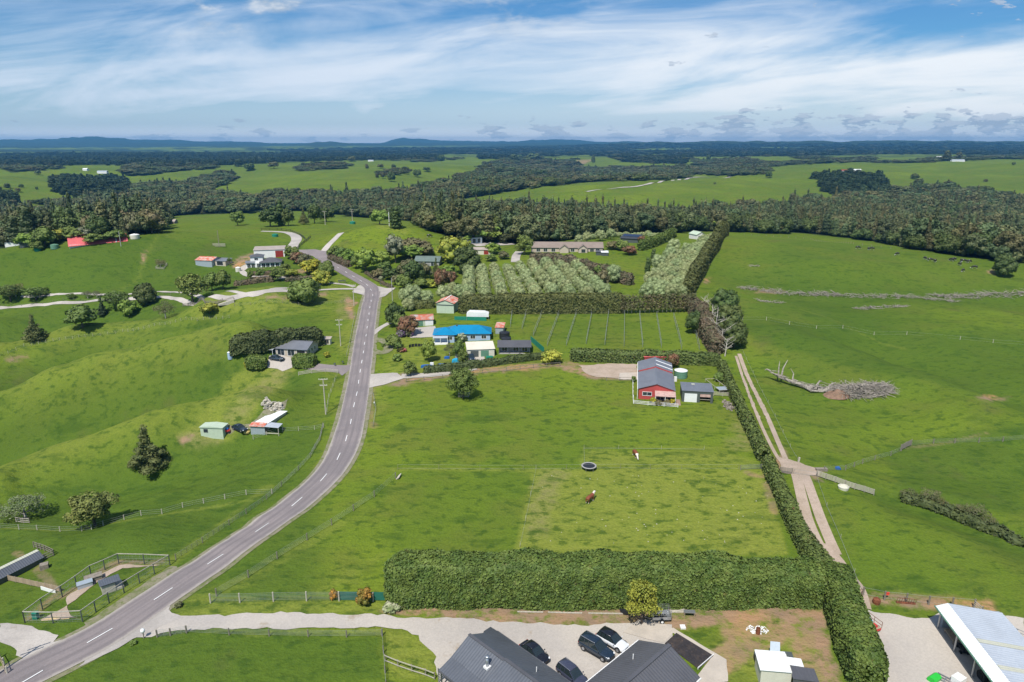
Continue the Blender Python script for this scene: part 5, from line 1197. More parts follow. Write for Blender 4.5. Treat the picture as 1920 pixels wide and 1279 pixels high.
def opening(root, face, a, b_, z0, z1, pos, name='window', fm=None, pm=None, mull=1, d=.05):
    """face 'y-' (front, at y=pos), 'y+','x-','x+'; a..b along the wall"""
    fm = fm or M['white_trim']; pm = pm or M['glass_dark']; s = -1 if face[1] == '-' else 1; f = MB(); g = MB()
    def put(mb, u0, u1, w0, w1, d0, d1):
        lo, hi_ = sorted((pos+s*d0, pos+s*d1))
        if face[0] == 'y': mb.box(u0, u1, lo, hi_, w0, w1)
        else: mb.box(lo, hi_, u0, u1, w0, w1)
    t = .09
    put(f, a-t, b_+t, z1, z1+t, .0, d+.02); put(f, a-t, b_+t, z0-t, z0, .0, d+.02); put(f, a-t, a, z0, z1, .0, d); put(f, b_, b_+t, z0, z1, .0, d)
    for k in range(1, mull): u = a+(b_-a)*k/mull; put(f, u-.03, u+.03, z0, z1, .0, d-.01)
    put(g, a, b_, z0, z1, .002, .022)
    o = f.out(name, fm, root); g.out('pane' if name == 'window' else 'panel', pm, o); return o
def rollerdoor(root, face, a, b_, z1, pos, m, z0=0.0):
    s = -1 if face[1] == '-' else 1; f = MB(); n = 9
    for k in range(n):
        w0 = z0+(z1-z0)*k/n; w1 = w0+(z1-z0)/n*.9; lo, hi_ = sorted((pos+s*.003, pos+s*.045))
        (f.box(a, b_, lo, hi_, w0, w1) if face[0] == 'y' else f.box(lo, hi_, a, b_, w0, w1))
    lo, hi_ = sorted((pos, pos+s*.02)); (f.box(a, b_, lo, hi_, z0, z1) if face[0] == 'y' else f.box(lo, hi_, a, b_, z0, z1))
    return f.out('roller_door', m, root)

# ---------------------------------------------------------------- slate roofed house, bottom centre left
rA = empty('house', (-5.39, 72.93, 0), R(-45), 'large slate roofed house at the bottom edge with a chimney flue', 'house')
u0, u1 = 0.0, 17.0
wallbox(rA, .5, u1, -4.1, 4.4, 2.5, M['wall_grey'], z0=-.5)
b = MB(); corr(b, (-.1, 5.0, 2.5), (u1, 5.0, 2.5), (u1, 0, 4.9), (-.1, 0, 4.9), .38); corr(b, (-1.5, 5.0, 2.42), (-.1, 5.0, 2.5), (-.1, 2.4, 3.7), (-.6, 3.0, 3.4), .38)
rf = b.out('roof', M['roof_slate'], rA)
b = MB(); corr(b, (-.1, -3.0, 3.35), (6.2, -3.0, 3.35), (6.2, 0, 4.9), (-.1, 0, 4.9), .38); corr(b, (-.1, -5.0, 2.65), (6.2, -5.0, 2.65), (6.2, -3.0, 3.33), (-.1, -3.0, 3.33), .38); b.out('roof', M['roof_slate'], rA)
b = MB(); corr(b, (6.4, -6.6, 2.5), (u1, -6.6, 2.5), (u1, 0, 5.15), (6.4, 0, 5.15), .38); b.bar((6.4, -6.6, 2.3), (6.4, 0, 4.98), .06, .35); b.out('upper_roof', M['roof_slate'], rA)
b = MB(); b.bar((-.1, 0, 4.98), (6.3, 0, 4.98), .4, .07); b.bar((6.4, 0, 5.22), (u1, 0, 5.22), .4, .07); b.out('ridge_cap', M['roof_charcoal'], rA)
b = MB(); b.bar((-.2, 5.08, 2.42), (u1, 5.08, 2.42), .14, .12); b.bar((-.1, -5.08, 2.57), (6.3, -5.08, 2.57), .14, .12); b.out('gutter', M['roof_charcoal'], rA)
b = MB(); b.tube((5.0, -1.6, 3.9), (5.0, -1.6, 5.6), .19, n=10); b.tube((5.0, -1.6, 5.55), (5.0, -1.6, 5.7), .27, n=10); fl = b.out('chimney_flue', M['steel'], rA, smooth=True); b = MB(); b.box(4.65, 5.35, -1.95, -1.25, 4.0, 4.28); b.out('flashing', M['white_trim'], fl)
b = MB(); b.tube((9.5, 2.3, 3.6), (9.5, 2.3, 4.5), .06, n=6); b.out('vent_pipe', M['white_trim'], rA)
for k in range(3): b = MB(); b.bar((k*2.9+.1, -4.8, -.3), (k*2.9+.1, -4.8, 2.6), .14); b.out('verandah_post', M['wall_dark'], rA)
b = MB(); b.box(.2, 6.4, -5.0, -4.1, -.3, .12); b.out('deck', M['deck_wood'], rA)
opening(rA, 'y+', 2.0, 4.0, .9, 2.0, 4.4, mull=2); opening(rA, 'y+', 8.0, 10, .9, 2.0, 4.4, mull=2); opening(rA, 'x-', -2.6, -1.0, .2, 2.1, .5, 'door')
# louvre screen by the verandah
b = MB()
for k in range(7): b.box(-.8, -.75, -4.6, -2.2, .3+k*.26, .42+k*.26)
b.bar((-.78, -4.6, -.2), (-.78, -4.6, 2.2), .1); b.bar((-.78, -2.2, -.2), (-.78, -2.2, 2.2), .1); b.out('louvre_screen', M['steel'], rA)

rB = empty('house', (19.69, 71.42, 0), R(-136.2), 'charcoal roofed wing at the bottom edge beside the black garden bed', 'house')
wallbox(rB, .6, 13, -3.7, 4.2, 2.5, M['wall_grey'], z0=-.4, gable='x', ridge=4.3)
b = MB(); corr(b, (-.1, -4.6, 2.55), (13, -4.6, 2.55), (13, 0, 4.6), (-.1, 0, 4.6), .42); corr(b, (-.1, 4.5, 2.6), (13, 4.5, 2.6), (13, 0, 4.6), (-.1, 0, 4.6), .42); b.out('roof', M['roof_charcoal'], rB)
b = MB(); b.bar((-.1, 0, 4.68), (13, 0, 4.68), .5, .08); b.out('ridge_cap', M['roof_charcoal'], rB)
b = MB(); b.bar((-.15, 4.58, 2.5), (13, 4.58, 2.5), .14, .12); b.bar((-.15, -4.68, 2.45), (13, -4.68, 2.45), .14, .12); b.out('gutter', M['white_trim'], rB)
b = MB(); b.tube((4.2, -2.4, 3.3), (4.2, -2.4, 4.3), .06, n=6); b.out('vent_pipe', M['white_trim'], rB)
opening(rB, 'x-', -1.6, 1.0, .1, 2.1, .6, 'door', mull=2)
b = MB(); A_1 = pz(1338, 1232, 0); B_1 = pz(1308, 1258, 0); b.bar(A_1+Vector((0, 0, .25)), B_1+Vector((0, 0, .25)), .08, .55); A_2 = pz(1268, 1187, 0); b.bar(A_2+Vector((0, 0, .18)), A_1+Vector((0, 0, .18)), .08, .25)
b.out('garden_edging', M['white_trim'], None, label='pale edging boards around the black garden bed', cat='edging')

# ---------------------------------------------------------------- vehicles
def carpaint(name, c, rough=.22):
    m = mat(name, c, rough, .02, 1, .15, spec=.6); bs = [n for n in m.node_tree.nodes if n.type == 'BSDF_PRINCIPLED'][0]; bs.inputs['Coat Weight'].default_value = .8; bs.inputs['Coat Roughness'].default_value = .06; return m
carpaint('paint_black', (.012, .013, .018)); carpaint('paint_navy', (.018, .032, .052)); carpaint('paint_white', (.82, .84, .86)); carpaint('paint_slate', (.055, .060, .095)); carpaint('paint_grey', (.05, .07, .10))
mat('tyre', (.02, .02, .02), .9, .1); mat('rim', (.42, .43, .45), .35, .05, 1, .6); mat('lamp_clear', (.75, .78, .80), .15, .02, spec=.8); mat('lamp_red', (.45, .01, .01), .25, .02); mat('car_glass', (.020, .030, .032), .05, .02, spec=1.0)
def loft(mb, secs):
    n = len(secs[0]); k = len(mb.v)
    for s in secs: mb.v += [tuple(p) for p in s]
    for j in range(len(secs)-1):
        for i in range(n): mb.f.append([k+j*n+i, k+j*n+(i+1) % n, k+(j+1)*n+(i+1) % n, k+(j+1)*n+i]); mb.m.append(mb.mi)
    mb.f.append([k+i for i in range(n)][::-1]); mb.m.append(mb.mi); e = k+(len(secs)-1)*n; mb.f.append([e+i for i in range(n)]); mb.m.append(mb.mi)
def make_car(loc, rz, label, cat, L=4.6, W=1.86, Hh=1.66, paint='paint_black', roofp=None, kind='suv', rails=False, cladding=None, name='car', scale=1):
    o = empty(name, loc, rz, label, cat); o.scale = (scale,)*3; gc = .24 if kind != 'hatch' else .17; P = M[paint]; hb_ = Hh*.58; w = W/2
    hood = .26 if kind != 'hatch' else .25; c0 = L/2
    st = [(-c0, .55, .78, .80), (-c0+.06, .36, .90, .94), (-c0+.35, gc+.03, 1.0, hb_), (-L*.22, gc, 1.0, hb_), (L*.10, gc, 1.0, hb_*.99), (L*.20, gc, .99, hb_*.96), (L*.34, gc, .97, hb_*.88), (c0-.28, gc+.02, .92, hb_*.80), (c0-.07, .30, .80, hb_*.66), (c0, .42, .66, hb_*.55)]
    st = [(x, zb, hw, (zt if zt > 1.0 or True else zt)) for x, zb, hw, zt in st]
    secs = []
    for x, zb, hw, zt in st:
        a = w*hw; zm = zb+(zt-zb)*.55
        if x == -c0: zt = hb_*.78; zm = (zb+zt)/2
        secs.append([(x, -a*.86, zb), (x, -a*.98, zb+(zt-zb)*.2), (x, -a, zm), (x, -a*.95, zt-(zt-zb)*.09), (x, -a*.82, zt), (x, 0, zt+.025), (x, a*.82, zt), (x, a*.95, zt-(zt-zb)*.09), (x, a, zm), (x, a*.98, zb+(zt-zb)*.2), (x, a*.86, zb)])
    b = MB(); loft(b, secs); body = b.out('body', P, o, smooth=True)
    body.modifiers.new('bevel', 'SUBSURF').levels = 1; body.modifiers[0].render_levels = 1
    xr = -c0+.18 if kind != 'hatch' else -c0+.42; xf = L*.20; xt0 = -c0+.55 if kind != 'hatch' else -c0+1.0; xt1 = L*.02
    if kind == 'wagon': xr, xt0 = -c0+.10, -c0+.32
    def ring(x, z0, wz): return [(x, -w*wz, z0), (x, w*wz, z0)]
    gl = MB(); zr = Hh-.07; zb = hb_-.05
    V = [(xr, -w*.90, zb), (xf+.12, -w*.88, zb-.02), (xt1+.02, -w*.72, zr), (xt0, -w*.70, zr), (xr, w*.90, zb), (xf+.12, w*.88, zb-.02), (xt1+.02, w*.72, zr), (xt0, w*.70, zr)]
    gl.add(V, [(0, 1, 2, 3), (7, 6, 5, 4), (1, 5, 6, 2), (4, 0, 3, 7), (3, 2, 6, 7)]); gl.out('windows', M['car_glass'], o)
    rp = MB(); RM = M[roofp or paint]
    xs = [xt0-.10, xt0, (xt0*.6+xt1*.4), xt1-.05, xt1+.06]; ws = [.66, .735, .75, .745, .70]; zs = [zr-.05, zr+.01, zr+.065, zr+.055, zr-.02]; loft(rp, [[(x, -w*q, z), (x, -w*q*.8, z+.045), (x, 0, z+.06), (x, w*q*.8, z+.045), (x, w*q, z), (x, w*q*.9, z-.035), (x, -w*q*.9, z-.035)] for x, q, z in zip(xs, ws, zs)])
    rp.out('roof', RM, o, smooth=True)
    pl = MB()
    for s in (-1, 1):
        pl.bar((xf+.11, s*w*.885, zb-.01), (xt1+.02, s*w*.73, zr), .07, .05); pl.bar((xr-.01, s*w*.91, zb), (xt0, s*w*.715, zr), .13, .06)
        for xp in ((xt1*.3+xr*.35),): pl.bar((xp, s*w*.905, zb), (xp*.96, s*w*.74, zr), .08, .04)
        if kind in ('suv', 'wagon'): xp = xr*.62; pl.bar((xp, s*w*.905, zb), (xp*.97, s*w*.735, zr), .09, .04)
    pl.out('pillars', P if not roofp else M['paint_black'], o)
    if rails:
        for s in (-1, 1): r_ = MB(); r_.bar((xt0+.05, s*w*.68, zr+.13), (xt1-.1, s*w*.70, zr+.13), .05, .05); r_.out('roof_rail', M['steel'], o)
    wr = .36 if kind != 'hatch' else .32
    for x in (-L*.30, L*.315):
        for s in (-1, 1):
            ar = MB(); ar.tube((x, s*(w-.20), wr), (x, s*(w+.012), wr), wr*1.17, n=18); wa = ar.out('wheel_arch', M['black_plastic'], o)
            t_ = MB(); t_.tube((x, s*(w-.22), wr), (x, s*(w+.02), wr), wr, n=18); wo = t_.out('wheel', M['tyre'], o)
            q = MB(); q.tube((x, s*(w-.0), wr), (x, s*(w+.035), wr), wr*.66, wr*.62, n=12)
            q.out('rim', M['rim'], wo)
    cl = MB()
    for s in (-1, 1): cl.bar((-L*.24, s*w*.97, gc+.06), (L*.25, s*w*.97, gc+.06), .06, .12)
    cl.bar((-c0+.02, -w*.8, .42), (-c0+.02, w*.8, .42), .1, .16); cl.bar((c0-.06, -w*.62, .36), (c0-.06, w*.62, .36), .14, .16); cl.out('lower_trim', M[cladding or 'black_plastic'], o)
    for s in (-1, 1):
        h = MB(); h.bar((c0-.30, s*w*.80, hb_*.70), (c0-.10, s*w*.60, hb_*.66), .16, .14); h.out('headlight', M['lamp_clear'], o)
        h = MB(); h.bar((-c0+.10, s*w*.86, hb_*.80), (-c0+.02, s*w*.74, hb_*.80), .09, .26); h.out('tail_light', M['lamp_red'], o)
        h = MB(); h.bar((xf-.05, s*(w+.02), hb_+.06), (xf-.05, s*(w+.17), hb_+.08), .11, .14); h.out('mirror', P, o)
    g_ = MB(); g_.bar((c0-.02, -w*.42, hb_*.56), (c0-.02, w*.42, hb_*.56), .05, .13); g_.out('grille', M['black_plastic'], o)
    return o
def carat(pr, pf, **k):
    a = pz(*pr, .8); c = pz(*pf, .8); m_ = (a+c)/2; z = float(H(m_.x, m_.y))+.06+.08; return make_car((m_.x, m_.y, z), math.atan2(c.y-a.y, c.x-a.x), **k)
carat((1090,1200), (1148,1233), label='dark navy four wheel drive wagon with roof rails parked beside a white car', cat='car', L=4.95, W=1.92, Hh=1.85, paint='paint_navy', kind='wagon', rails=True)
carat((1125,1188), (1172,1215), label='white compact car with black roof beside the navy four wheel drive', cat='car', L=4.5, W=1.86, Hh=1.62, paint='paint_white', roofp='paint_black')
carat((979,1204), (1027,1240), label='black hatchback parked along the slate roofed house', cat='car', L=4.5, W=1.8, Hh=1.48, paint='paint_black', kind='hatch')
carat((1050,1247), (1098,1284), label='dark slate blue small wagon cut off by the bottom edge', cat='car', L=4.5, W=1.84, Hh=1.66, paint='paint_slate', kind='wagon', rails=True)

# caged trailer beside the yellow green tree
p = G(1238, 1162); tr = empty('trailer', (p.x, p.y, p.z+.07), R(2), 'silver caged box trailer beside the yellow green tree', 'trailer')
b = MB(); b.box(-1.3, 1.3, -.8, .8, .5, .56); b.box(-1.3, 1.3, -.82, -.78, .5, .95); b.box(-1.3, 1.3, .78, .82, .5, .95); b.box(-1.32, -1.28, -.8, .8, .5, .95); b.box(1.28, 1.32, -.8, .8, .5, .95); b.out('tray', M['steel'], tr)
b = MB()
for x in (-1.3, -.43, .43, 1.3):
    for y in (-.8, .8): b.bar((x, y, .95), (x, y, 1.9), .035)
for z in (1.25, 1.58, 1.9):
    for y in (-.8, .8): b.bar((-1.3, y, z), (1.3, y, z), .03)
    for x in (-1.3, 1.3): b.bar((x, -.8, z), (x, .8, z), .03)
for k in range(9): b.bar((-1.3+k*.325, -.8, 1.9), (-1.3+k*.325, .8, 1.9), .02)
b.out('cage', M['steel'], tr)
for s in (-1, 1): b = MB(); b.tube((0, s*.86, .33), (0, s*1.05, .33), .33, n=14); wo = b.out('wheel', M['tyre'], tr); b = MB(); b.tube((0, s*1.03, .33), (0, s*1.07, .33), .18, n=10); b.out('rim', M['white_trim'], wo)
b = MB(); b.bar((-1.3, .5, .5), (-2.3, 0, .45), .07); b.bar((-1.3, -.5, .5), (-2.3, 0, .45), .07); b.out('drawbar', M['steel'], tr)
b = MB()
for k in range(5): b.box(-.9+k*.35, -.65+k*.35, -.4, .1, .56, .75+.05*(k % 3))
b.out('load', M['black_plastic'], tr)
# bench and offcuts near the hedge foot
p = G(1292, 1155); o = empty('work_bench', p, R(-4), 'small timber trestle table with grey panel at the hedge foot', 'table')
b = MB(); b.box(-.8, .8, -.35, .35, .72, .78); b.out('top', M['steel'], o)
for x in (-.7, .7):
    for y in (-.3, .3): b = MB(); b.bar((x, y, 0), (x, y, .72), .08); b.out('leg', M['timber'], o)
p = G(1268, 1147); b = MB(); b.box(-1.1, 1.1, -.25, .25, 0, .12); b.bar((-.6, -.3, .12), (1.2, .3, .2), .2, .06); b.out('timber_stack', M['pale_post'], None, loc=p, label='pale boards stacked left of the trestle table', cat='boards')
p = G(1280, 1177); b = MB(); b.box(-.35, .35, -.35, .35, 0, .25); b.lathe([(.28, .25), (.28, .33), (.0, .34)], 12); b.out('septic_lid', M['white_trim'], None, loc=p, label='white square tank lid in the orange soil beside the concrete pad', cat='tank lid')
p = G(1174, 1146); b = MB(); b.lathe([(.9, 0), (.98, .45), (.90, .45), (.82, .1), (0, .1)], 18); b.out('planter', M['black_plastic'], None, loc=p, label='round black tub at the hedge foot left of the yellow green tree', cat='tub')
a1, a2 = G(970, 1148), G(1192, 1152)
for k, (q0, q1) in enumerate([(0, .22), (.26, .55), (.60, .97)]):
    b = MB(); u = a1.lerp(a2, q0); v = a1.lerp(a2, q1); u.z = float(H(u.x, u.y))+.1; v.z = float(H(v.x, v.y))+.1; b.bar((0, 0, 0), v-u, .16, .12); b.out('edging_board', M['pale_post'], None, loc=u, label=['left', 'middle', 'right'][k]+' piece of the timber edging below the foreground hedge', cat='board')
# rubble and burn drum
p = G(1421, 1188); b = MB(); b.lathe([(.0, .02), (.30, 0), (.31, .3), (.29, .3), (.31, .6), (.30, .88), (.27, .88), (.26, .1), (0, .1)], 14); b.out('burn_drum', M['rust'], None, smooth=False, loc=p, label='rusty burn drum in front of white rubble', cat='drum')
rng_ = random.Random(4)
def rubble(name, px, py, rx, ry, n, s, m_, label, cat='rubble', seed=1, hump=.3):
    rr = random.Random(seed); p = G(px, py); b = MB()
    for _ in range(n):
        a = rr.uniform(0, 6.28); q = math.sqrt(rr.random()); x, y = rx*q*math.cos(a), ry*q*math.sin(a); z = float(H(p.x+x, p.y+y))-p.z+hump*(1-q)*rr.random(); k = s*rr.uniform(.4, 1.3); k2 = s*rr.uniform(.4, 1.1); d = Vector((rr.uniform(-1, 1), rr.uniform(-1, 1), rr.uniform(-.2, .5))).normalized()*k
        b.bar((x-d.x/2, y-d.y/2, z), (x+d.x/2, y+d.y/2, z+d.z+.05), k2*.6, k2*.35)
    return b.out(name, M[m_], None, loc=p, label=label, cat=cat, kind='stuff')
rubble('rubble', 1420, 1181, 1.5, .9, 70, .28, 'white_trim', 'broken white rubble behind the rusty drum', seed=2)

# ---------------------------------------------------------------- white shed with shade cloth, bottom right of centre
p = G(1462, 1290); o = empty('shed', (p.x, p.y, p.z), R(-8), 'white flat roofed shed at the bottom edge with a grey sheet leaning behind', 'shed')
b = MB(); b.box(-2.4, 1.2, 0, 3.2, -.3, 2.5); b.out('wall', M['wall_cream'], o)
b = MB(); corr(b, (-2.6, -.2, 2.52), (1.1, -.2, 2.6), (1.1, 3.4, 2.6), (-2.6, 3.4, 2.52), .6, .02); b.out('roof', M['roof_white'], o)
b = MB(); corr(b, (1.15, 1.5, 2.3), (3.0, 1.5, 2.2), (3.0, 2.9, 2.2), (1.15, 2.9, 2.3), .4, .02); b.out('side_roof', M['roof_white'], o)
b = MB(); corr(b, (1.15, -.8, 2.25), (4.2, -.8, 2.1), (4.2, 1.45, 2.1), (1.15, 1.45, 2.25), .4, .02); b.box(1.2, 4.1, -.7, -.62, 0, 2.1); b.out('lean_to', M['roof_charcoal'], o)
b = MB(); b.add([(-.6, 3.5, 1.2), (.7, 3.5, 1.2), (1.0, 5.4, 2.4), (-.2, 5.4, 2.4), (-.6, 3.5, 1.13), (.7, 3.5, 1.13), (1.0, 5.4, 2.33), (-.2, 5.4, 2.33)], [(0,1,2,3), (7,6,5,4), (0,4,5,1), (1,5,6,2), (2,6,7,3), (3,7,4,0)]); b.out('leaning_sheet', M['wall_steel'], o)
b = MB(); b.box(-2.2, 2.4, 3.5, 5.0, 0, .9); b.box(1.4, 2.5, 4.2, 5.1, .9, 1.3); b.out('firewood_bin', M['wall_dark'], o)

# ---------------------------------------------------------------- big farm shed bottom right
oS = empty('farm_shed', (58.9, 80.0, 0.1), R(-6), 'long open fronted farm shed with bright corrugated roof at bottom right', 'shed')
b = MB(); corr(b, (-.6, 0, 3.7), (-.6, -20, 3.7), (.9, -20, 4.25), (.9, 0, 4.25), .42, .05); o1 = b.out('front_roof', M['roof_white'], oS)
b = MB(); corr(b, (8.0, 0, 3.3), (8.0, -20, 3.3), (.9, -20, 4.25), (.9, 0, 4.25), .42, .05); o2 = b.out('roof', M['roof_zinc'], oS)
for y0 in (-7.0, -11.6, -16.2):
    b = MB(); corr(b, (7.98, y0, 3.37), (7.98, y0-.7, 3.37), (.95, y0-.7, 4.32), (.95, y0, 4.32), .42, .03); b.out('skylight_sheet', M['skylight'], oS)
b = MB(); b.bar((-.68, .1, 3.62), (-.68, -20, 3.62), .14, .14); b.out('gutter', M['tank_green'], oS)
b = MB(); b.box(7.6, 7.72, -20, -.1, -.4, 3.2); b.box(.6, 7.6, -.22, -.1, -.4, 3.5); b.box(.6, 7.6, -20, -19.9, -.4, 3.4); b.out('wall', M['wall_steel'], oS)
for k in range(5): b = MB(); b.tube((.1, -.3-k*4.4, -.3), (.1, -.3-k*4.4, 3.75), .13, n=8); b.out('post', M['steel'], oS)
b = MB(); b.bar((.1, -.2, 3.6), (.1, -20, 3.6), .12, .3); b.out('beam', M['timber'], oS)
p = oS.matrix_basis @ Vector((0, -2.4, 0)) if False else None
def inS(x, y): a = R(-6); return Vector((58.9+x*math.cos(a)-y*math.sin(a), 80+x*math.sin(a)+y*math.cos(a), .15))
q = inS(.9, -2.4); o = empty('work_bench', q, R(-6), 'brown workbench just inside the open farm shed', 'bench'); b = MB(); b.box(-.5, .7, -1.2, 1.2, .85, .95); b.out('top', M['timber'], o)
for x in (-.4, .6):
    for y in (-1.1, 1.1): b = MB(); b.bar((x, y, 0), (x, y, .85), .09); b.out('leg', M['timber'], o)
q = inS(1.2, -4.4); o = empty('quad_bike', q, R(80), 'dark quad bike parked in the open farm shed', 'quad bike')
b = MB(); b.extr([(-.9, .5), (-.5, .45), (.5, .45), (.9, .55), (.8, .85), (.2, .8), (-.1, .95), (-.9, .9)], -.35, .35); b.out('body', M['black_plastic'], o)
for x in (-.6, .6):
    for y in (-.42, .42): b = MB(); b.tube((x, y-.12, .28), (x, y+.12, .28), .28, n=12); b.out('wheel', M['tyre'], o)
b = MB(); b.bar((.4, -.35, 1.1), (.4, .35, 1.1), .05); b.bar((.5, 0, .8), (.4, 0, 1.1), .06); b.out('handlebar', M['steel'], o)
q = inS(1.0, -9.6); b = MB(); b.tube((-.25, 0, .75), (.25, 0, .75), .75, n=20); b.tube((-.3, 0, .75), (.3, 0, .75), .35, n=12); b.out('tractor_tyre', M['tyre'], None, loc=q, label='large black tyre standing by a shed post', cat='tyre')
q = inS(.9, -11.2); b = MB(); b.lathe([(.3, 0), (.32, .8), (.2, .95), (0, .95)], 12); b.out('drum', M['steel'], None, loc=q, label='pale drum beside the large tyre in the shed', cat='drum')
q = inS(.6, -14.5); b = MB(); b.box(-.4, .4, -.6, .6, .0, .7); b.bar((-.5, -1.5, .1), (.2, 1.6, .9), .12); b.out('orange_implement', M['flag_red'], None, loc=q, label='orange farm implement under the shed roof near the bottom edge', cat='implement')
# stock crate behind the shed
p = G(1898, 1208); o = empty('stock_crate', p, R(-52), 'galvanised stock crate behind the big farm shed', 'crate')
b = MB()
for x in (-2.2, -1.1, 0, 1.1, 2.2):
    for y in (-1, 1): b.bar((x, y, .3), (x, y, 1.9), .06)
for z in (.35, .75, 1.15, 1.5, 1.9):
    for y in (-1, 1): b.bar((-2.2, y, z), (2.2, y, z), .05)
    for x in (-2.2, 2.2): b.bar((x, -1, z), (x, 1, z), .05)
for k in range(5): b.bar((-2.2+k*1.1, -1, 1.9), (-2.2+k*1.1, 1, 1.9), .05)
b.out('crate_frame', M['steel'], o); b = MB(); b.box(-2.2, 2.2, -1, 1, .2, .3); b.out('floor', M['wall_steel'], o)
for x in (-.9, .9): b = MB(); b.tube((x, -1.05, .25), (x, -.85, .25), .3, n=12); b.out('wheel', M['tyre'], o)
# things on the forecourt edge
p = G(1751, 1276); o = empty('green_cover', p, R(-60), 'bright green covered bale at the bottom edge of the forecourt', 'bale'); b = MB(); b.extr([(-.45, 0), (.45, 0), (.5, .45), (.25, .72), (-.25, .72), (-.5, .45)], -.75, .75); b.out('cover', M['lime_paint'], o)
p = G(1772, 1277); o = empty('pipe_frame', p, R(-50), 'grey pipe frame lying beside the bright green bale', 'frame'); b = MB()
for y in (-.5, 0, .5): b.bar((-1.0, y, .3), (1.0, y, .3), .08)
for x in (-1, 0, 1): b.bar((x, -.5, .3), (x, .5, .3), .08); b.bar((x, -.5, 0), (x, -.5, .3), .06); b.bar((x, .5, 0), (x, .5, .3), .06)
b.out('rail', M['steel'], o)
p = G(1796, 1281); o = empty('white_bin', p, R(-62), 'white slatted bin at the bottom edge of the forecourt', 'bin'); b = MB(); b.box(-.55, .55, -.7, .7, .1, .95); b.out('body', M['roof_white'], o); b = MB()
for k in range(6): b.box(-.58, .58, -.7+k*.25, -.6+k*.25, .96, 1.0)
b.out('slat', M['white_trim'], o)
# flat trailer with bright load beside the hedge
p = G(1621, 1172); o = empty('trailer', (p.x, p.y, p.z+.07), R(112), 'flat trailer loaded with colourful gear beside the corner hedge', 'trailer')
b = MB(); b.box(-1.9, 1.9, -.9, .9, .5, .6); b.out('deck', M['timber'], o)
b = MB()
for x in (-1.9, -.65, .6, 1.9): b.bar((x, -.9, .6), (x, -.9, 1.5), .05)
for z in (1.0, 1.5): b.bar((-1.9, -.9, z), (1.9, -.9, z), .05)
for z in (.8, 1.05, 1.3, 1.5): b.bar((1.9, -.9, z), (1.9, .9, z), .05)
b.out('rail', M['rust'], o)
for x in (-1.4,): b = MB(); b.tube((x, -.98, .3), (x, -.8, .3), .3, n=12); b.out('wheel', M['tyre'], o); b = MB(); b.tube((x, .8, .3), (x, .98, .3), .3, n=12); b.out('wheel', M['tyre'], o)
mat('cyan_tarp', (.02, .36, .62), .6, .1); mat('red_tarp', (.60, .05, .05), .6, .1); mat('yellow_wood', (.66, .50, .18), .7, .1)
b = MB(); b.extr([(-.8, .6), (.7, .6), (.5, .95), (-.3, 1.1), (-.7, .9)], -.6, .6); b.out('load_tarp', M['cyan_tarp'], o)
b = MB(); b.box(-1.6, -1.0, -.5, .7, .6, .9); b.box(-1.95, -1.88, -.8, .5, .3, .6); b.out('red_box', M['red_tarp'], o)
b = MB(); b.lathe([(.35, .6), (.4, .8), (.15, 1.3), (0, 1.35)], 8, (.7, .1, 0)); b.lathe([(.3, .6), (.3, .9), (.1, 1.1), (0, 1.15)], 8, (.2, -.5, 0)); b.out('blue_bag', M['blue_plastic'], o)
b = MB()
for k in range(3): b.bar((1.2+k*.22, -.8, .66), (1.2+k*.22, .8, .66), .14, .06)
b.out('yellow_board', M['yellow_wood'], o)
# rusty drum, tank and hay rack along the yard fence
p = G(1643, 1131); b = MB(); b.lathe([(0, 0), (.5, 0), (.55, .35), (.5, .7), (.2, .85), (.15, 1.0), (0, 1.0)], 12); b.out('rusty_drum', M['rust'], None, loc=p, label='squat rusty red drum on the grass by the gate', cat='drum')
p = G(1698, 1131); o = empty('hay_rack', p, R(-8), 'rusty steel hay rack on the yard fence', 'rack'); b = MB()
for k in range(9): b.bar((-1.3+k*.325, -.05, .1), (-1.3+k*.325, -.3, 1.0), .035)
for z, y in ((.1, -.05), (1.0, -.3)): b.bar((-1.3, y, z), (1.3, y, z), .05)
b.out('bar_panel', M['rust'], o); b = MB(); b.box(-1.3, 1.3, -.2, .2, 0, .1); b.out('base', M['rust'], o)
# ---------------------------------------------------------------- barn house and its sheds
A, W_, rz = frame((1197,748), (1259,750)); ze = 2.9; zr = 4.3; gz = A.z
pf = pz(1197, 729, gz+ze); pb = pz(1197, 681, gz+ze); Dp = (pb-pf).length; print('barn', W_, Dp)
dd_ = pb-pf; o = rootb('barn_house', A, math.atan2(-dd_.x, dd_.y), 'red barn shaped house with grey gabled roof and pergola', 'house'); W_ = 8.8; ysp = Dp*.62
wallbox(o, 0, W_, 0, ysp, ze, M['wall_red'], gable='y', ridge=zr); wallbox(o, 0, W_, ysp+.05, Dp, ze+.35, M['wall_red'], gable='y', ridge=zr+.35)
gableroof(o, 0, W_, 0, ysp-.3, ze, zr, 'y', M['roof_grey'], oh=.3); gableroof(o, 0, W_, ysp+.3, Dp, ze+.35, zr+.35, 'y', M['roof_grey'], oh=.3)
b = MB(); b.bar((0, ysp-.06, ze+.25), (W_/2, ysp-.06, zr+.25), .08, .3); b.bar((W_/2, ysp-.06, zr+.25), (W_, ysp-.06, ze+.25), .08, .3); b.out('fascia', M['wall_red'], o)
for y in (Dp*.70, Dp*.86): b = MB(); s = (ze-zr)/(W_/2); b.add([(W_/2+.1, y, zr+.53), (W_+.2, y, ze+.47), (W_+.2, y+.5, ze+.47), (W_/2+.1, y+.5, zr+.53), (W_/2+.1, y, zr+.44), (W_+.2, y, ze+.38), (W_+.2, y+.5, ze+.38), (W_/2+.1, y+.5, zr+.44)], [(0,1,2,3),(7,6,5,4),(0,4,5,1),(1,5,6,2),(2,6,7,3),(3,7,4,0)]); b.out('skylight_strip', M['roof_white'], o)
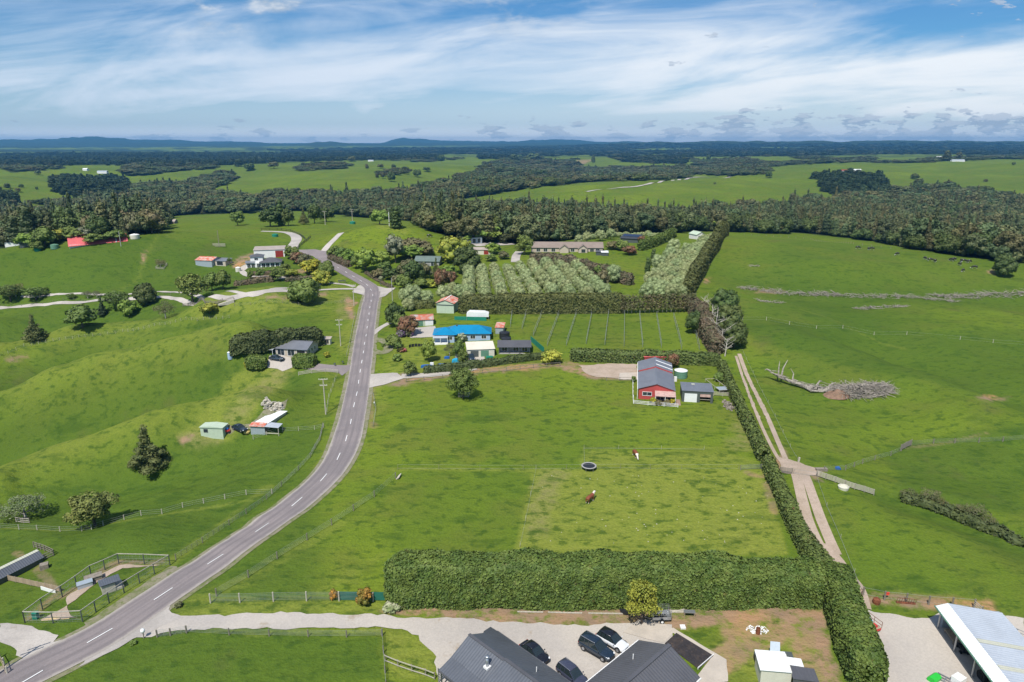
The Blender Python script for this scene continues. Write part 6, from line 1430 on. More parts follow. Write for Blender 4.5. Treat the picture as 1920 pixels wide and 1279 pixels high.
b = MB(); b.bar((-.35, -.3, ze-.08), (-.35, Dp, ze-.02), .14, .14); b.out('gutter', M['white_trim'], o); b = MB(); b.bar((-.32, -.28, 0), (-.32, -.28, ze-.1), .1); b.out('downpipe', M['white_trim'], o)
opening(o, 'y-', 1.0, 3.2, 1.1, 2.0, 0, mull=2); opening(o, 'y-', 4.6, 8.0, .2, 2.1, 0, 'door', mull=4)
b = MB(); corr(b, (4.0, -3.0, 2.15), (9.1, -3.0, 2.15), (9.1, -.08, 2.55), (4.0, -.08, 2.55), .5, .03); b.out('pergola_roof', M['orange_sheet'], o)
for x in (4.1, 6.5, 9.0): b = MB(); b.bar((x, -2.9, -.2), (x, -2.9, 2.15), .12); b.out('pergola_post', M['white_trim'], o)
b = MB(); b.box(3.2, 9.4, -3.2, -.05, -.4, .1); b.out('deck', M['deck_wood'], o); b = MB(); b.box(W_+.05, W_+1.6, -3, Dp, -.4, .08); b.out('side_deck', M['deck_wood'], o)
A2 = G(1208, 683); o = rootb('shed', A2, R(0), 'red shed half hidden behind the barn house', 'shed'); wallbox(o, 0, 6.1, 0, 3.5, 2.2, M['wall_red']); monoroof(o, 0, 6.1, 0, 3.5, 2.2, 2.7, M['roof_redpink'])
A, W_, rz = frame((1278,753), (1336,757)); o = rootb('garage', A, rz, 'dark grey flat roofed shed with white roller door and one open bay', 'garage'); Dp = 6.0
b = MB(); b.box(0, .12, 0, Dp, -.6, 2.9); b.box(W_-.12, W_, 0, Dp, -.6, 2.9); b.box(.12, W_-.12, Dp-.12, Dp, -.6, 2.9); b.box(.12, W_-.12, 0, .12, 2.3, 2.9); b.box(.12, .6, 0, .12, -.6, 2.3); b.box(3.7, 4.4, 0, .12, -.6, 2.3); b.box(W_-.6, W_-.12, 0, .12, -.6, 2.3); b.box(3.9, 4.0, .12, Dp-.12, -.6, 2.8); b.out('wall', M['wall_dark'], o)
monoroof(o, 0, W_, 0, Dp, 2.95, 3.05, M['roof_grey'], oh=.15); rollerdoor(o, 'y-', .62, 3.68, 2.28, .06, M['roof_white'])
b = MB(); corr(b, (4.42, -.06, 1.55), (W_-.62, -.06, 1.55), (W_-.62, -.05, 2.25), (4.42, -.05, 2.25), .3, .03); b.out('rusty_sheet', M['orange_sheet'], o); b = MB(); b.bar((4.4, .2, .8), (W_-.6, .2, .8), .08); b.out('rail', M['pale_post'], o)
b = MB(); b.box(2.6, 3.4, 4.4, 5.2, 3.12, 3.2); b.out('roof_hatch', M['skylight'], o)
def tank(px, py, r, h, m_, label, top=None, n=24):
    p = G(px, py); o = empty('water_tank', p, 0, label, 'water tank'); b = MB(); pr = [(r, -.2)]
    k = max(3, int(h/.45))
    for i in range(k): z = h*i/k; pr += [(r, z+.02), (r*1.02, z+h/k*.5), (r, z+h/k*.98)]
    b.lathe(pr, n); b.out('wall', m_, o); b = MB(); b.lathe([(r*1.01, h), (r*.6, h+r*.14), (.3, h+r*.2), (.3, h+r*.2+.12), (0, h+r*.2+.12)], n); b.out('lid', top or m_, o); return o
tank(1276, 707, 1.8, 2.0, M['tank_green'], 'round green corrugated water tank with white lid beside the barn house', M['roof_white'])
p = G(1266, 715); b = MB(); b.box(-.35, .35, -.3, .3, 0, 1.3); b.out('pump_cabinet', M['white_trim'], None, loc=p, label='small white cabinet in front of the green water tank', cat='cabinet')
# glass frame enclosure near the hedge
p = G(1358, 738); o = empty('animal_run', p, R(8), 'pale framed rectangular run beside the boundary hedge', 'run'); b = MB(); L_ = 9
for x in (-1.4, 1.4): b.bar((x, 0, 1), (x, L_, 1), .08); [b.bar((x, y, 0), (x, y, 1), .07) for y in (0, 3, 6, 9)]
for y in (0, L_): b.bar((-1.4, y, 1), (1.4, y, 1), .08)
b.out('frame', M['pale_post'], o); b = MB(); b.box(-1.35, 1.35, 0, 2.6, .9, 1.0); b.out('roof_sheet', M['wall_steel'], o)

# ---------------------------------------------------------------- blue roofed house group
A, W_, rz = frame((834,641), (919,638)); o = rootb('house', A, rz-.0, 'pale blue weatherboard house with bright blue hipped roof', 'house'); Wd = W_
wallbox(o, 0, Wd, 0, 7.2, 2.7, M['wall_blue'], z0=-1); hiproof(o, 0, Wd, 0, 7.2, 2.7, 4.7, M['roof_blue'], .5); wallbox(o, -3.2, 3.2, -1.2, 6.6, 2.68, M['wall_blue'], 'wall', z0=-1)
hiproof(o, -3.4, 3.6, -1.2, 6.4, 2.72, 4.3, M['roof_blue'], .45)
for x in (1.0, 5.2, 8.4, 12.0): opening(o, 'y-', x, min(x+1.5, Wd-.3), 1.0, 2.1, 0 if x > 3.3 else -1.2, mull=2)
b = MB(); corr(b, (-3.6, -3.0, 2.1), (-.4+1.6, -3.0, 2.1), (1.2, -1.25, 2.5), (-3.6, -1.25, 2.5), .5); b.out('porch_roof', M['roof_zinc'], o)
for x in (-3.5, -1.2, 1.1): b = MB(); b.bar((x, -2.9, -.8), (x, -2.9, 2.1), .14); b.out('porch_post', M['white_trim'], o)
b = MB(); b.box(-3.6, 1.2, -3.0, -1.22, -.8, .35); b.out('porch_deck', M['white_trim'], o); b = MB(); b.box(3.6, 4.1, 3.0, 3.5, 3.6, 4.9); b.out('chimney', M['wall_dark'], o)
A, W_, rz = frame((772,613), (812,610)); o = rootb('garage', A, rz, 'pale green garage with rusty red roof behind the blue house', 'garage'); wallbox(o, 0, W_, 0, 6, 2.5, M['wall_green'], gable='x', ridge=3.6); gableroof(o, 0, W_, 0, 6, 2.5, 3.6, 'x', M['roof_rust2']); rollerdoor(o, 'y-', 1.6, 4.0, 2.1, 0, M['tank_green']); rollerdoor(o, 'y-', 4.8, 7.6, 2.2, 0, M['roof_white'])
A, W_, rz = frame((819,587), (851,588)); o = rootb('shed', A, rz, 'tall pale green shed with rusty red gabled roof', 'shed'); wallbox(o, 0, W_, 0, 8, 4.0, M['wall_green'], gable='y', ridge=5.2); gableroof(o, 0, W_, 0, 8, 4.0, 5.2, 'y', M['roof_rust'], cap=M['white_trim'])
b = MB(); b.box(-.15, W_+.15, -.12, -.02, 3.1, 3.4); b.out('fascia', M['wall_dark'], o)
A, W_, rz = frame((877,671), (927,668)); o = rootb('garage', A, rz, 'cream roofed two door garage in front of the blue house', 'garage'); wallbox(o, 0, W_, 0, 6.2, 2.5, M['wall_cream']); monoroof(o, 0, W_, 0, 6.2, 2.55, 3.1, M['roof_cream'], oh=.25); rollerdoor(o, 'y-', 4.0, 6.4, 2.1, 0, M['tank_green']); rollerdoor(o, 'y-', .9, 3.3, 2.1, 0, M['wall_dark'])
A, W_, rz = frame((935,664), (994,663)); o = rootb('cabin', A, rz, 'dark grey roofed cabin with deep verandah, right of the cream garage', 'cabin'); wallbox(o, 0, W_, 1.8, 6.4, 2.4, M['wall_grey'], gable=None); b = MB(); corr(b, (-.4, -.4, 2.25), (W_+.4, -.4, 2.25), (W_+.4, 3.4, 3.5), (-.4, 3.4, 3.5), .4); corr(b, (-.4, 6.8, 2.4), (W_+.4, 6.8, 2.4), (W_+.4, 3.4, 3.5), (-.4, 3.4, 3.5), .4); b.out('roof', M['roof_charcoal'], o)
for x in (.1, W_*.33, W_*.66, W_-.1): b = MB(); b.bar((x, 0, -.6), (x, 0, 2.25), .13); b.out('verandah_post', M['wall_dark'], o)
b = MB(); b.box(0, W_, -.1, 1.8, -.7, .15); b.out('deck', M['wall_grey'], o)
for x in (1, 4.5, 7.2): opening(o, 'y-', x, x+1.6, .3, 2.0, 1.8, mull=2)
A, W_, rz = frame((955,676), (992,674)); b = MB(); b.box(0, W_+3, 0, .06, 0, 1.5); b.out('net_panel', M['blue_plastic'], empty('windbreak', A, rz, 'blue mesh windbreak in front of the cabin', 'windbreak'))
a_, b_ = G(995,640), G(1020,662); r = empty('windbreak', a_, 0, 'green mesh windbreak beside the trellis field', 'windbreak'); b = MB(); b.bar((0, 0, .9), b_-a_+Vector((0, 0, .9)), .06, 1.8); b.out('net_panel', M['net_green'], r)
a_, b_ = G(852,600), G(912,602); r = empty('windbreak', a_, 0, 'green mesh fence behind the blue house', 'windbreak'); b = MB(); b.bar((0, 0, .7), b_-a_+Vector((0, 0, .7)), .06, 1.4); b.out('net_panel', M['net_green'], r)
A = G(875, 601); o = rootb('tunnel_house', A, 0, 'long white and green shelter behind the blue house', 'shelter'); b = MB(); b.extr([(0, 1.4), (8, 1.3), (8, 2.4), (6.5, 2.9), (1.0, 3.1), (0, 2.4)], 0, .1); b.extr([(0, 2.4), (1, 3.1), (6.5, 2.9), (8, 2.4), (7.9, 2.3), (6.4, 2.8), (1.0, 3.0), (.1, 2.35)], .1, 3.5); b.out('cover', M['roof_white'], o)
for x in (0, 2, 4, 6, 8): b = MB(); b.bar((x, .05, -.2), (x, .05, 2.4), .08); b.out('post', M['steel'], o)
A, W_, rz = frame((929,626), (941,626)); o = rootb('shed', A, rz, 'narrow light shed with rust striped roof beside black tanks', 'shed'); wallbox(o, 0, 2.6, 0, 5.5, 2.2, M['wall_steel']); monoroof(o, 0, 2.6, 0, 5.5, 2.2, 2.5, M['roof_rust'])
tank(946, 634, 1.7, 2.0, M['black_plastic'], 'black plastic water tank beside the cabin, rear one'); tank(949, 641, 1.6, 1.3, M['black_plastic'], 'low black water tank beside the cabin, front one')
A = G(852, 672); o = rootb('pump_shed', A, 0, 'tiny round roofed pump shed left of the cream garage', 'shed'); b = MB(); b.lathe([(.9, -.2), (.9, 2.0)], 12, (1, 1, 0)); b.out('wall', M['wall_grey'], o); b = MB(); b.lathe([(1.2, 2.0), (1.1, 2.25), (0, 2.4)], 12, (1, 1, 0)); b.out('roof', M['roof_tan'], o)
def pxcar(px, py, rz, **k): p = G(px, py); return make_car((p.x, p.y, p.z+.1), R(rz), **k)
pxcar(884, 674, -75, label='dark blue car in front of the cream garage', cat='car', L=4.2, Hh=1.5, W=1.75, paint='paint_navy', kind='hatch')
pxcar(519, 675, -8, label='dark grey car parked before the grey roofed house', cat='car', L=4.7, Hh=1.5, W=1.8, paint='paint_grey', kind='hatch')
pxcar(977, 470, 0, label='white van on the drive of the brown roofed house', cat='car', L=4.9, Hh=1.9, W=1.9, paint='paint_white', kind='wagon')
pxcar(450, 807, -30, label='dark car under a cover next to the open lean-to', cat='car', L=4.4, Hh=1.4, W=1.75, paint='paint_navy', kind='hatch')
def junk(name, items, label_f, cat):
    for i, (x, y, sx, sy, sz, m_, lb) in enumerate(items):
        p = G(x, y); b = MB(); b.extr([(-sx/2, -.1), (sx/2, -.1), (sx/2*.92, sz*.8), (sx/4, sz), (-sx/4, sz*.95), (-sx/2*.95, sz*.7)], -sy/2, sy/2); b.out(name, M[m_], None, loc=p, label=lb, cat=cat)
junk('tarp_heap', [(857,680,3,1.6,1.2,'cyan_tarp','light blue tarpaulin over a boat by the shared drive'), (918,672,2.2,1.2,.7,'net_green','green covered heap beside the cream garage'), (838,672,1.6,1,.6,'blue_plastic','blue tub on the blue house lawn'), (800,689,3.4,.8,.8,'blue_plastic','blue net covered vegetable row by the shared drive'), (828,687,3,.8,.8,'blue_plastic','second blue net covered vegetable row by the shared drive')], None, 'cover')
p = G(810, 686); b = MB(); b.box(-.5, .5, -.3, .3, 0, 1.0); b.out('white_box', M['white_trim'], None, loc=p, label='white box among the blue net covered rows', cat='box')
# low dark garden fence ring on the lawn
b = MB(); p = G(780, 655)
for k in range(8): a = k*.35-.2; a2 = a+.3; b.bar((math.cos(a)*3, math.sin(a)*3, .5), (math.cos(a2)*3, math.sin(a2)*3, .5), .06, 1.0)
b.out('garden_screen', M['black_plastic'], None, loc=p, label='curved black garden screen on the blue house lawn', cat='screen')

# ---------------------------------------------------------------- grey roofed house left of the road
A, W_, rz = frame((528,667), (576,668)); o = rootb('house', A, R(-10), 'long grey roofed house between two box hedges', 'house'); W_ = 8.5
wallbox(o, -5, W_, 0, 8, 2.5, M['wall_tan'], gable='x', ridge=3.9); gableroof(o, -5, W_, 0, 8, 2.5, 3.9, 'x', M['roof_grey'], oh=.45)
for x in (-4.0, -1.2, 2.2): opening(o, 'y-', x, x+2.2, .2, 2.1, 0, mull=2)
opening(o, 'y-', 5.3, 8.0, .0, 2.1, 0, 'door', pm=M['black_plastic']); 
for y in (1.2, 3.2, 5.2): opening(o, 'x+', y, y+1.0, .9, 2.0, W_)
b = MB(); corr(b, (-7.6, -1.6, 2.2), (-2.0, -1.6, 2.2), (-2.0, .2, 2.55), (-7.6, .2, 2.55), .5); b.out('carport_roof', M['roof_zinc'], o)
for x in (-7.5, -2.1): b = MB(); b.bar((x, -1.5, -1), (x, -1.5, 2.2), .1); b.out('carport_post', M['white_trim'], o)
b = MB(); b.tube((0, 6.5, 3.2), (0, 6.5, 4.6), .08, n=6); b.tube((-.3, 6.4, 4.3), (-.25, 6.1, 4.4), .4, n=10); b.out('satellite_dish', M['white_trim'], o)
tank(432, 672, .75, 2.0, M['wall_blue'], 'small pale blue water tank at the left end of the tall hedge', M['roof_white'])
A = G(607, 646); o = rootb('hutch', A, R(-4), 'small pale timber hutch near the power pole', 'hutch'); wallbox(o, 0, 2.2, 0, 1.6, 1.9, M['wall_cream']); monoroof(o, 0, 2.2, 0, 1.6, 1.9, 2.2, M['roof_tan']); opening(o, 'y-', .5, 1.7, .4, 1.6, 0, mull=2, fm=M['timber'])
# sheds on the lower left spur
A = G(377, 817); o = rootb('hut', A, R(-5), 'pale green hut at the left of the spur sheds', 'hut'); wallbox(o, 0, 5.6, 0, 2.6, 2.2, M['wall_green']); b = MB(); pr = [(-.2, 2.2), (.0, 2.45), (2.8, 2.65), (5.6, 2.5), (5.8, 2.2)]; b.extr([(5.6-x if False else x, z) for x, z in [(-.15, 2.15), (5.75, 2.15), (5.75, 2.3), (2.8, 2.55), (-.15, 2.3)]], -.2, 2.8); b.out('roof', M['roof_green'] if False else M['wall_green'], o); opening(o, 'y-', .9, 1.8, 1.0, 1.7, 0, fm=M['wall_dark'])
A = G(471, 815); o = rootb('lean_to', A, R(-6), 'open fronted iron lean-to with tall white roofed bay', 'shed')
b = MB(); corr(b, (0, 0, 0), (3.6, 0, 0), (3.6, .02, 2.5), (0, .02, 2.5), .4, .04); b.box(0, .08, 0, 3, -.5, 2.4); b.box(0, 3.6, 2.9, 3.0, -.5, 2.4); b.out('wall', M['wall_steel'], o)
b = MB(); corr(b, (-.2, -.4, 2.35), (3.7, -.4, 2.35), (3.7, 1.4, 2.7), (-.2, 1.4, 2.7), .4); b.out('rusty_roof', M['roof_rust'], o); b = MB(); corr(b, (3.7, -.3, 2.35), (7.2, -.3, 2.2), (7.2, 2.2, 2.3), (3.7, 2.2, 2.5), .4); b.out('side_roof', M['roof_zinc'], o)
b = MB(); b.add([(.3, 1.2, 2.6), (3.9, 1.2, 2.6), (6.0, 8.0, 3.2), (2.6, 8.0, 3.2), (.3, 1.2, 2.5), (3.9, 1.2, 2.5), (6.0, 8.0, 3.1), (2.6, 8.0, 3.1)], [(0,1,2,3),(7,6,5,4),(0,4,5,1),(1,5,6,2),(2,6,7,3),(3,7,4,0)]); b.out('white_roof', M['roof_white'], o)
b = MB(); b.add([(.4, 1.4, -.8), (3.7, 1.4, -.8), (5.7, 7.8, -.8), (2.8, 7.8, -.8), (.4, 1.4, 2.48), (3.7, 1.4, 2.48), (5.7, 7.8, 3.05), (2.8, 7.8, 3.05)], [(4,5,1,0),(5,6,2,1),(6,7,3,2),(7,4,0,3)]); b.out('bay_wall', M['wall_tan'], o)
for x, y in ((7.1, -.2), (7.1, 2.1), (3.8, 2.1)): b = MB(); b.bar((x, y, -.8), (x, y, 2.2), .12); b.out('post', M['pale_post'], o)
b = MB(); b.bar((3.7, -.25, .7), (7.1, -.25, .7), .08, .2); b.out('rail', M['pale_post'], o)
p = G(425, 812); o = empty('quad_bike', p, R(20), 'red and blue quad bike between the hut and the covered car', 'quad bike'); b = MB(); b.extr([(-.9, .4), (.9, .4), (.8, .9), (.2, .8), (-.2, 1.0), (-.9, .9)], -.4, .4); b.out('body', M['red_tarp'], o); b = MB(); b.box(-.4, .5, -.3, .3, 1.0, 1.25); b.out('seat', M['blue_plastic'], o)
for x in (-.6, .6):
    for y in (-.45, .45): b = MB(); b.tube((x, y-.12, .3), (x, y+.12, .3), .3, n=10); b.out('wheel', M['tyre'], o)
p = G(463, 812); b = MB(); b.lathe([(0, 0), (.7, 0), (.8, .4), (.5, .8), (0, .9)], 10); b.out('feed_bin', M['yellow_wood'], None, loc=p, label='yellow tub against the iron lean-to', cat='tub')
rubble('timber_heap', 511, 762, 2.6, 1.6, 60, 1.1, 'pale_post', 'pale heap of old boards above the lean-to', 'timber heap', 6, .5)
# ---------------------------------------------------------------- white two storey house and workshop
A, W_, rz = frame((462,503), (527,499)); o = rootb('house', A, rz, 'white two storey house with grey roofs on the orange cut bank', 'house'); Lw = W_; print('white', W_)
wallbox(o, 0, Lw, 0, 7, 2.6, M['wall_white'], z0=-1.5); b = MB(); corr(b, (-.5, -.6, 2.6), (Lw*.25, -.6, 2.6), (Lw*.25, 3, 3.3), (-.5, 3, 3.3), .6); b.out('porch_roof', M['roof_grey'], o)
wallbox(o, Lw*.12, Lw*.48, 2, 8, 5.4, M['wall_white'], 'upper_wall'); hiproof(o, Lw*.12, Lw*.48, 2, 8, 5.4, 6.6, M['roof_charcoal'], .5, 'upper_roof'); hiproof(o, Lw*.40, Lw*1.0, -.5, 8, 2.65, 4.6, M['roof_charcoal'], .5)
opening(o, 'y-', Lw*.24, Lw*.34, 3.6, 4.8, 2, mull=2); opening(o, 'x+', 3, 4.4, 3.4, 4.9, Lw*.48)
for f_ in (.08, .2, .36, .5, .62, .76, .9): opening(o, 'y-', Lw*f_-.8, Lw*f_+.8, .2, 2.1, 0 if f_ < .9 else 0, mull=2)
b = MB(); b.box(Lw*.3, Lw+.8, -2.4, -.05, -1.4, -.05); b.out('deck', M['deck_wood'], o)
A = G(491, 487); o = rootb('workshop', A, rz+.02, 'large white workshop with red roller door behind the two storey house', 'workshop'); wallbox(o, -4, 11.5, 3, 13, 4.6, M['wall_white']); monoroof(o, -4, 11.5, 3, 13, 4.6, 5.2, M['roof_tan'], oh=.3, pitch=.8); rollerdoor(o, 'y-', 6.8, 10.8, 4.0, 3.0, M['door_red'])
A, W_, rz = frame((367,497), (395,499)); o = rootb('shed', A, R(-12), 'light blue iron shed with rust stained roof, far left paddock', 'shed'); wallbox(o, 0, 9.5, 0, 9, 2.6, M['wall_steel'], gable='x', ridge=3.8); gableroof(o, 0, 9.5, 0, 9, 2.6, 3.8, 'x', M['roof_rust'], pitch=.6); wallbox(o, 9.6, 16, 2, 8, 2.2, M['wall_tan'], 'side_wall'); monoroof(o, 9.6, 16, 2, 8, 2.2, 2.8, M['roof_grey'], name='side_roof'); opening(o, 'y-', 11, 14.5, 0, 2.0, 2, 'door', pm=M['black_plastic'])
tank(447, 509, 1.3, 2.0, M['wall_cream'], 'pair-like cream water tank left of the white house', M['roof_white'])
# ---------------------------------------------------------------- upper houses
A, W_, rz = frame((996,473), (1130,472)); o = rootb('house', A, rz, 'very long brown roofed house with gabled porch behind the olive grove', 'house'); Lw = W_; print('brown', W_)
wallbox(o, 0, Lw, 0, 10, 2.7, M['wall_tan'], gable='x', ridge=5.0, z0=-2); gableroof(o, 0, Lw, 0, 10, 2.7, 5.0, 'x', M['roof_brown'], oh=.5, pitch=.9)
for a0, a1, nm in ((.40, .52, 'porch'), (.66, .78, 'wing')):
    wallbox(o, Lw*a0, Lw*a1, -3.5, 1, 2.7, M['wall_tan'], nm+'_wall', gable='y', ridge=4.4, z0=-2); gableroof(o, Lw*a0, Lw*a1, -3.5, 3.5, 2.7, 4.4, 'y', M['roof_brown'], oh=.4, name=nm+'_roof', pitch=.9)
opening(o, 'y-', Lw*.70, Lw*.75, .6, 2.2, -3.5, mull=2, fm=M['roof_charcoal'])
for f_ in (.1, .2, .31, .58, .85, .93): opening(o, 'y-', Lw*f_-1, Lw*f_+1, .4, 2.2, 0, mull=2)
A, W_, rz = frame((1163,455), (1196,456)); o = rootb('house', A, rz, 'dark house with solar panels on its roof near the forest', 'house'); Lw = max(W_, 10)
wallbox(o, 0, Lw, 0, 8, 2.6, M['wall_dark'], z0=-1.5); monoroof(o, 0, Lw, 0, 8, 2.7, 4.2, M['roof_darkgrey'], oh=.5)
mat('solar_cell', (.02, .035, .08), .15, .05, spec=.8)
for k in range(8):
    b = MB(); x = .4+k*(Lw-.8)/8; z = lambda y: 2.9+1.5*y/8
    b.add([(x, 3.2, z(3.2)+.05), (x+(Lw-.8)/8-.12, 3.2, z(3.2)+.05), (x+(Lw-.8)/8-.12, 6.8, z(6.8)+.05), (x, 6.8, z(6.8)+.05), (x, 3.2, z(3.2)-.02), (x+(Lw-.8)/8-.12, 3.2, z(3.2)-.02), (x+(Lw-.8)/8-.12, 6.8, z(6.8)-.02), (x, 6.8, z(6.8)-.02)], [(0,1,2,3),(0,4,5,1),(1,5,6,2),(2,6,7,3),(3,7,4,0)]); b.out('solar_panel', M['solar_cell'], o)
A, W_, rz = frame((888,477), (923,478)); o = rootb('shed', A, rz, 'white shed with tan roof left of the bright green tree', 'shed'); wallbox(o, 0, W_, 0, 6, 2.5, M['wall_cream'], gable='x', ridge=3.4); gableroof(o, 0, W_, 0, 6, 2.5, 3.4, 'x', M['roof_tan'], pitch=.6); rollerdoor(o, 'y-', W_*.55, W_*.8, 2.1, 0, M['door_red'])
A, W_, rz = frame((874,457), (904,457)); o = rootb('shed', A, rz, 'long low blue grey shed below the forest edge', 'shed'); wallbox(o, 0, W_, 0, 6, 3, M['wall_steel']); monoroof(o, 0, W_, 0, 6, 3.05, 3.6, M['roof_slate'], pitch=.6)
for k in range(3): opening(o, 'y-', W_*(.12+.3*k), W_*(.30+.3*k), .1, 2.4, 0, 'door')
A, W_, rz = frame((786,499), (823,499)); o = rootb('house', A, rz, 'green roofed house among garden trees', 'house'); wallbox(o, -2, W_, 0, 8, 2.6, M['wall_grey'], gable='x', ridge=4.4, z0=-1.5); gableroof(o, -2, W_, 0, 8, 2.6, 4.4, 'x', M['roof_green'], oh=.5, pitch=.6); opening(o, 'y-', W_*.6, W_*.85, .1, 2.1, 0, mull=2)
A, W_, rz = frame((1306,449), (1325,449)); o = rootb('cottage', A, R(20), 'small white cottage with pale green roof by the tall shelter hedge', 'cottage'); wallbox(o, 0, 6, 0, 8, 2.8, M['wall_white'], gable='y', ridge=4.3); gableroof(o, 0, 6, 0, 8, 2.8, 4.3, 'y', M['wall_green'], pitch=.6); opening(o, 'y-', 1.2, 2.6, .8, 1.9, 0)
p = G(1137, 476); b = MB(); b.lathe([(1.1, 0), (1.1, 1.6), (0, 1.8)], 12); b.out('water_tank', M['wall_blue'], None, loc=p, label='small blue tank at the right end of the brown roofed house', cat='water tank')
for i, (x, y, lb) in enumerate([(1118,479,'dark garden shed in front of the brown house, left one'), (1128,480,'white roofed garden shed in front of the brown house')]):
    A = G(x, y); o = rootb('garden_shed', A, 0, lb, 'shed'); wallbox(o, 0, 3.4, 0, 2.5, 1.8, M['wall_dark']); monoroof(o, 0, 3.4, 0, 2.5, 1.8, 2.2, M['roof_white'] if i else M['roof_charcoal'])
# ---------------------------------------------------------------- sheds at the far left
A, W_, rz = frame((131,468), (238,453)); dW = (G(238,453)-G(131,468)).to_2d(); o = rootb('long_shed', A, math.atan2(dW.y, dW.x), 'very long low shed with bright red roof', 'shed')
W2 = dW.length; wallbox(o, 0, W2, 1, 8, 2.2, M['wall_white'], z0=-3); b = MB(); corr(b, (-.5, 0, 1.5), (W2+.5, 0, 2.4), (W2+.5, 8.6, 5.6), (-.5, 8.6, 5.4), 1.0); b.out('roof', M['roof_redpink'], o)
b = MB(); b.add([(W2*.80, -.05, 2.34), (W2*.82, -.05, 2.36), (W2*.84, 8.5, 5.70), (W2*.82, 8.5, 5.70)], [(0,1,2,3)]); b.out('skylight_strip', M['roof_white'], o)
A, W_, rz = frame((38,466), (57,464)); o = rootb('shed', A, R(12), 'slate blue roofed shed among trees at the left edge', 'shed'); wallbox(o, 0, 8, 0, 9, 3, M['wall_dark'], gable='y', ridge=4.4, z0=-2); gableroof(o, 0, 8, 0, 9, 3, 4.4, 'y', M['roof_blue'] if False else M['wall_steel'], pitch=.8)
A = G(10, 464); o = rootb('shed', A, R(5), 'white shed at the far left edge beside the slate roofed shed', 'shed'); wallbox(o, 0, 9, 0, 6, 2.5, M['wall_white'], z0=-2); monoroof(o, 0, 9, 0, 6, 2.6, 3.2, M['roof_zinc'])
for x, y, r_, h_, m_, lb in [(71,470,1.6,2.4,'net_green','green water tank left of the blue cover, far left'), (103,466,1.9,2.0,'tank_green','teal tank hut left end of the red roofed shed'), (253,447,2.4,2.0,'wall_cream','white water tank right of the long red shed'), (661,420,2.2,1.6,'net_green','green water tank on the ridge below the power poles'), (516,444,1.8,1.5,'net_green','small green tank by the far drive bend')]: tank(x, y, r_, h_, M[m_], lb, M['roof_white'] if m_ == 'wall_cream' else None)
A = G(312, 421); o = rootb('barn', A, 0, 'old grey brown barn beyond the tree belt at left', 'barn'); wallbox(o, 0, 7, 0, 6, 2.5, M['old_timber'], gable='x', ridge=4); gableroof(o, 0, 7, 0, 6, 2.5, 4, 'x', M['roof_tan'], pitch=.8)
# far farm buildings
for i, (x, y, w_, m_, lb) in enumerate([(1578,323,14,'door_red','red roofed farmhouse behind the right pine block'), (1597,322,18,'roof_white','white farm shed behind the right pine block'), (1588,300,12,'roof_zinc','white shed on the far right paddock'), (1755,296,14,'roof_white','pale roofed shed on the far right ridge'), (1785,303,24,'roof_zinc','wide milking shed beside the far dark tree, right'), (1815,299,22,'roof_white','white roofed barn on the far right ridge'),
      (155,320,8,'roof_white','tiny white house left of the far farm trees'), (182,325,18,'roof_zinc','grey farm sheds on the far left flat'), (1095,284,8,'roof_white','tiny white house in the far centre clearing'), (690,303,10,'roof_zinc','tiny shed on the far paddock by the pine line')]):
    A = G(x, y); q = ppm(A); o = rootb('farm_building', A, 0, lb, 'building'); Lw = w_/q; wallbox(o, 0, Lw, 0, 10, 4, M['wall_white']); gableroof(o, 0, Lw, 0, 10, 4, 6.5, 'x', M[m_], pitch=2.5)
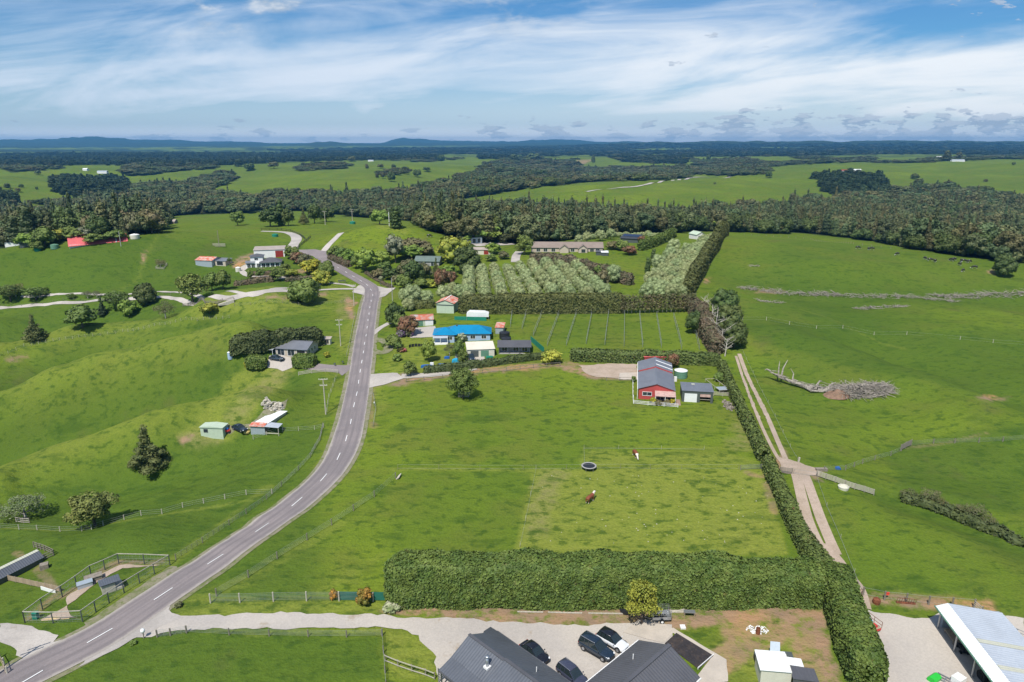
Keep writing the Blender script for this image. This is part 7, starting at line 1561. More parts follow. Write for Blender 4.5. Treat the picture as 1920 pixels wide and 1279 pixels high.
# ---------------------------------------------------------------- fences
_pm = {}
def post_mesh(r, h, m_, sq=False):
    k = (r, h, m_)
    if k not in _pm:
        b = MB(); b.tube((0, 0, -.25), (0, 0, h), r, r*.92, 6 if not sq else 4); me = bpy.data.meshes.new('post'); me.from_pydata(b.v, [], b.f); me.materials.append(M[m_]); me.update(); _pm[k] = me
    return _pm[k]
def resample(W3, sp):
    P = [w.to_2d() for w in W3]; out = [P[0]]
    for a, b in zip(P[:-1], P[1:]):
        L = (b-a).length; n = max(1, round(L/sp)); out += [a.lerp(b, (k+1)/n) for k in range(n)]
    return out
def fence(pp, label, sp=4.0, h=1.15, r=.075, pm_='post_wood', wires=4, wr=.02, rails=0, rm='old_timber', rw=.14, battens=0, name='fence', mesh=None, toprail=False, group=None, world=False, batten_m='post_wood', joined=False):
    W3 = [G(*p) for p in pp] if not world else pp; P = resample(W3, sp); z = [float(H(q.x, q.y)) for q in P]; o = empty(name, (P[0].x, P[0].y, z[0]), 0, label, 'fence', group); base = o.location
    L = [Vector((q.x, q.y, zz))-base for q, zz in zip(P, z)]; me = post_mesh(r, h, pm_)
    if joined:
        b = MB()
        for q in L: b.tube((q.x, q.y, q.z-.2), (q.x, q.y, q.z+h), r, n=5)
        b.out('post_row', M[pm_], o, kind='stuff')
    else:
        for q in L: mobj('post', me, o, loc=q)
    if wires:
        b = MB()
        for k in range(wires):
            zz = h*(.22+.72*k/max(1, wires-1))
            for u, v in zip(L[:-1], L[1:]): b.bar(u+Vector((0, 0, zz)), v+Vector((0, 0, zz)), wr)
        b.out('wire', M['wire'], o)
    if battens:
        b = MB()
        for u, v in zip(L[:-1], L[1:]):
            for k in range(1, battens+1): q = u.lerp(v, k/(battens+1)); b.bar(q+Vector((0, 0, .05)), q+Vector((0, 0, h*.95)), .045)
        b.out('batten', M[batten_m], o)
    if rails:
        for u, v in zip(L[:-1], L[1:]):
            d = (v-u).normalized(); n_ = Vector((-d.y, d.x, 0))*(r+.02)
            for k in range(rails):
                zz = h*(.25+.68*k/max(1, rails-1)); b = MB(); b.bar((0, 0, 0), v-u, .045, rw); b.out('rail', M[rm], o, loc=u+n_*-1+Vector((0, 0, zz)))
    if toprail:
        b = MB()
        for u, v in zip(L[:-1], L[1:]): b.bar(u+Vector((0, 0, h)), v+Vector((0, 0, h)), .07)
        b.out('top_rail', M[rm], o)
    if mesh:
        b = MB()
        for u, v in zip(L[:-1], L[1:]):
            n = max(2, int((v-u).length/.6))
            for k in range(n): q = u.lerp(v, k/n); b.bar(q, q+Vector((0, 0, h*.95)), .011)
            for k in range(5): zz = h*(.08+.85*k/4); b.bar(u+Vector((0, 0, zz)), v+Vector((0, 0, zz)), .011)
        b.out('netting', M[mesh], o)
    return o
fence([(606,800),(600,826),(582,858),(560,882),(528,912),(500,937),(462,964),(430,985),(380,1018),(330,1050)], 'wire and batten fence along the left side of the road', 5, 1.15, .08, 'post_wood', 5, .02, battens=4)
fence([(0,990),(36,993),(70,994),(113,997),(154,996),(172,993),(194,986),(233,975),(265,967),(304,964),(343,952),(382,944),(422,936),(462,928),(510,926)], 'pale posted electric fence crossing the lower left paddock', 7, 1.1, .09, 'pale_post', 3, .02)
fence([(350,1187),(430,1191),(505,1193),(578,1194),(650,1195),(716,1193)], 'wire fence along the lower edge of the gravel driveway', 8, 1.15, .09, 'post_wood', 5, .016)
fence([(717,1192),(719,1225),(722,1262),(724,1290)], 'wire fence dropping from the driveway corner strainer', 4, 1.2, .08, 'post_wood', 5, .02)
fence([(722,1240),(746,1250),(772,1259),(798,1267),(815,1274)], 'two rail timber fence beside the slate roofed house', 2.6, 1.1, .08, 'old_timber', 0, rails=2, rm='pale_post')
fence([(295,1195),(320,1192),(350,1187)], 'short netting gate panel by the letterbox', 4, 1.2, .12, 'post_wood', 5, .02, mesh='wire')
fence([(395,1131),(450,1130),(513,1128),(575,1127),(636,1127),(700,1128)], 'tall netting fence on the strip above the driveway', 6, 1.6, .11, 'pale_post', 6, .018, mesh='green_mesh')
a_, b_ = G(636,1127), G(722,1128); r = empty('windbreak', a_, 0, 'dark green shade cloth on the netting fence left of the big hedge', 'windbreak'); b = MB(); b.bar(Vector((0, .15, .8)), b_-a_+Vector((0, .15, .8)), .03, 1.4); b.out('net_panel', M['green_mesh'], r)
fence([(406,1118),(466,1083),(520,1048),(576,1013),(622,985),(663,958),(702,932),(742,897)], 'wire fence between road bank and middle paddock', 9, 1.35, .1, 'post_wood', 5, .016)
fence([(746,880),(900,881),(1062,880),(1163,879),(1219,880),(1278,880),(1385,880)], 'thin electric fence across the middle paddock', 9, 1.1, .035, 'post_wood', 2, .018)
fence([(1096,876),(1095,842),(1160,842),(1240,843),(1320,844)], 'thin white tape pen behind the trampoline', 9, 1.0, .03, 'pale_post', 1, .03)
fence([(1005,880),(995,930),(975,1026)], 'electric tape line dropping to the hedge', 9, 1.0, .03, 'pale_post', 1, .02)
fence([(1388,882),(1428,880)], 'galvanised gate in the boundary hedge gap', 3.2, 1.2, .08, 'post_wood', 5, .03, name='gate')
fence([(1462,886),(1485,889)], 'weathered timber gate left of the stock crossing', 2.2, 1.3, .09, 'old_timber', 0, rails=5, rm='old_timber', name='gate')
fence([(1488,889),(1532,895)], 'thin wire gate across the farm race', 5.6, 1.1, .05, 'old_timber', 2, .03, name='gate')
fence([(1531,893),(1548,899),(1566,905),(1584,912),(1602,918),(1620,923),(1638,929)], 'weathered timber rail fence running right from the crossing', 2.6, 1.35, .09, 'old_timber', 0, rails=5, rm='pale_post', rw=.12)
fence([(1545,884),(1585,882),(1617,870),(1640,863),(1670,855),(1690,846)], 'wire fence climbing right to the leaning panel', 5, 1.2, .09, 'post_wood', 4, .02)
fence([(1706,836),(1750,832),(1790,831),(1835,830),(1880,828),(1925,824)], 'wire fence across the right hand pasture', 9, 1.2, .12, 'post_wood', 4, .018)
fence([(1688,846),(1697,841),(1708,836)], 'leaning timber panel on the right hand pasture fence', 1.6, 1.7, .07, 'old_timber', 0, rails=7, rm='old_timber', name='gate')
fence([(1388,648),(1412,700),(1440,756),(1468,812),(1497,864)], 'thin white electric line along the farm race, far half', 9, .9, .03, 'pale_post', 1, .03)
fence([(1533,900),(1550,950),(1576,1010),(1602,1075),(1616,1108)], 'thin white electric line along the farm race, near half', 9, .9, .03, 'pale_post', 1, .03)
fence([(1618,1117),(1658,1125),(1699,1129),(1741,1134),(1785,1137),(1826,1140)], 'post and wire fence behind the forecourt', 5, 1.5, .13, 'post_wood', 2, .02)
fence([(1586,1112),(1616,1117)], 'rusty pipe gate beside the corner hedge', 3, 1.2, .06, 'old_timber', 0, rails=4, rm='rust', rw=.04, name='gate')
fence([(1826,1140),(1840,1152)], 'short pale timber panel behind the farm shed roof', 2, 1.3, .1, 'post_wood', 0, rails=4, rm='pale_post')
p = G(1659, 1123); b = MB(); b.bar((.1, 0, .9), (.55, 0, .9), .04, .5); b.out('red_flag', M['flag_red'], None, loc=p, label='red plastic flag hung on a yard fence post', cat='flag')
fence([(762,716),(795,713),(830,709),(862,706),(905,700),(950,696),(1000,690),(1050,686)], 'timber post and rail fence below the shared drive', 5, 1.15, .09, 'post_wood', 0, rails=2, rm='old_timber', rw=.10)
fence([(1137,714),(1162,714),(1188,715)], 'dark rail fence below the barn yard', 4, 1.1, .08, 'post_wood', 0, rails=2, rm='old_timber', rw=.08)
fence([(1187,716),(1187,738),(1188,757),(1215,760),(1245,762),(1271,764)], 'white rail fence around the barn house garden', 3, 1.0, .08, 'white_trim', 0, rails=3, rm='white_trim', rw=.1)
fence([(1338,742),(1355,743),(1373,744)], 'pale rail fence right of the dark garage', 2.4, 1.2, .08, 'pale_post', 0, rails=4, rm='pale_post', rw=.12)
rubble('brush_pile', 1366, 762, 1.2, 3.2, 60, .9, 'old_timber', 'heap of dead prunings beside the hedge right of the garage', 'brush', 9, .9)
fence([(0,668),(45,650),(100,640),(160,632),(230,622),(300,610),(370,602),(430,596)], 'dense post fence along the upper left spur', 2.5, 1.2, .06, 'pale_post', 3, .018, joined=True)
fence([(0,573),(80,570),(160,566),(240,559),(320,554),(400,551)], 'post fence along the lane', 6, 1.1, .08, 'post_wood', 2, .02)
fence([(440,574),(560,572),(640,568),(668,560)], 'wire fence below the dense rounded tree', 7, 1.1, .07, 'post_wood', 3, .02)
fence([(1392,601),(1480,609),(1580,616),(1700,628),(1800,637),(1925,648)], 'long wire fence across the upper right pasture', 12, 1.3, .10, 'pale_post', 2, .02)
fence([(1395,441),(1450,444),(1520,449),(1600,458),(1670,466)], 'fence along the crest below the right hand bush', 7, 1.3, .12, 'old_timber', 0)
fence([(557,467),(566,459),(575,452),(582,446)], 'dark rail fence by the T junction', 4, 1.3, .14, 'black_plastic', 0, rails=3, rm='black_plastic', rw=.2)
fence([(490,432),(520,431),(545,434),(562,441),(572,449)], 'dark rail fence following the far drive bend', 5, 1.3, .14, 'black_plastic', 0, rails=2, rm='black_plastic', rw=.2)
fence([(607,802),(590,806),(560,808),(530,810),(500,816),(475,824)], 'pale wire fence from road to the iron lean-to', 5, 1.1, .07, 'pale_post', 3, .025)
fence([(640,790),(652,745),(668,700),(676,692)], 'wire fence on the road verge by the power pole', 7, 1.1, .07, 'post_wood', 2, .02) if False else None
fence([(613,772),(617,745),(628,715),(634,700)], 'post line on the verge behind the near power pole', 5, 1.1, .07, 'pale_post', 2, .02)
fence([(634,700),(610,698),(585,700),(560,704)], 'timber rail fence beside the house drive', 3.5, 1.1, .09, 'pale_post', 0, rails=3, rm='pale_post')
fence([(667,590),(662,610),(657,640),(650,668)], 'roadside fence beside the middle power pole', 7, 1.1, .07, 'post_wood', 3, .02)
fence([(700,800),(705,770),(700,742)], 'short fence on the paddock side of the road', 7, 1.1, .07, 'post_wood', 3, .02)
fence([(343,575),(362,572),(385,570),(405,571),(418,566)], 'weathered stock yard rails below the lane', 3, 1.4, .1, 'old_timber', 0, rails=4, rm='old_timber')
p = G(424, 570); o = empty('loading_ramp', p, R(25), 'pale timber loading ramp at the stock yard', 'ramp'); b = MB(); b.extr([(-3, -.3), (3, -.3), (3, 1.6), (-3, .1)], -.8, .8); b.out('ramp_deck', M['pale_post'], o)
for y in (-.8, .8): b = MB(); b.bar((-3, y, 1.0), (3, y, 2.5), .06, .15); b.bar((3, y, 0), (3, y, 2.5), .12); b.bar((-3, y, 0), (-3, y, 1.0), .12); b.out('rail', M['old_timber'], o)
def guard(px, py, s, label):
    p = G(px, py); c = [Vector((p.x+a*s, p.y+b_*s, 0)) for a, b_ in ((-1,-1),(1,-1),(1,1),(-1,1),(-1,-1))]; fence(c, label, s*2, 1.2, .09, 'old_timber', 0, rails=3, rm='pale_post', world=True, name='tree_guard')
guard(870, 742, 1.3, 'timber rail guard round the tree in the middle paddock'); guard(303, 501, 2, 'low rail guard under the small brownish tree')
fence([(31,979),(44,981),(56,981)], 'short grey rail panel under the pale half leafed tree', 2, 1.2, .09, 'old_timber', 0, rails=3, rm='pale_post')
p = G(411, 463); o = empty('windmill_stand', p, 0, 'timber yard with a tall bare post on the left hill', 'stock yard'); b = MB(); b.bar((0, 0, 0), (0, 0, 9), .25); b.out('post', M['old_timber'], o)
for k in range(3): b = MB(); b.bar((-3.5, 0, .5+k*.6), (3.5, 0, .5+k*.6), .1, .25); b.out('rail', M['pale_post'], o)
# ---------------------------------------------------------------- trellis rows
TR = [((960,590),(957,613)),((987,589),(979,617)),((1017,588),(1000,630)),((1049,588),(1026,649)),((1082,587),(1062,648)),((1110,588),(1099,645)),((1141,589),(1134,647)),((1171,591),(1170,650)),((1199,591),(1205,651)),((1231,593),(1240,652)),((1263,595),(1278,655)),((1296,604),(1311,656))]
for i, (a, b_) in enumerate(TR):
    fence([a, b_], 'bare trellis row of posts and wires, %s in the field' % ['leftmost','second from left','third from left','fourth from left','fifth from left','sixth from left','sixth from right','fifth from right','fourth from right','third from right','second from right','rightmost'][i], 5.5, 1.9, .085, 'steel', 2, .05, name='trellis_row', group='trellis rows in the field above the barn house')
    o = [q for q in COL.objects if q.name.startswith('trellis_row')][-1]
for q in COL.objects:
    if q.name.startswith('trellis_row'): q['category'] = 'trellis'
# ---------------------------------------------------------------- power poles
def pole(px, py, h, label, arms=((0, 1.1), (-1.6, .9)), m_='pale_post', rz=0.0, r=.17):
    p = G(px, py); o = empty('power_pole', p, rz, label, 'power pole'); b = MB(); b.tube((0, 0, -.5), (0, 0, h), r, r*.65, 8); b.out('pole', M[m_], o)
    for dz, w_ in arms:
        b = MB(); b.bar((-w_, 0, h-.25+dz), (w_, 0, h-.25+dz), .12, .14); c = b.out('cross_arm', M['pale_post'], o)
        for x in (-w_*.9, -w_*.4, w_*.4, w_*.9): b = MB(); b.lathe([(.05, 0), (.07, .1), (.04, .22), (0, .24)], 6, (x, 0, h-.18+dz)); b.out('insulator', M['white_trim'], c)
    return o
pole(611, 777, 9.6, 'timber power pole beside the road nearest the camera', rz=.1)
pole(639, 649, 9.0, 'timber power pole by the small hutch', rz=.1)
pole(664, 573, 8.5, 'timber power pole at the lane corner with orange bank', ((0, 1.2),), rz=.2)
pole(736, 564, 9.5, 'plain pale pole at the road turn-off by the olives', (), 'concrete_grey')
pole(610, 422, 10, 'power pole with cross arm on the far ridge, left', ((0, 1.6),), r=.25); pole(661, 416, 10, 'power pole with cross arm on the far ridge, right', ((0, 1.6), (-1.5, 1.3)), r=.25)
pole(730, 424, 8, 'plain white pole on top of the round hill', (), 'white_trim', r=.22)
pole(-6, 1268, 8.6, 'power pole at the lower left corner casting a cross arm shadow', ((0, 1.3), (-1.4, 1.3)), rz=.6)
pole(227, 462, 8, 'thin pole in front of the long red shed', (), 'concrete_grey', r=.2)
# letterbox
p = G(270, 1197); o = empty('letterbox', p, 0, 'round white letterbox on a post at the driveway mouth', 'letterbox'); b = MB(); b.bar((0, 0, -.2), (0, 0, .9), .1); b.out('post', M['post_wood'], o); b = MB(); b.lathe([(0, .9), (.24, 1.0), (.3, 1.25), (.22, 1.48), (0, 1.56)], 12); b.out('box', M['white_trim'], o, smooth=True)
p = G(702, 762); o = empty('marker', p, 0, 'short white roadside marker on the paddock side', 'marker post'); b = MB(); b.bar((0, 0, 0), (0, 0, .9), .14); b.out('post', M['post_wood'], o); b = MB(); b.box(-.12, .12, -.12, .12, .9, 1.2); b.out('cap', M['white_trim'], o)
for x, y, lb in [(643,683,'grey mailbox beside the house drive mouth'),(714,536,'dark mailbox on the roadside bank'),(628,687,'dark barrel planter beside the house drive')]: 
    p = G(x, y); b = MB(); b.box(-.25, .25, -.2, .2, .6, 1.0); b.bar((0, 0, 0), (0, 0, .6), .1); b.out('mailbox', M['wall_dark'], None, loc=p, label=lb, cat='mailbox')
p = G(641, 531); o = empty('mailbox_row', p, 0, 'row of dark mailboxes at the lane mouth', 'mailboxes'); 
for k in range(5): b = MB(); b.box(-1.6+k*.7, -1.1+k*.7, -.2, .2, .9, 1.4); b.out('mailbox', M['wall_dark'], o)
b = MB(); b.bar((-1.7, 0, .85), (1.8, 0, .85), .1); b.bar((-1.4, 0, 0), (-1.4, 0, .85), .12); b.bar((1.5, 0, 0), (1.5, 0, .85), .12); b.out('stand', M['old_timber'], o)
# ---------------------------------------------------------------- trampoline, troughs, small yard things
p = G(1104, 880); o = empty('trampoline', p, 0, 'round black trampoline in the middle paddock', 'trampoline'); b = MB(); b.lathe([(0, .82), (1.25, .84)], 28); b.out('mat', M['black_plastic'], o); b = MB(); b.lathe([(1.22, .84), (1.27, .90), (1.5, .90), (1.55, .84), (1.5, .80), (1.22, .80)], 28); b.out('rim_pad', M['wall_grey'], o)
for k in range(6): a = k*math.pi/3; b = MB(); b.bar((1.45*math.cos(a), 1.45*math.sin(a), 0), (1.45*math.cos(a), 1.45*math.sin(a), .82), .05); b.out('leg', M['steel'], o)
p = G(1581, 917); b = MB(); b.lathe([(.9, 0), (1.0, .6), (.9, .62), (.82, .25), (0, .2)], 20); b.out('water_trough', M['wall_cream'], None, loc=p, label='round pale water trough in front of the timber rail fence', cat='trough')
p = G(1571, 880); b = MB(); b.extr([(-.5, 0), (.5, .05), (.35, .5), (-.4, .45)], -.35, .35); b.out('blue_drum', M['blue_plastic'], None, loc=p, label='blue plastic drum lying at the right hand fence start', cat='drum')
p = G(1540, 883); b = MB(); b.box(-1.1, 1.1, -.35, .35, 0, .5); b.box(-1.15, 1.15, -.4, .4, .5, .58); b.out('feed_trough', M['old_timber'], None, loc=p, label='dark long feed trough right of the stock crossing', cat='trough')
p = G(1417+80, 866); b = MB(); b.bar((0, 0, 0), (.1, 0, 1.0), .3); b.out('strainer_post', M['pale_post'], None, loc=p, label='short leaning pale post at the race bend', cat='post')
p = G(746, 897); b = MB()
for k in range(5): b.bar((-.2+k*.12, -.6, .1+.08*k), (.1+k*.1, .9, .2+.1*k), .14)
b.out('post_stack', M['pale_post'], None, loc=p, label='small stack of old posts at the paddock fence corner', cat='posts')
# ---------------------------------------------------------------- dog kennels, lower left
mat('cut_timber', (.62, .48, .25), .8, .1, 3)
fence([(47,1168),(100,1169),(155,1166),(180,1148),(205,1131),(233,1112),(262,1094),(290,1077),(319,1060),(271,1058),(223,1057),(197,1069),(171,1080),(144,1100),(117,1119),(80,1143),(47,1168)], 'tall wire dog run with top rail beside the road', 4, 1.9, .085, 'wall_dark', 3, .018, toprail=True, rm='pale_post', mesh='wire')
drape('run_soil', [(75,1163),(150,1160),(130,1150),(125,1120),(170,1085),(225,1060),(300,1060),(230,1066),(185,1090),(150,1118),(120,1140)], MATS['earth'], off=.05, sp=.8, jitter=.5, kind='structure')
drape('verge_soil', [(158,1168),(210,1135),(270,1095),(322,1062),(334,1066),(280,1104),(215,1146),(165,1178)], MATS['shoulder'], off=.04, sp=.8, jitter=.5, kind='structure')
p = G(212, 1104); o = empty('dog_kennel', p, R(38), 'timber kennel with slate blue roof inside the dog run', 'kennel'); b = MB(); b.box(-1.5, .3, -1.0, 1.0, .1, 1.5); b.box(.3, 1.4, -.95, .95, .1, .5); b.out('wall', M['pale_post'], o)
b = MB(); corr(b, (-1.7, -1.2, 1.75), (1.1, -1.2, 1.75), (1.1, 1.2, 1.5), (-1.7, 1.2, 1.5), .3, .03); b.out('roof', M['roof_slate'], o)
for x, y, lb, m_, s in [(160,1100,'pale blue box kennel beside the run path','wall_steel',1.0),(176,1088,'grey timber box kennel, rear of two','old_timber',1.15)]:
    p = G(x, y); o = empty('dog_kennel', p, R(35), lb, 'kennel'); b = MB(); b.box(-1.0*s, 1.0*s, -.5*s, .5*s, .1, .75); b.out('body', M[m_], o); b = MB(); b.box(-1.08*s, 1.08*s, -.58*s, .58*s, .76, .84); b.out('lid', M[m_], o); b = MB(); b.box(1.0*s+.003, 1.0*s+.02, -.25, .25, .2, .65); b.out('doorway', M['black_plastic'], o)
for k in range(7):
    a_ = G(78+k*4, 1164-k*1.0); b = MB(); b.bar((0, 0, .08+.03*(k % 3)), (2.6, .25-.1*k, .1+.03*(k % 2)), .22, .05); b.out('timber_board', M['cut_timber'], None, loc=a_, label='fresh yellow board at the front of the dog run, %s from the left' % ORD[k], cat='board', group='fresh boards lying at the front of the dog run')
p = G(68, 1160); b = MB(); b.box(-.35, .35, -.3, .3, 0, 1.1); b.out('feed_locker', M['net_green'], None, loc=p, label='dark green locker at the left corner of the dog run', cat='locker')
# low long shelter with skylight strip
a_, b_ = G(72, 1050), G(-20, 1100); d = (b_-a_).to_2d(); o = empty('long_shelter', a_, math.atan2(d.y, d.x), 'long low slate shelter with cream skylight strip at the left edge', 'shelter'); Ls = d.length+4
b = MB(); b.extr([(-1.6, -.4), (1.6, -.4), (1.6, 1.0), (0, 1.7), (-1.6, 1.0)], 0, Ls); b.v = [(y, -x, z) for x, y, z in b.v]; b.out('wall', M['wall_dark'], o)
b = MB(); corr(b, (-.2, 1.8, 1.0), (Ls, 1.8, 1.0), (Ls, .45, 1.78), (-.2, .45, 1.78), .35); corr(b, (-.2, -1.8, 1.0), (Ls, -1.8, 1.0), (Ls, -.2, 1.85), (-.2, -.2, 1.85), .35); b.out('roof', M['roof_slate'], o)
b = MB(); corr(b, (-.2, -.2, 1.9), (Ls, -.2, 1.9), (Ls, .45, 1.83), (-.2, .45, 1.83), .35); b.out('skylight', M['skylight'], o)
fence([(17,1082),(45,1066),(72,1055),(101,1042),(84,1034),(64,1027)], 'weathered board fence around the end of the long shelter', 2.5, 1.2, .09, 'old_timber', 0, rails=3, rm='old_timber')
fence([(4,1086),(30,1092),(58,1098),(86,1104),(113,1110)], 'close boarded rail fence below the long shelter', 2.2, 1.1, .08, 'old_timber', 0, rails=5, rm='timber', rw=.17)
p = G(84, 1066); o = empty('box_kennel', p, R(30), 'small grey box shelter beside the board fence', 'kennel'); b = MB(); b.box(-.6, .6, -.5, .5, 0, .9); b.out('body', M['old_timber'], o); b = MB(); b.box(.603, .62, -.3, .3, .15, .7); b.out('doorway', M['black_plastic'], o)
p = G(92, 1110); b = MB(); b.bar((-1.6, .6, .3), (1.4, -.5, .3), .08, .6); b.out('leaning_sheet', M['white_trim'], None, loc=p, label='white panel leaning at the end of the boarded fence', cat='panel')
fence([(0,1234),(8,1248),(14,1264)], 'short timber fence at the lower left corner', 2, 1.2, .12, 'pale_post', 0, rails=2, rm='timber')
# ---------------------------------------------------------------- dead timber
def brush(px, py, ex, ey, n, L_, r, m_, label, seed=1, hump=1.0, name='brush_heap', rz=0.0, cat='brush heap', ang=(0, 6.28)):
    rr = random.Random(seed); p = G(px, py); b = MB(); ca, sa = math.cos(rz), math.sin(rz)
    for _ in range(n):
        u = rr.uniform(-1, 1); v = rr.uniform(-1, 1)*math.sqrt(1-u*u*.8); x0, y0 = ex*u, ey*v; x, y = x0*ca-y0*sa, x0*sa+y0*ca
        z = float(H(p.x+x, p.y+y))-p.z+hump*(1-abs(v))*(1-u*u*.6)*rr.uniform(.1, 1); a = rr.uniform(*ang); l = L_*rr.uniform(.35, 1); d = Vector((math.cos(a), math.sin(a), rr.uniform(-.25, .45)))*l; q = Vector((x, y, z))
        mid_ = q+d*.5+Vector((rr.uniform(-.1, .1)*l, rr.uniform(-.1, .1)*l, rr.uniform(0, .12)*l)); rad = r*rr.uniform(.4, 1.2); b.tube(q, mid_, rad, rad*.75, 4, False); b.tube(mid_, q+d, rad*.75, rad*.3, 4, False)
    return b.out(name, M[m_], None, loc=p, label=label, cat=cat, kind='stuff')
mat('dead_wood', (.36, .325, .275), .9, .25, 2, col2=(.19, .165, .14)); mat('dead_pale', (.56, .51, .43), .9, .2, 2); mat('soil_red', (.24, .15, .10), .95, .2, 1)
brush(1478, 552, 22, 2.2, 300, 3.8, .11, 'dead_wood', 'left run of the long grey windrow of dead branches', 1, 1.8, rz=-.02)
brush(1660, 558, 32, 1.7, 330, 3.8, .11, 'dead_wood', 'middle run of the long grey windrow of dead branches', 2, 1.6, rz=-.06)
brush(1845, 556, 26, 2.4, 360, 4.0, .12, 'dead_wood', 'right pale run of the long windrow of dead branches', 3, 2.0, rz=.12)
brush(1648, 577, 11, 2.0, 160, 2.0, .14, 'dead_wood', 'pale heap of stumps below the long windrow', 4, .8); brush(1443, 567, 5, 1.0, 50, 3, .12, 'dead_wood', 'small pale log heap at the left below the windrow', 5, .5); brush(1416, 499, 2.5, 1.2, 30, 2, .12, 'dead_wood', 'tiny pale log heap high on the right pasture', 6, .4)
brush(1612, 735, 7.5, 3.4, 900, 3.4, .10, 'dead_wood', 'tangled grey branch heap on the right pasture', 7, 2.2, rz=-.1)
# uprooted tree with limbs
p = G(1530, 732); o = empty('dead_tree', p, 0, 'uprooted grey dead tree with forked limbs on the right pasture', 'dead tree'); b = MB()
Pm = [(-9.5, 8.5, 2.4, .22), (-7.5, 6.5, 1.5, .36), (-5, 4, 1.0, .5), (-2.5, 1.2, .7, .62), (0, -.5, .7, .7), (2.5, -.8, .6, .55), (4.5, -.3, .5, .35)]
for u, v in zip(Pm[:-1], Pm[1:]): b.tube(u[:3], v[:3], u[3], v[3], 9)
rr = random.Random(31)
for _ in range(46): t_ = rr.random(); k_ = min(5, int(t_*6)); f_ = t_*6-k_; c_ = Vector(Pm[k_][:3]).lerp(Vector(Pm[k_+1][:3]), f_); a_ = rr.uniform(-.5, .5)+(-.75 if k_ < 3 else 0); l_ = rr.uniform(1.2, 3.2); c_ += Vector((rr.uniform(-.6, .6), rr.uniform(-1.0, .7), rr.uniform(-.1, .8))); b.tube(c_, c_+Vector((math.cos(a_)*l_, math.sin(a_)*l_, rr.uniform(-.2, .3))), rr.uniform(.08, .2), .04, 5, False)
b.out('trunk', M['dead_wood'], o, smooth=False)
for q0, q1, q2, r_ in [((-7.2, 6.2, 1.8), (-6.6, 7, 4.0), (-5.2, 8, 6.0), .28), ((-7.8, 6.8, 2), (-7.6, 7.6, 4.2), (-7.2, 8.4, 5.6), .22), ((-5, 4, 1.4), (-4.4, 5, 3), (-5.2, 5.4, 4.4), .2), ((-9.4, 8.4, 2.6), (-10.4, 9, 3.0), (-11, 8.8, 2.8), .3), ((2.5, -.6, .8), (4.5, .8, 1.6), (5.8, 1.4, 1.8), .3), ((0, .2, 1.2), (1.5, 1.8, 2), (2.5, 2.6, 1.8), .3), ((-2.5, .6, .6), (-2, -1.6, .5), (1, -2.2, .4), .5), ((0, -1, .5), (2, -2, .5), (5.5, -1.6, .4), .4)]:
    b = MB(); b.tube(q0, q1, r_, r_*.7, 6); b.tube(q1, q2, r_*.7, r_*.25, 6); b.out('limb', M['dead_wood'], o)
p = G(1569, 741); b = MB(); rr = random.Random(5); n = 14; vs = [(0, 0, 1.7)]; 
for k in range(n): a = k*2*math.pi/n; vs.append((2.0*math.cos(a)*rr.uniform(.8, 1.1), 1.5*math.sin(a)*rr.uniform(.8, 1.1), 1.0*rr.uniform(.7, 1.1)))
for k in range(n): a = k*2*math.pi/n; vs.append((4.2*math.cos(a)*rr.uniform(.85, 1.1), 2.8*math.sin(a)*rr.uniform(.85, 1.1), -.2))
b.add(vs, [(0, 1+k, 1+(k+1) % n) for k in range(n)]+[(1+k, 1+n+k, 1+n+(k+1) % n, 1+(k+1) % n) for k in range(n)]); b.out('soil_mound', M['soil_red'], None, loc=p, label='red brown mound of needles in front of the branch heap', cat='mound')
# bare white limbs along the dead hedge
for i, (x, y, s) in enumerate([(1318,590,1.2),(1326,612,1.4),(1334,634,1.6),(1343,655,1.5),(1350,668,1.2),(1312,578,1.0)]):
    p = G(x, y); o = empty('dead_tree', (p.x+1.5, p.y, p.z), i*1.3, 'bleached bare tree in the dead hedge, %s' % ['second from the far end','third from the far end','fourth from the far end','second nearest the camera','nearest the camera','at its far end'][i], 'dead tree'); o.scale = (s,)*3; b = MB(); rr = random.Random(i); b.tube((0, 0, 0), (.2, .1, 4.5), .16, .08, 6)
    for k in range(14): z = rr.uniform(1.5, 4.5); a = rr.uniform(0, 6.28); l = rr.uniform(1, 2.4); e = (math.cos(a)*l, math.sin(a)*l, z+l*rr.uniform(.2, .9)); b.tube((.1, .05, z), e, .06, .025, 4); b.tube(e, (e[0]+rr.uniform(-.6, .6), e[1]+rr.uniform(-.6, .6), e[2]+.5), .03, .015, 4)
    b.out('branches', M['dead_pale'], o)
# ---------------------------------------------------------------- cattle
def coatmat(name, base, white, face_x=.78, black=False):
    m = bpy.data.materials.new(name); m.use_nodes = True; t = NT(m.node_tree); tc = t.add('ShaderNodeTexCoord'); s_ = t.add('ShaderNodeSeparateXYZ', Vector=tc.outputs['Object'])
    f = t.math('MAXIMUM', t.ramp(s_.outputs[0], face_x, face_x+.06), t.ramp(s_.outputs[2], .42, .30)); f = t.math('MAXIMUM', f, t.ramp(t.noise(tc.outputs['Object'], 1.6, 2, .5), .62, .64)) if black else f
    b = t.add('ShaderNodeBsdfPrincipled', Roughness=.7); t.put(b.inputs['Base Color'], t.mix(f, base, white)); t.add('ShaderNodeOutputMaterial', Surface=b.outputs[0]); return m
HER = coatmat('hereford_coat', (.20, .055, .022), (.70, .64, .56)); FRI = coatmat('black_coat', (.015, .014, .014), (.75, .74, .72), 3.0, True)
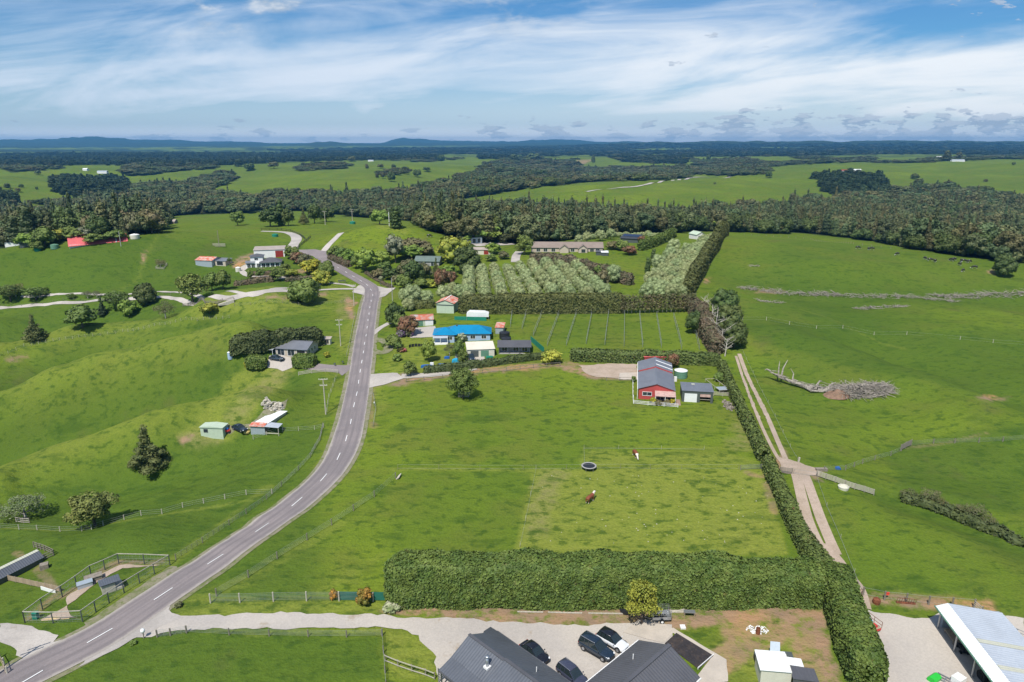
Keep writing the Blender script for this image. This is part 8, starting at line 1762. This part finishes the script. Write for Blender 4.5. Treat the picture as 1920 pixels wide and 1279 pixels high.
def cow_mesh(name, m_, grazing):
    hz, hx = (.35, 1.35) if grazing else (1.45, 1.45)
    V = [(0, 0, 1.02), (-.45, 0, 1.05), (-.80, 0, 1.10), (.45, 0, 1.03), (.80, 0, 1.12), (1.08, 0, (1.12+hz)/2+.12), (hx-.05, 0, hz+.10), (hx+.28, 0, hz-.16),
         (-.78, .22, .95), (-.84, .23, .55), (-.78, .23, .08), (-.78, -.22, .95), (-.70, -.23, .55), (-.70, -.23, .08), (.72, .22, .90), (.74, .22, .48), (.74, .22, .08), (.66, -.22, .90), (.62, -.22, .48), (.62, -.22, .08), (-.98, 0, 1.12), (-1.05, 0, .6), (hx-.12, .16, hz+.16), (hx-.12, -.16, hz+.16)]
    E = [(0,1),(1,2),(0,3),(3,4),(4,5),(5,6),(6,7),(2,8),(8,9),(9,10),(2,11),(11,12),(12,13),(4,14),(14,15),(15,16),(4,17),(17,18),(18,19),(2,20),(20,21),(6,22),(6,23)]
    Rr = [.40,.38,.32,.38,.33,.20,.15,.10,.17,.09,.055,.17,.09,.055,.14,.08,.055,.14,.08,.055,.06,.03,.05,.05]
    me = bpy.data.meshes.new(name); me.from_pydata(V, E, []); me.materials.append(m_); me.skin_vertices.new() if hasattr(me.skin_vertices, 'new') else None
    return me, Rr
def cow(px, py, rz, m_, label, grazing=True, group=None, s=1.0, _c={}):
    p = G(px, py); key = (m_.name, grazing)
    if key not in _c:
        me, Rr = cow_mesh('cow', m_, grazing); o = bpy.data.objects.new('cow', me); COL.objects.link(o); md = o.modifiers.new('skin', 'SKIN'); md.use_smooth_shade = True; md2 = o.modifiers.new('sub', 'SUBSURF'); md2.levels = 1; md2.render_levels = 1
        if not len(me.skin_vertices): 
            with bpy.context.temp_override(object=o, active_object=o): bpy.ops.mesh.customdata_skin_add()
        for i, r in enumerate(Rr): me.skin_vertices[0].data[i].radius = (r*.92, r)
        me.skin_vertices[0].data[0].use_root = True; bpy.context.view_layer.update(); dg = bpy.context.evaluated_depsgraph_get(); _c[key] = bpy.data.meshes.new_from_object(o.evaluated_get(dg)); bpy.data.objects.remove(o)
    o = mobj('cow', _c[key], None, (p.x, p.y, p.z), label=label, cat='cow', group=group); o.rotation_euler = (0, 0, R(rz)); o.scale = (s,)*3; return o
cow(1191, 857, -80, HER, 'brown and white cow grazing above the trampoline', True, s=1.1); cow(1106, 942, 50, HER, 'brown and white cow with raised head near the hedge paddock centre', False, s=1.1)
for i, (x, y) in enumerate([(1608,467),(1628,469),(1635,469),(1682,479),(1734,487),(1744,490),(1753,492),(1784,490),(1788,489),(1802,491),(1808,492),(1817,493),(1799,498),(1827,504),(1805,510)]):
    cow(x, y, (i*67) % 360, FRI, 'black and white cow near the crest of the right pasture, %s from the left' % ORD[[0,1,2,3,4,5,6,7,8,10,12,13,9,14,11][i]], True, 'black and white cows on the right pasture', 1.25)
cow(805, 445, 10, FRI, 'black cow on the round hill', True, s=1.3); cow(844, 458, 90, FRI, 'black cow at the foot of the round hill', True, s=1.3)
# pale stones and droppings scattered over the grazed paddocks
rr = np.random.default_rng(8); b = MB()
for _ in range(85):
    x = rr.uniform(1010, 1440) if _ < 95 else rr.uniform(1560, 1900); y = rr.uniform(890, 1020) if _ < 95 else rr.uniform(960, 1100)
    p = G(x, y); s = rr.uniform(.04, .11); b.lathe([(s*1.3, -.02), (s, s*.5), (0, s*.6)], 5, (p.x, p.y, p.z))
b.out('stones', M['pale_post'], None, label='scattered pale stones on the grazed paddocks', cat='stones', kind='stuff')
HAZE = 0.000065
hb = MB(); hb.box(-21000, 21000, -600, 21000, -70.0, max(150.0, float(GZ.max())+30.0))
print('max ground', GZ.max(), GZ.min())
hm = bpy.data.materials.new('haze'); hm.use_nodes = True; t = NT(hm.node_tree)
pv_ = t.add('ShaderNodeVolumePrincipled', Density=HAZE); pv_.inputs['Color'].default_value = (.18, .56, 1.0, 1); pv_.inputs['Anisotropy'].default_value = .2
t.add('ShaderNodeOutputMaterial', Volume=pv_.outputs[0])
hb.out('haze', hm, kind='stuff')
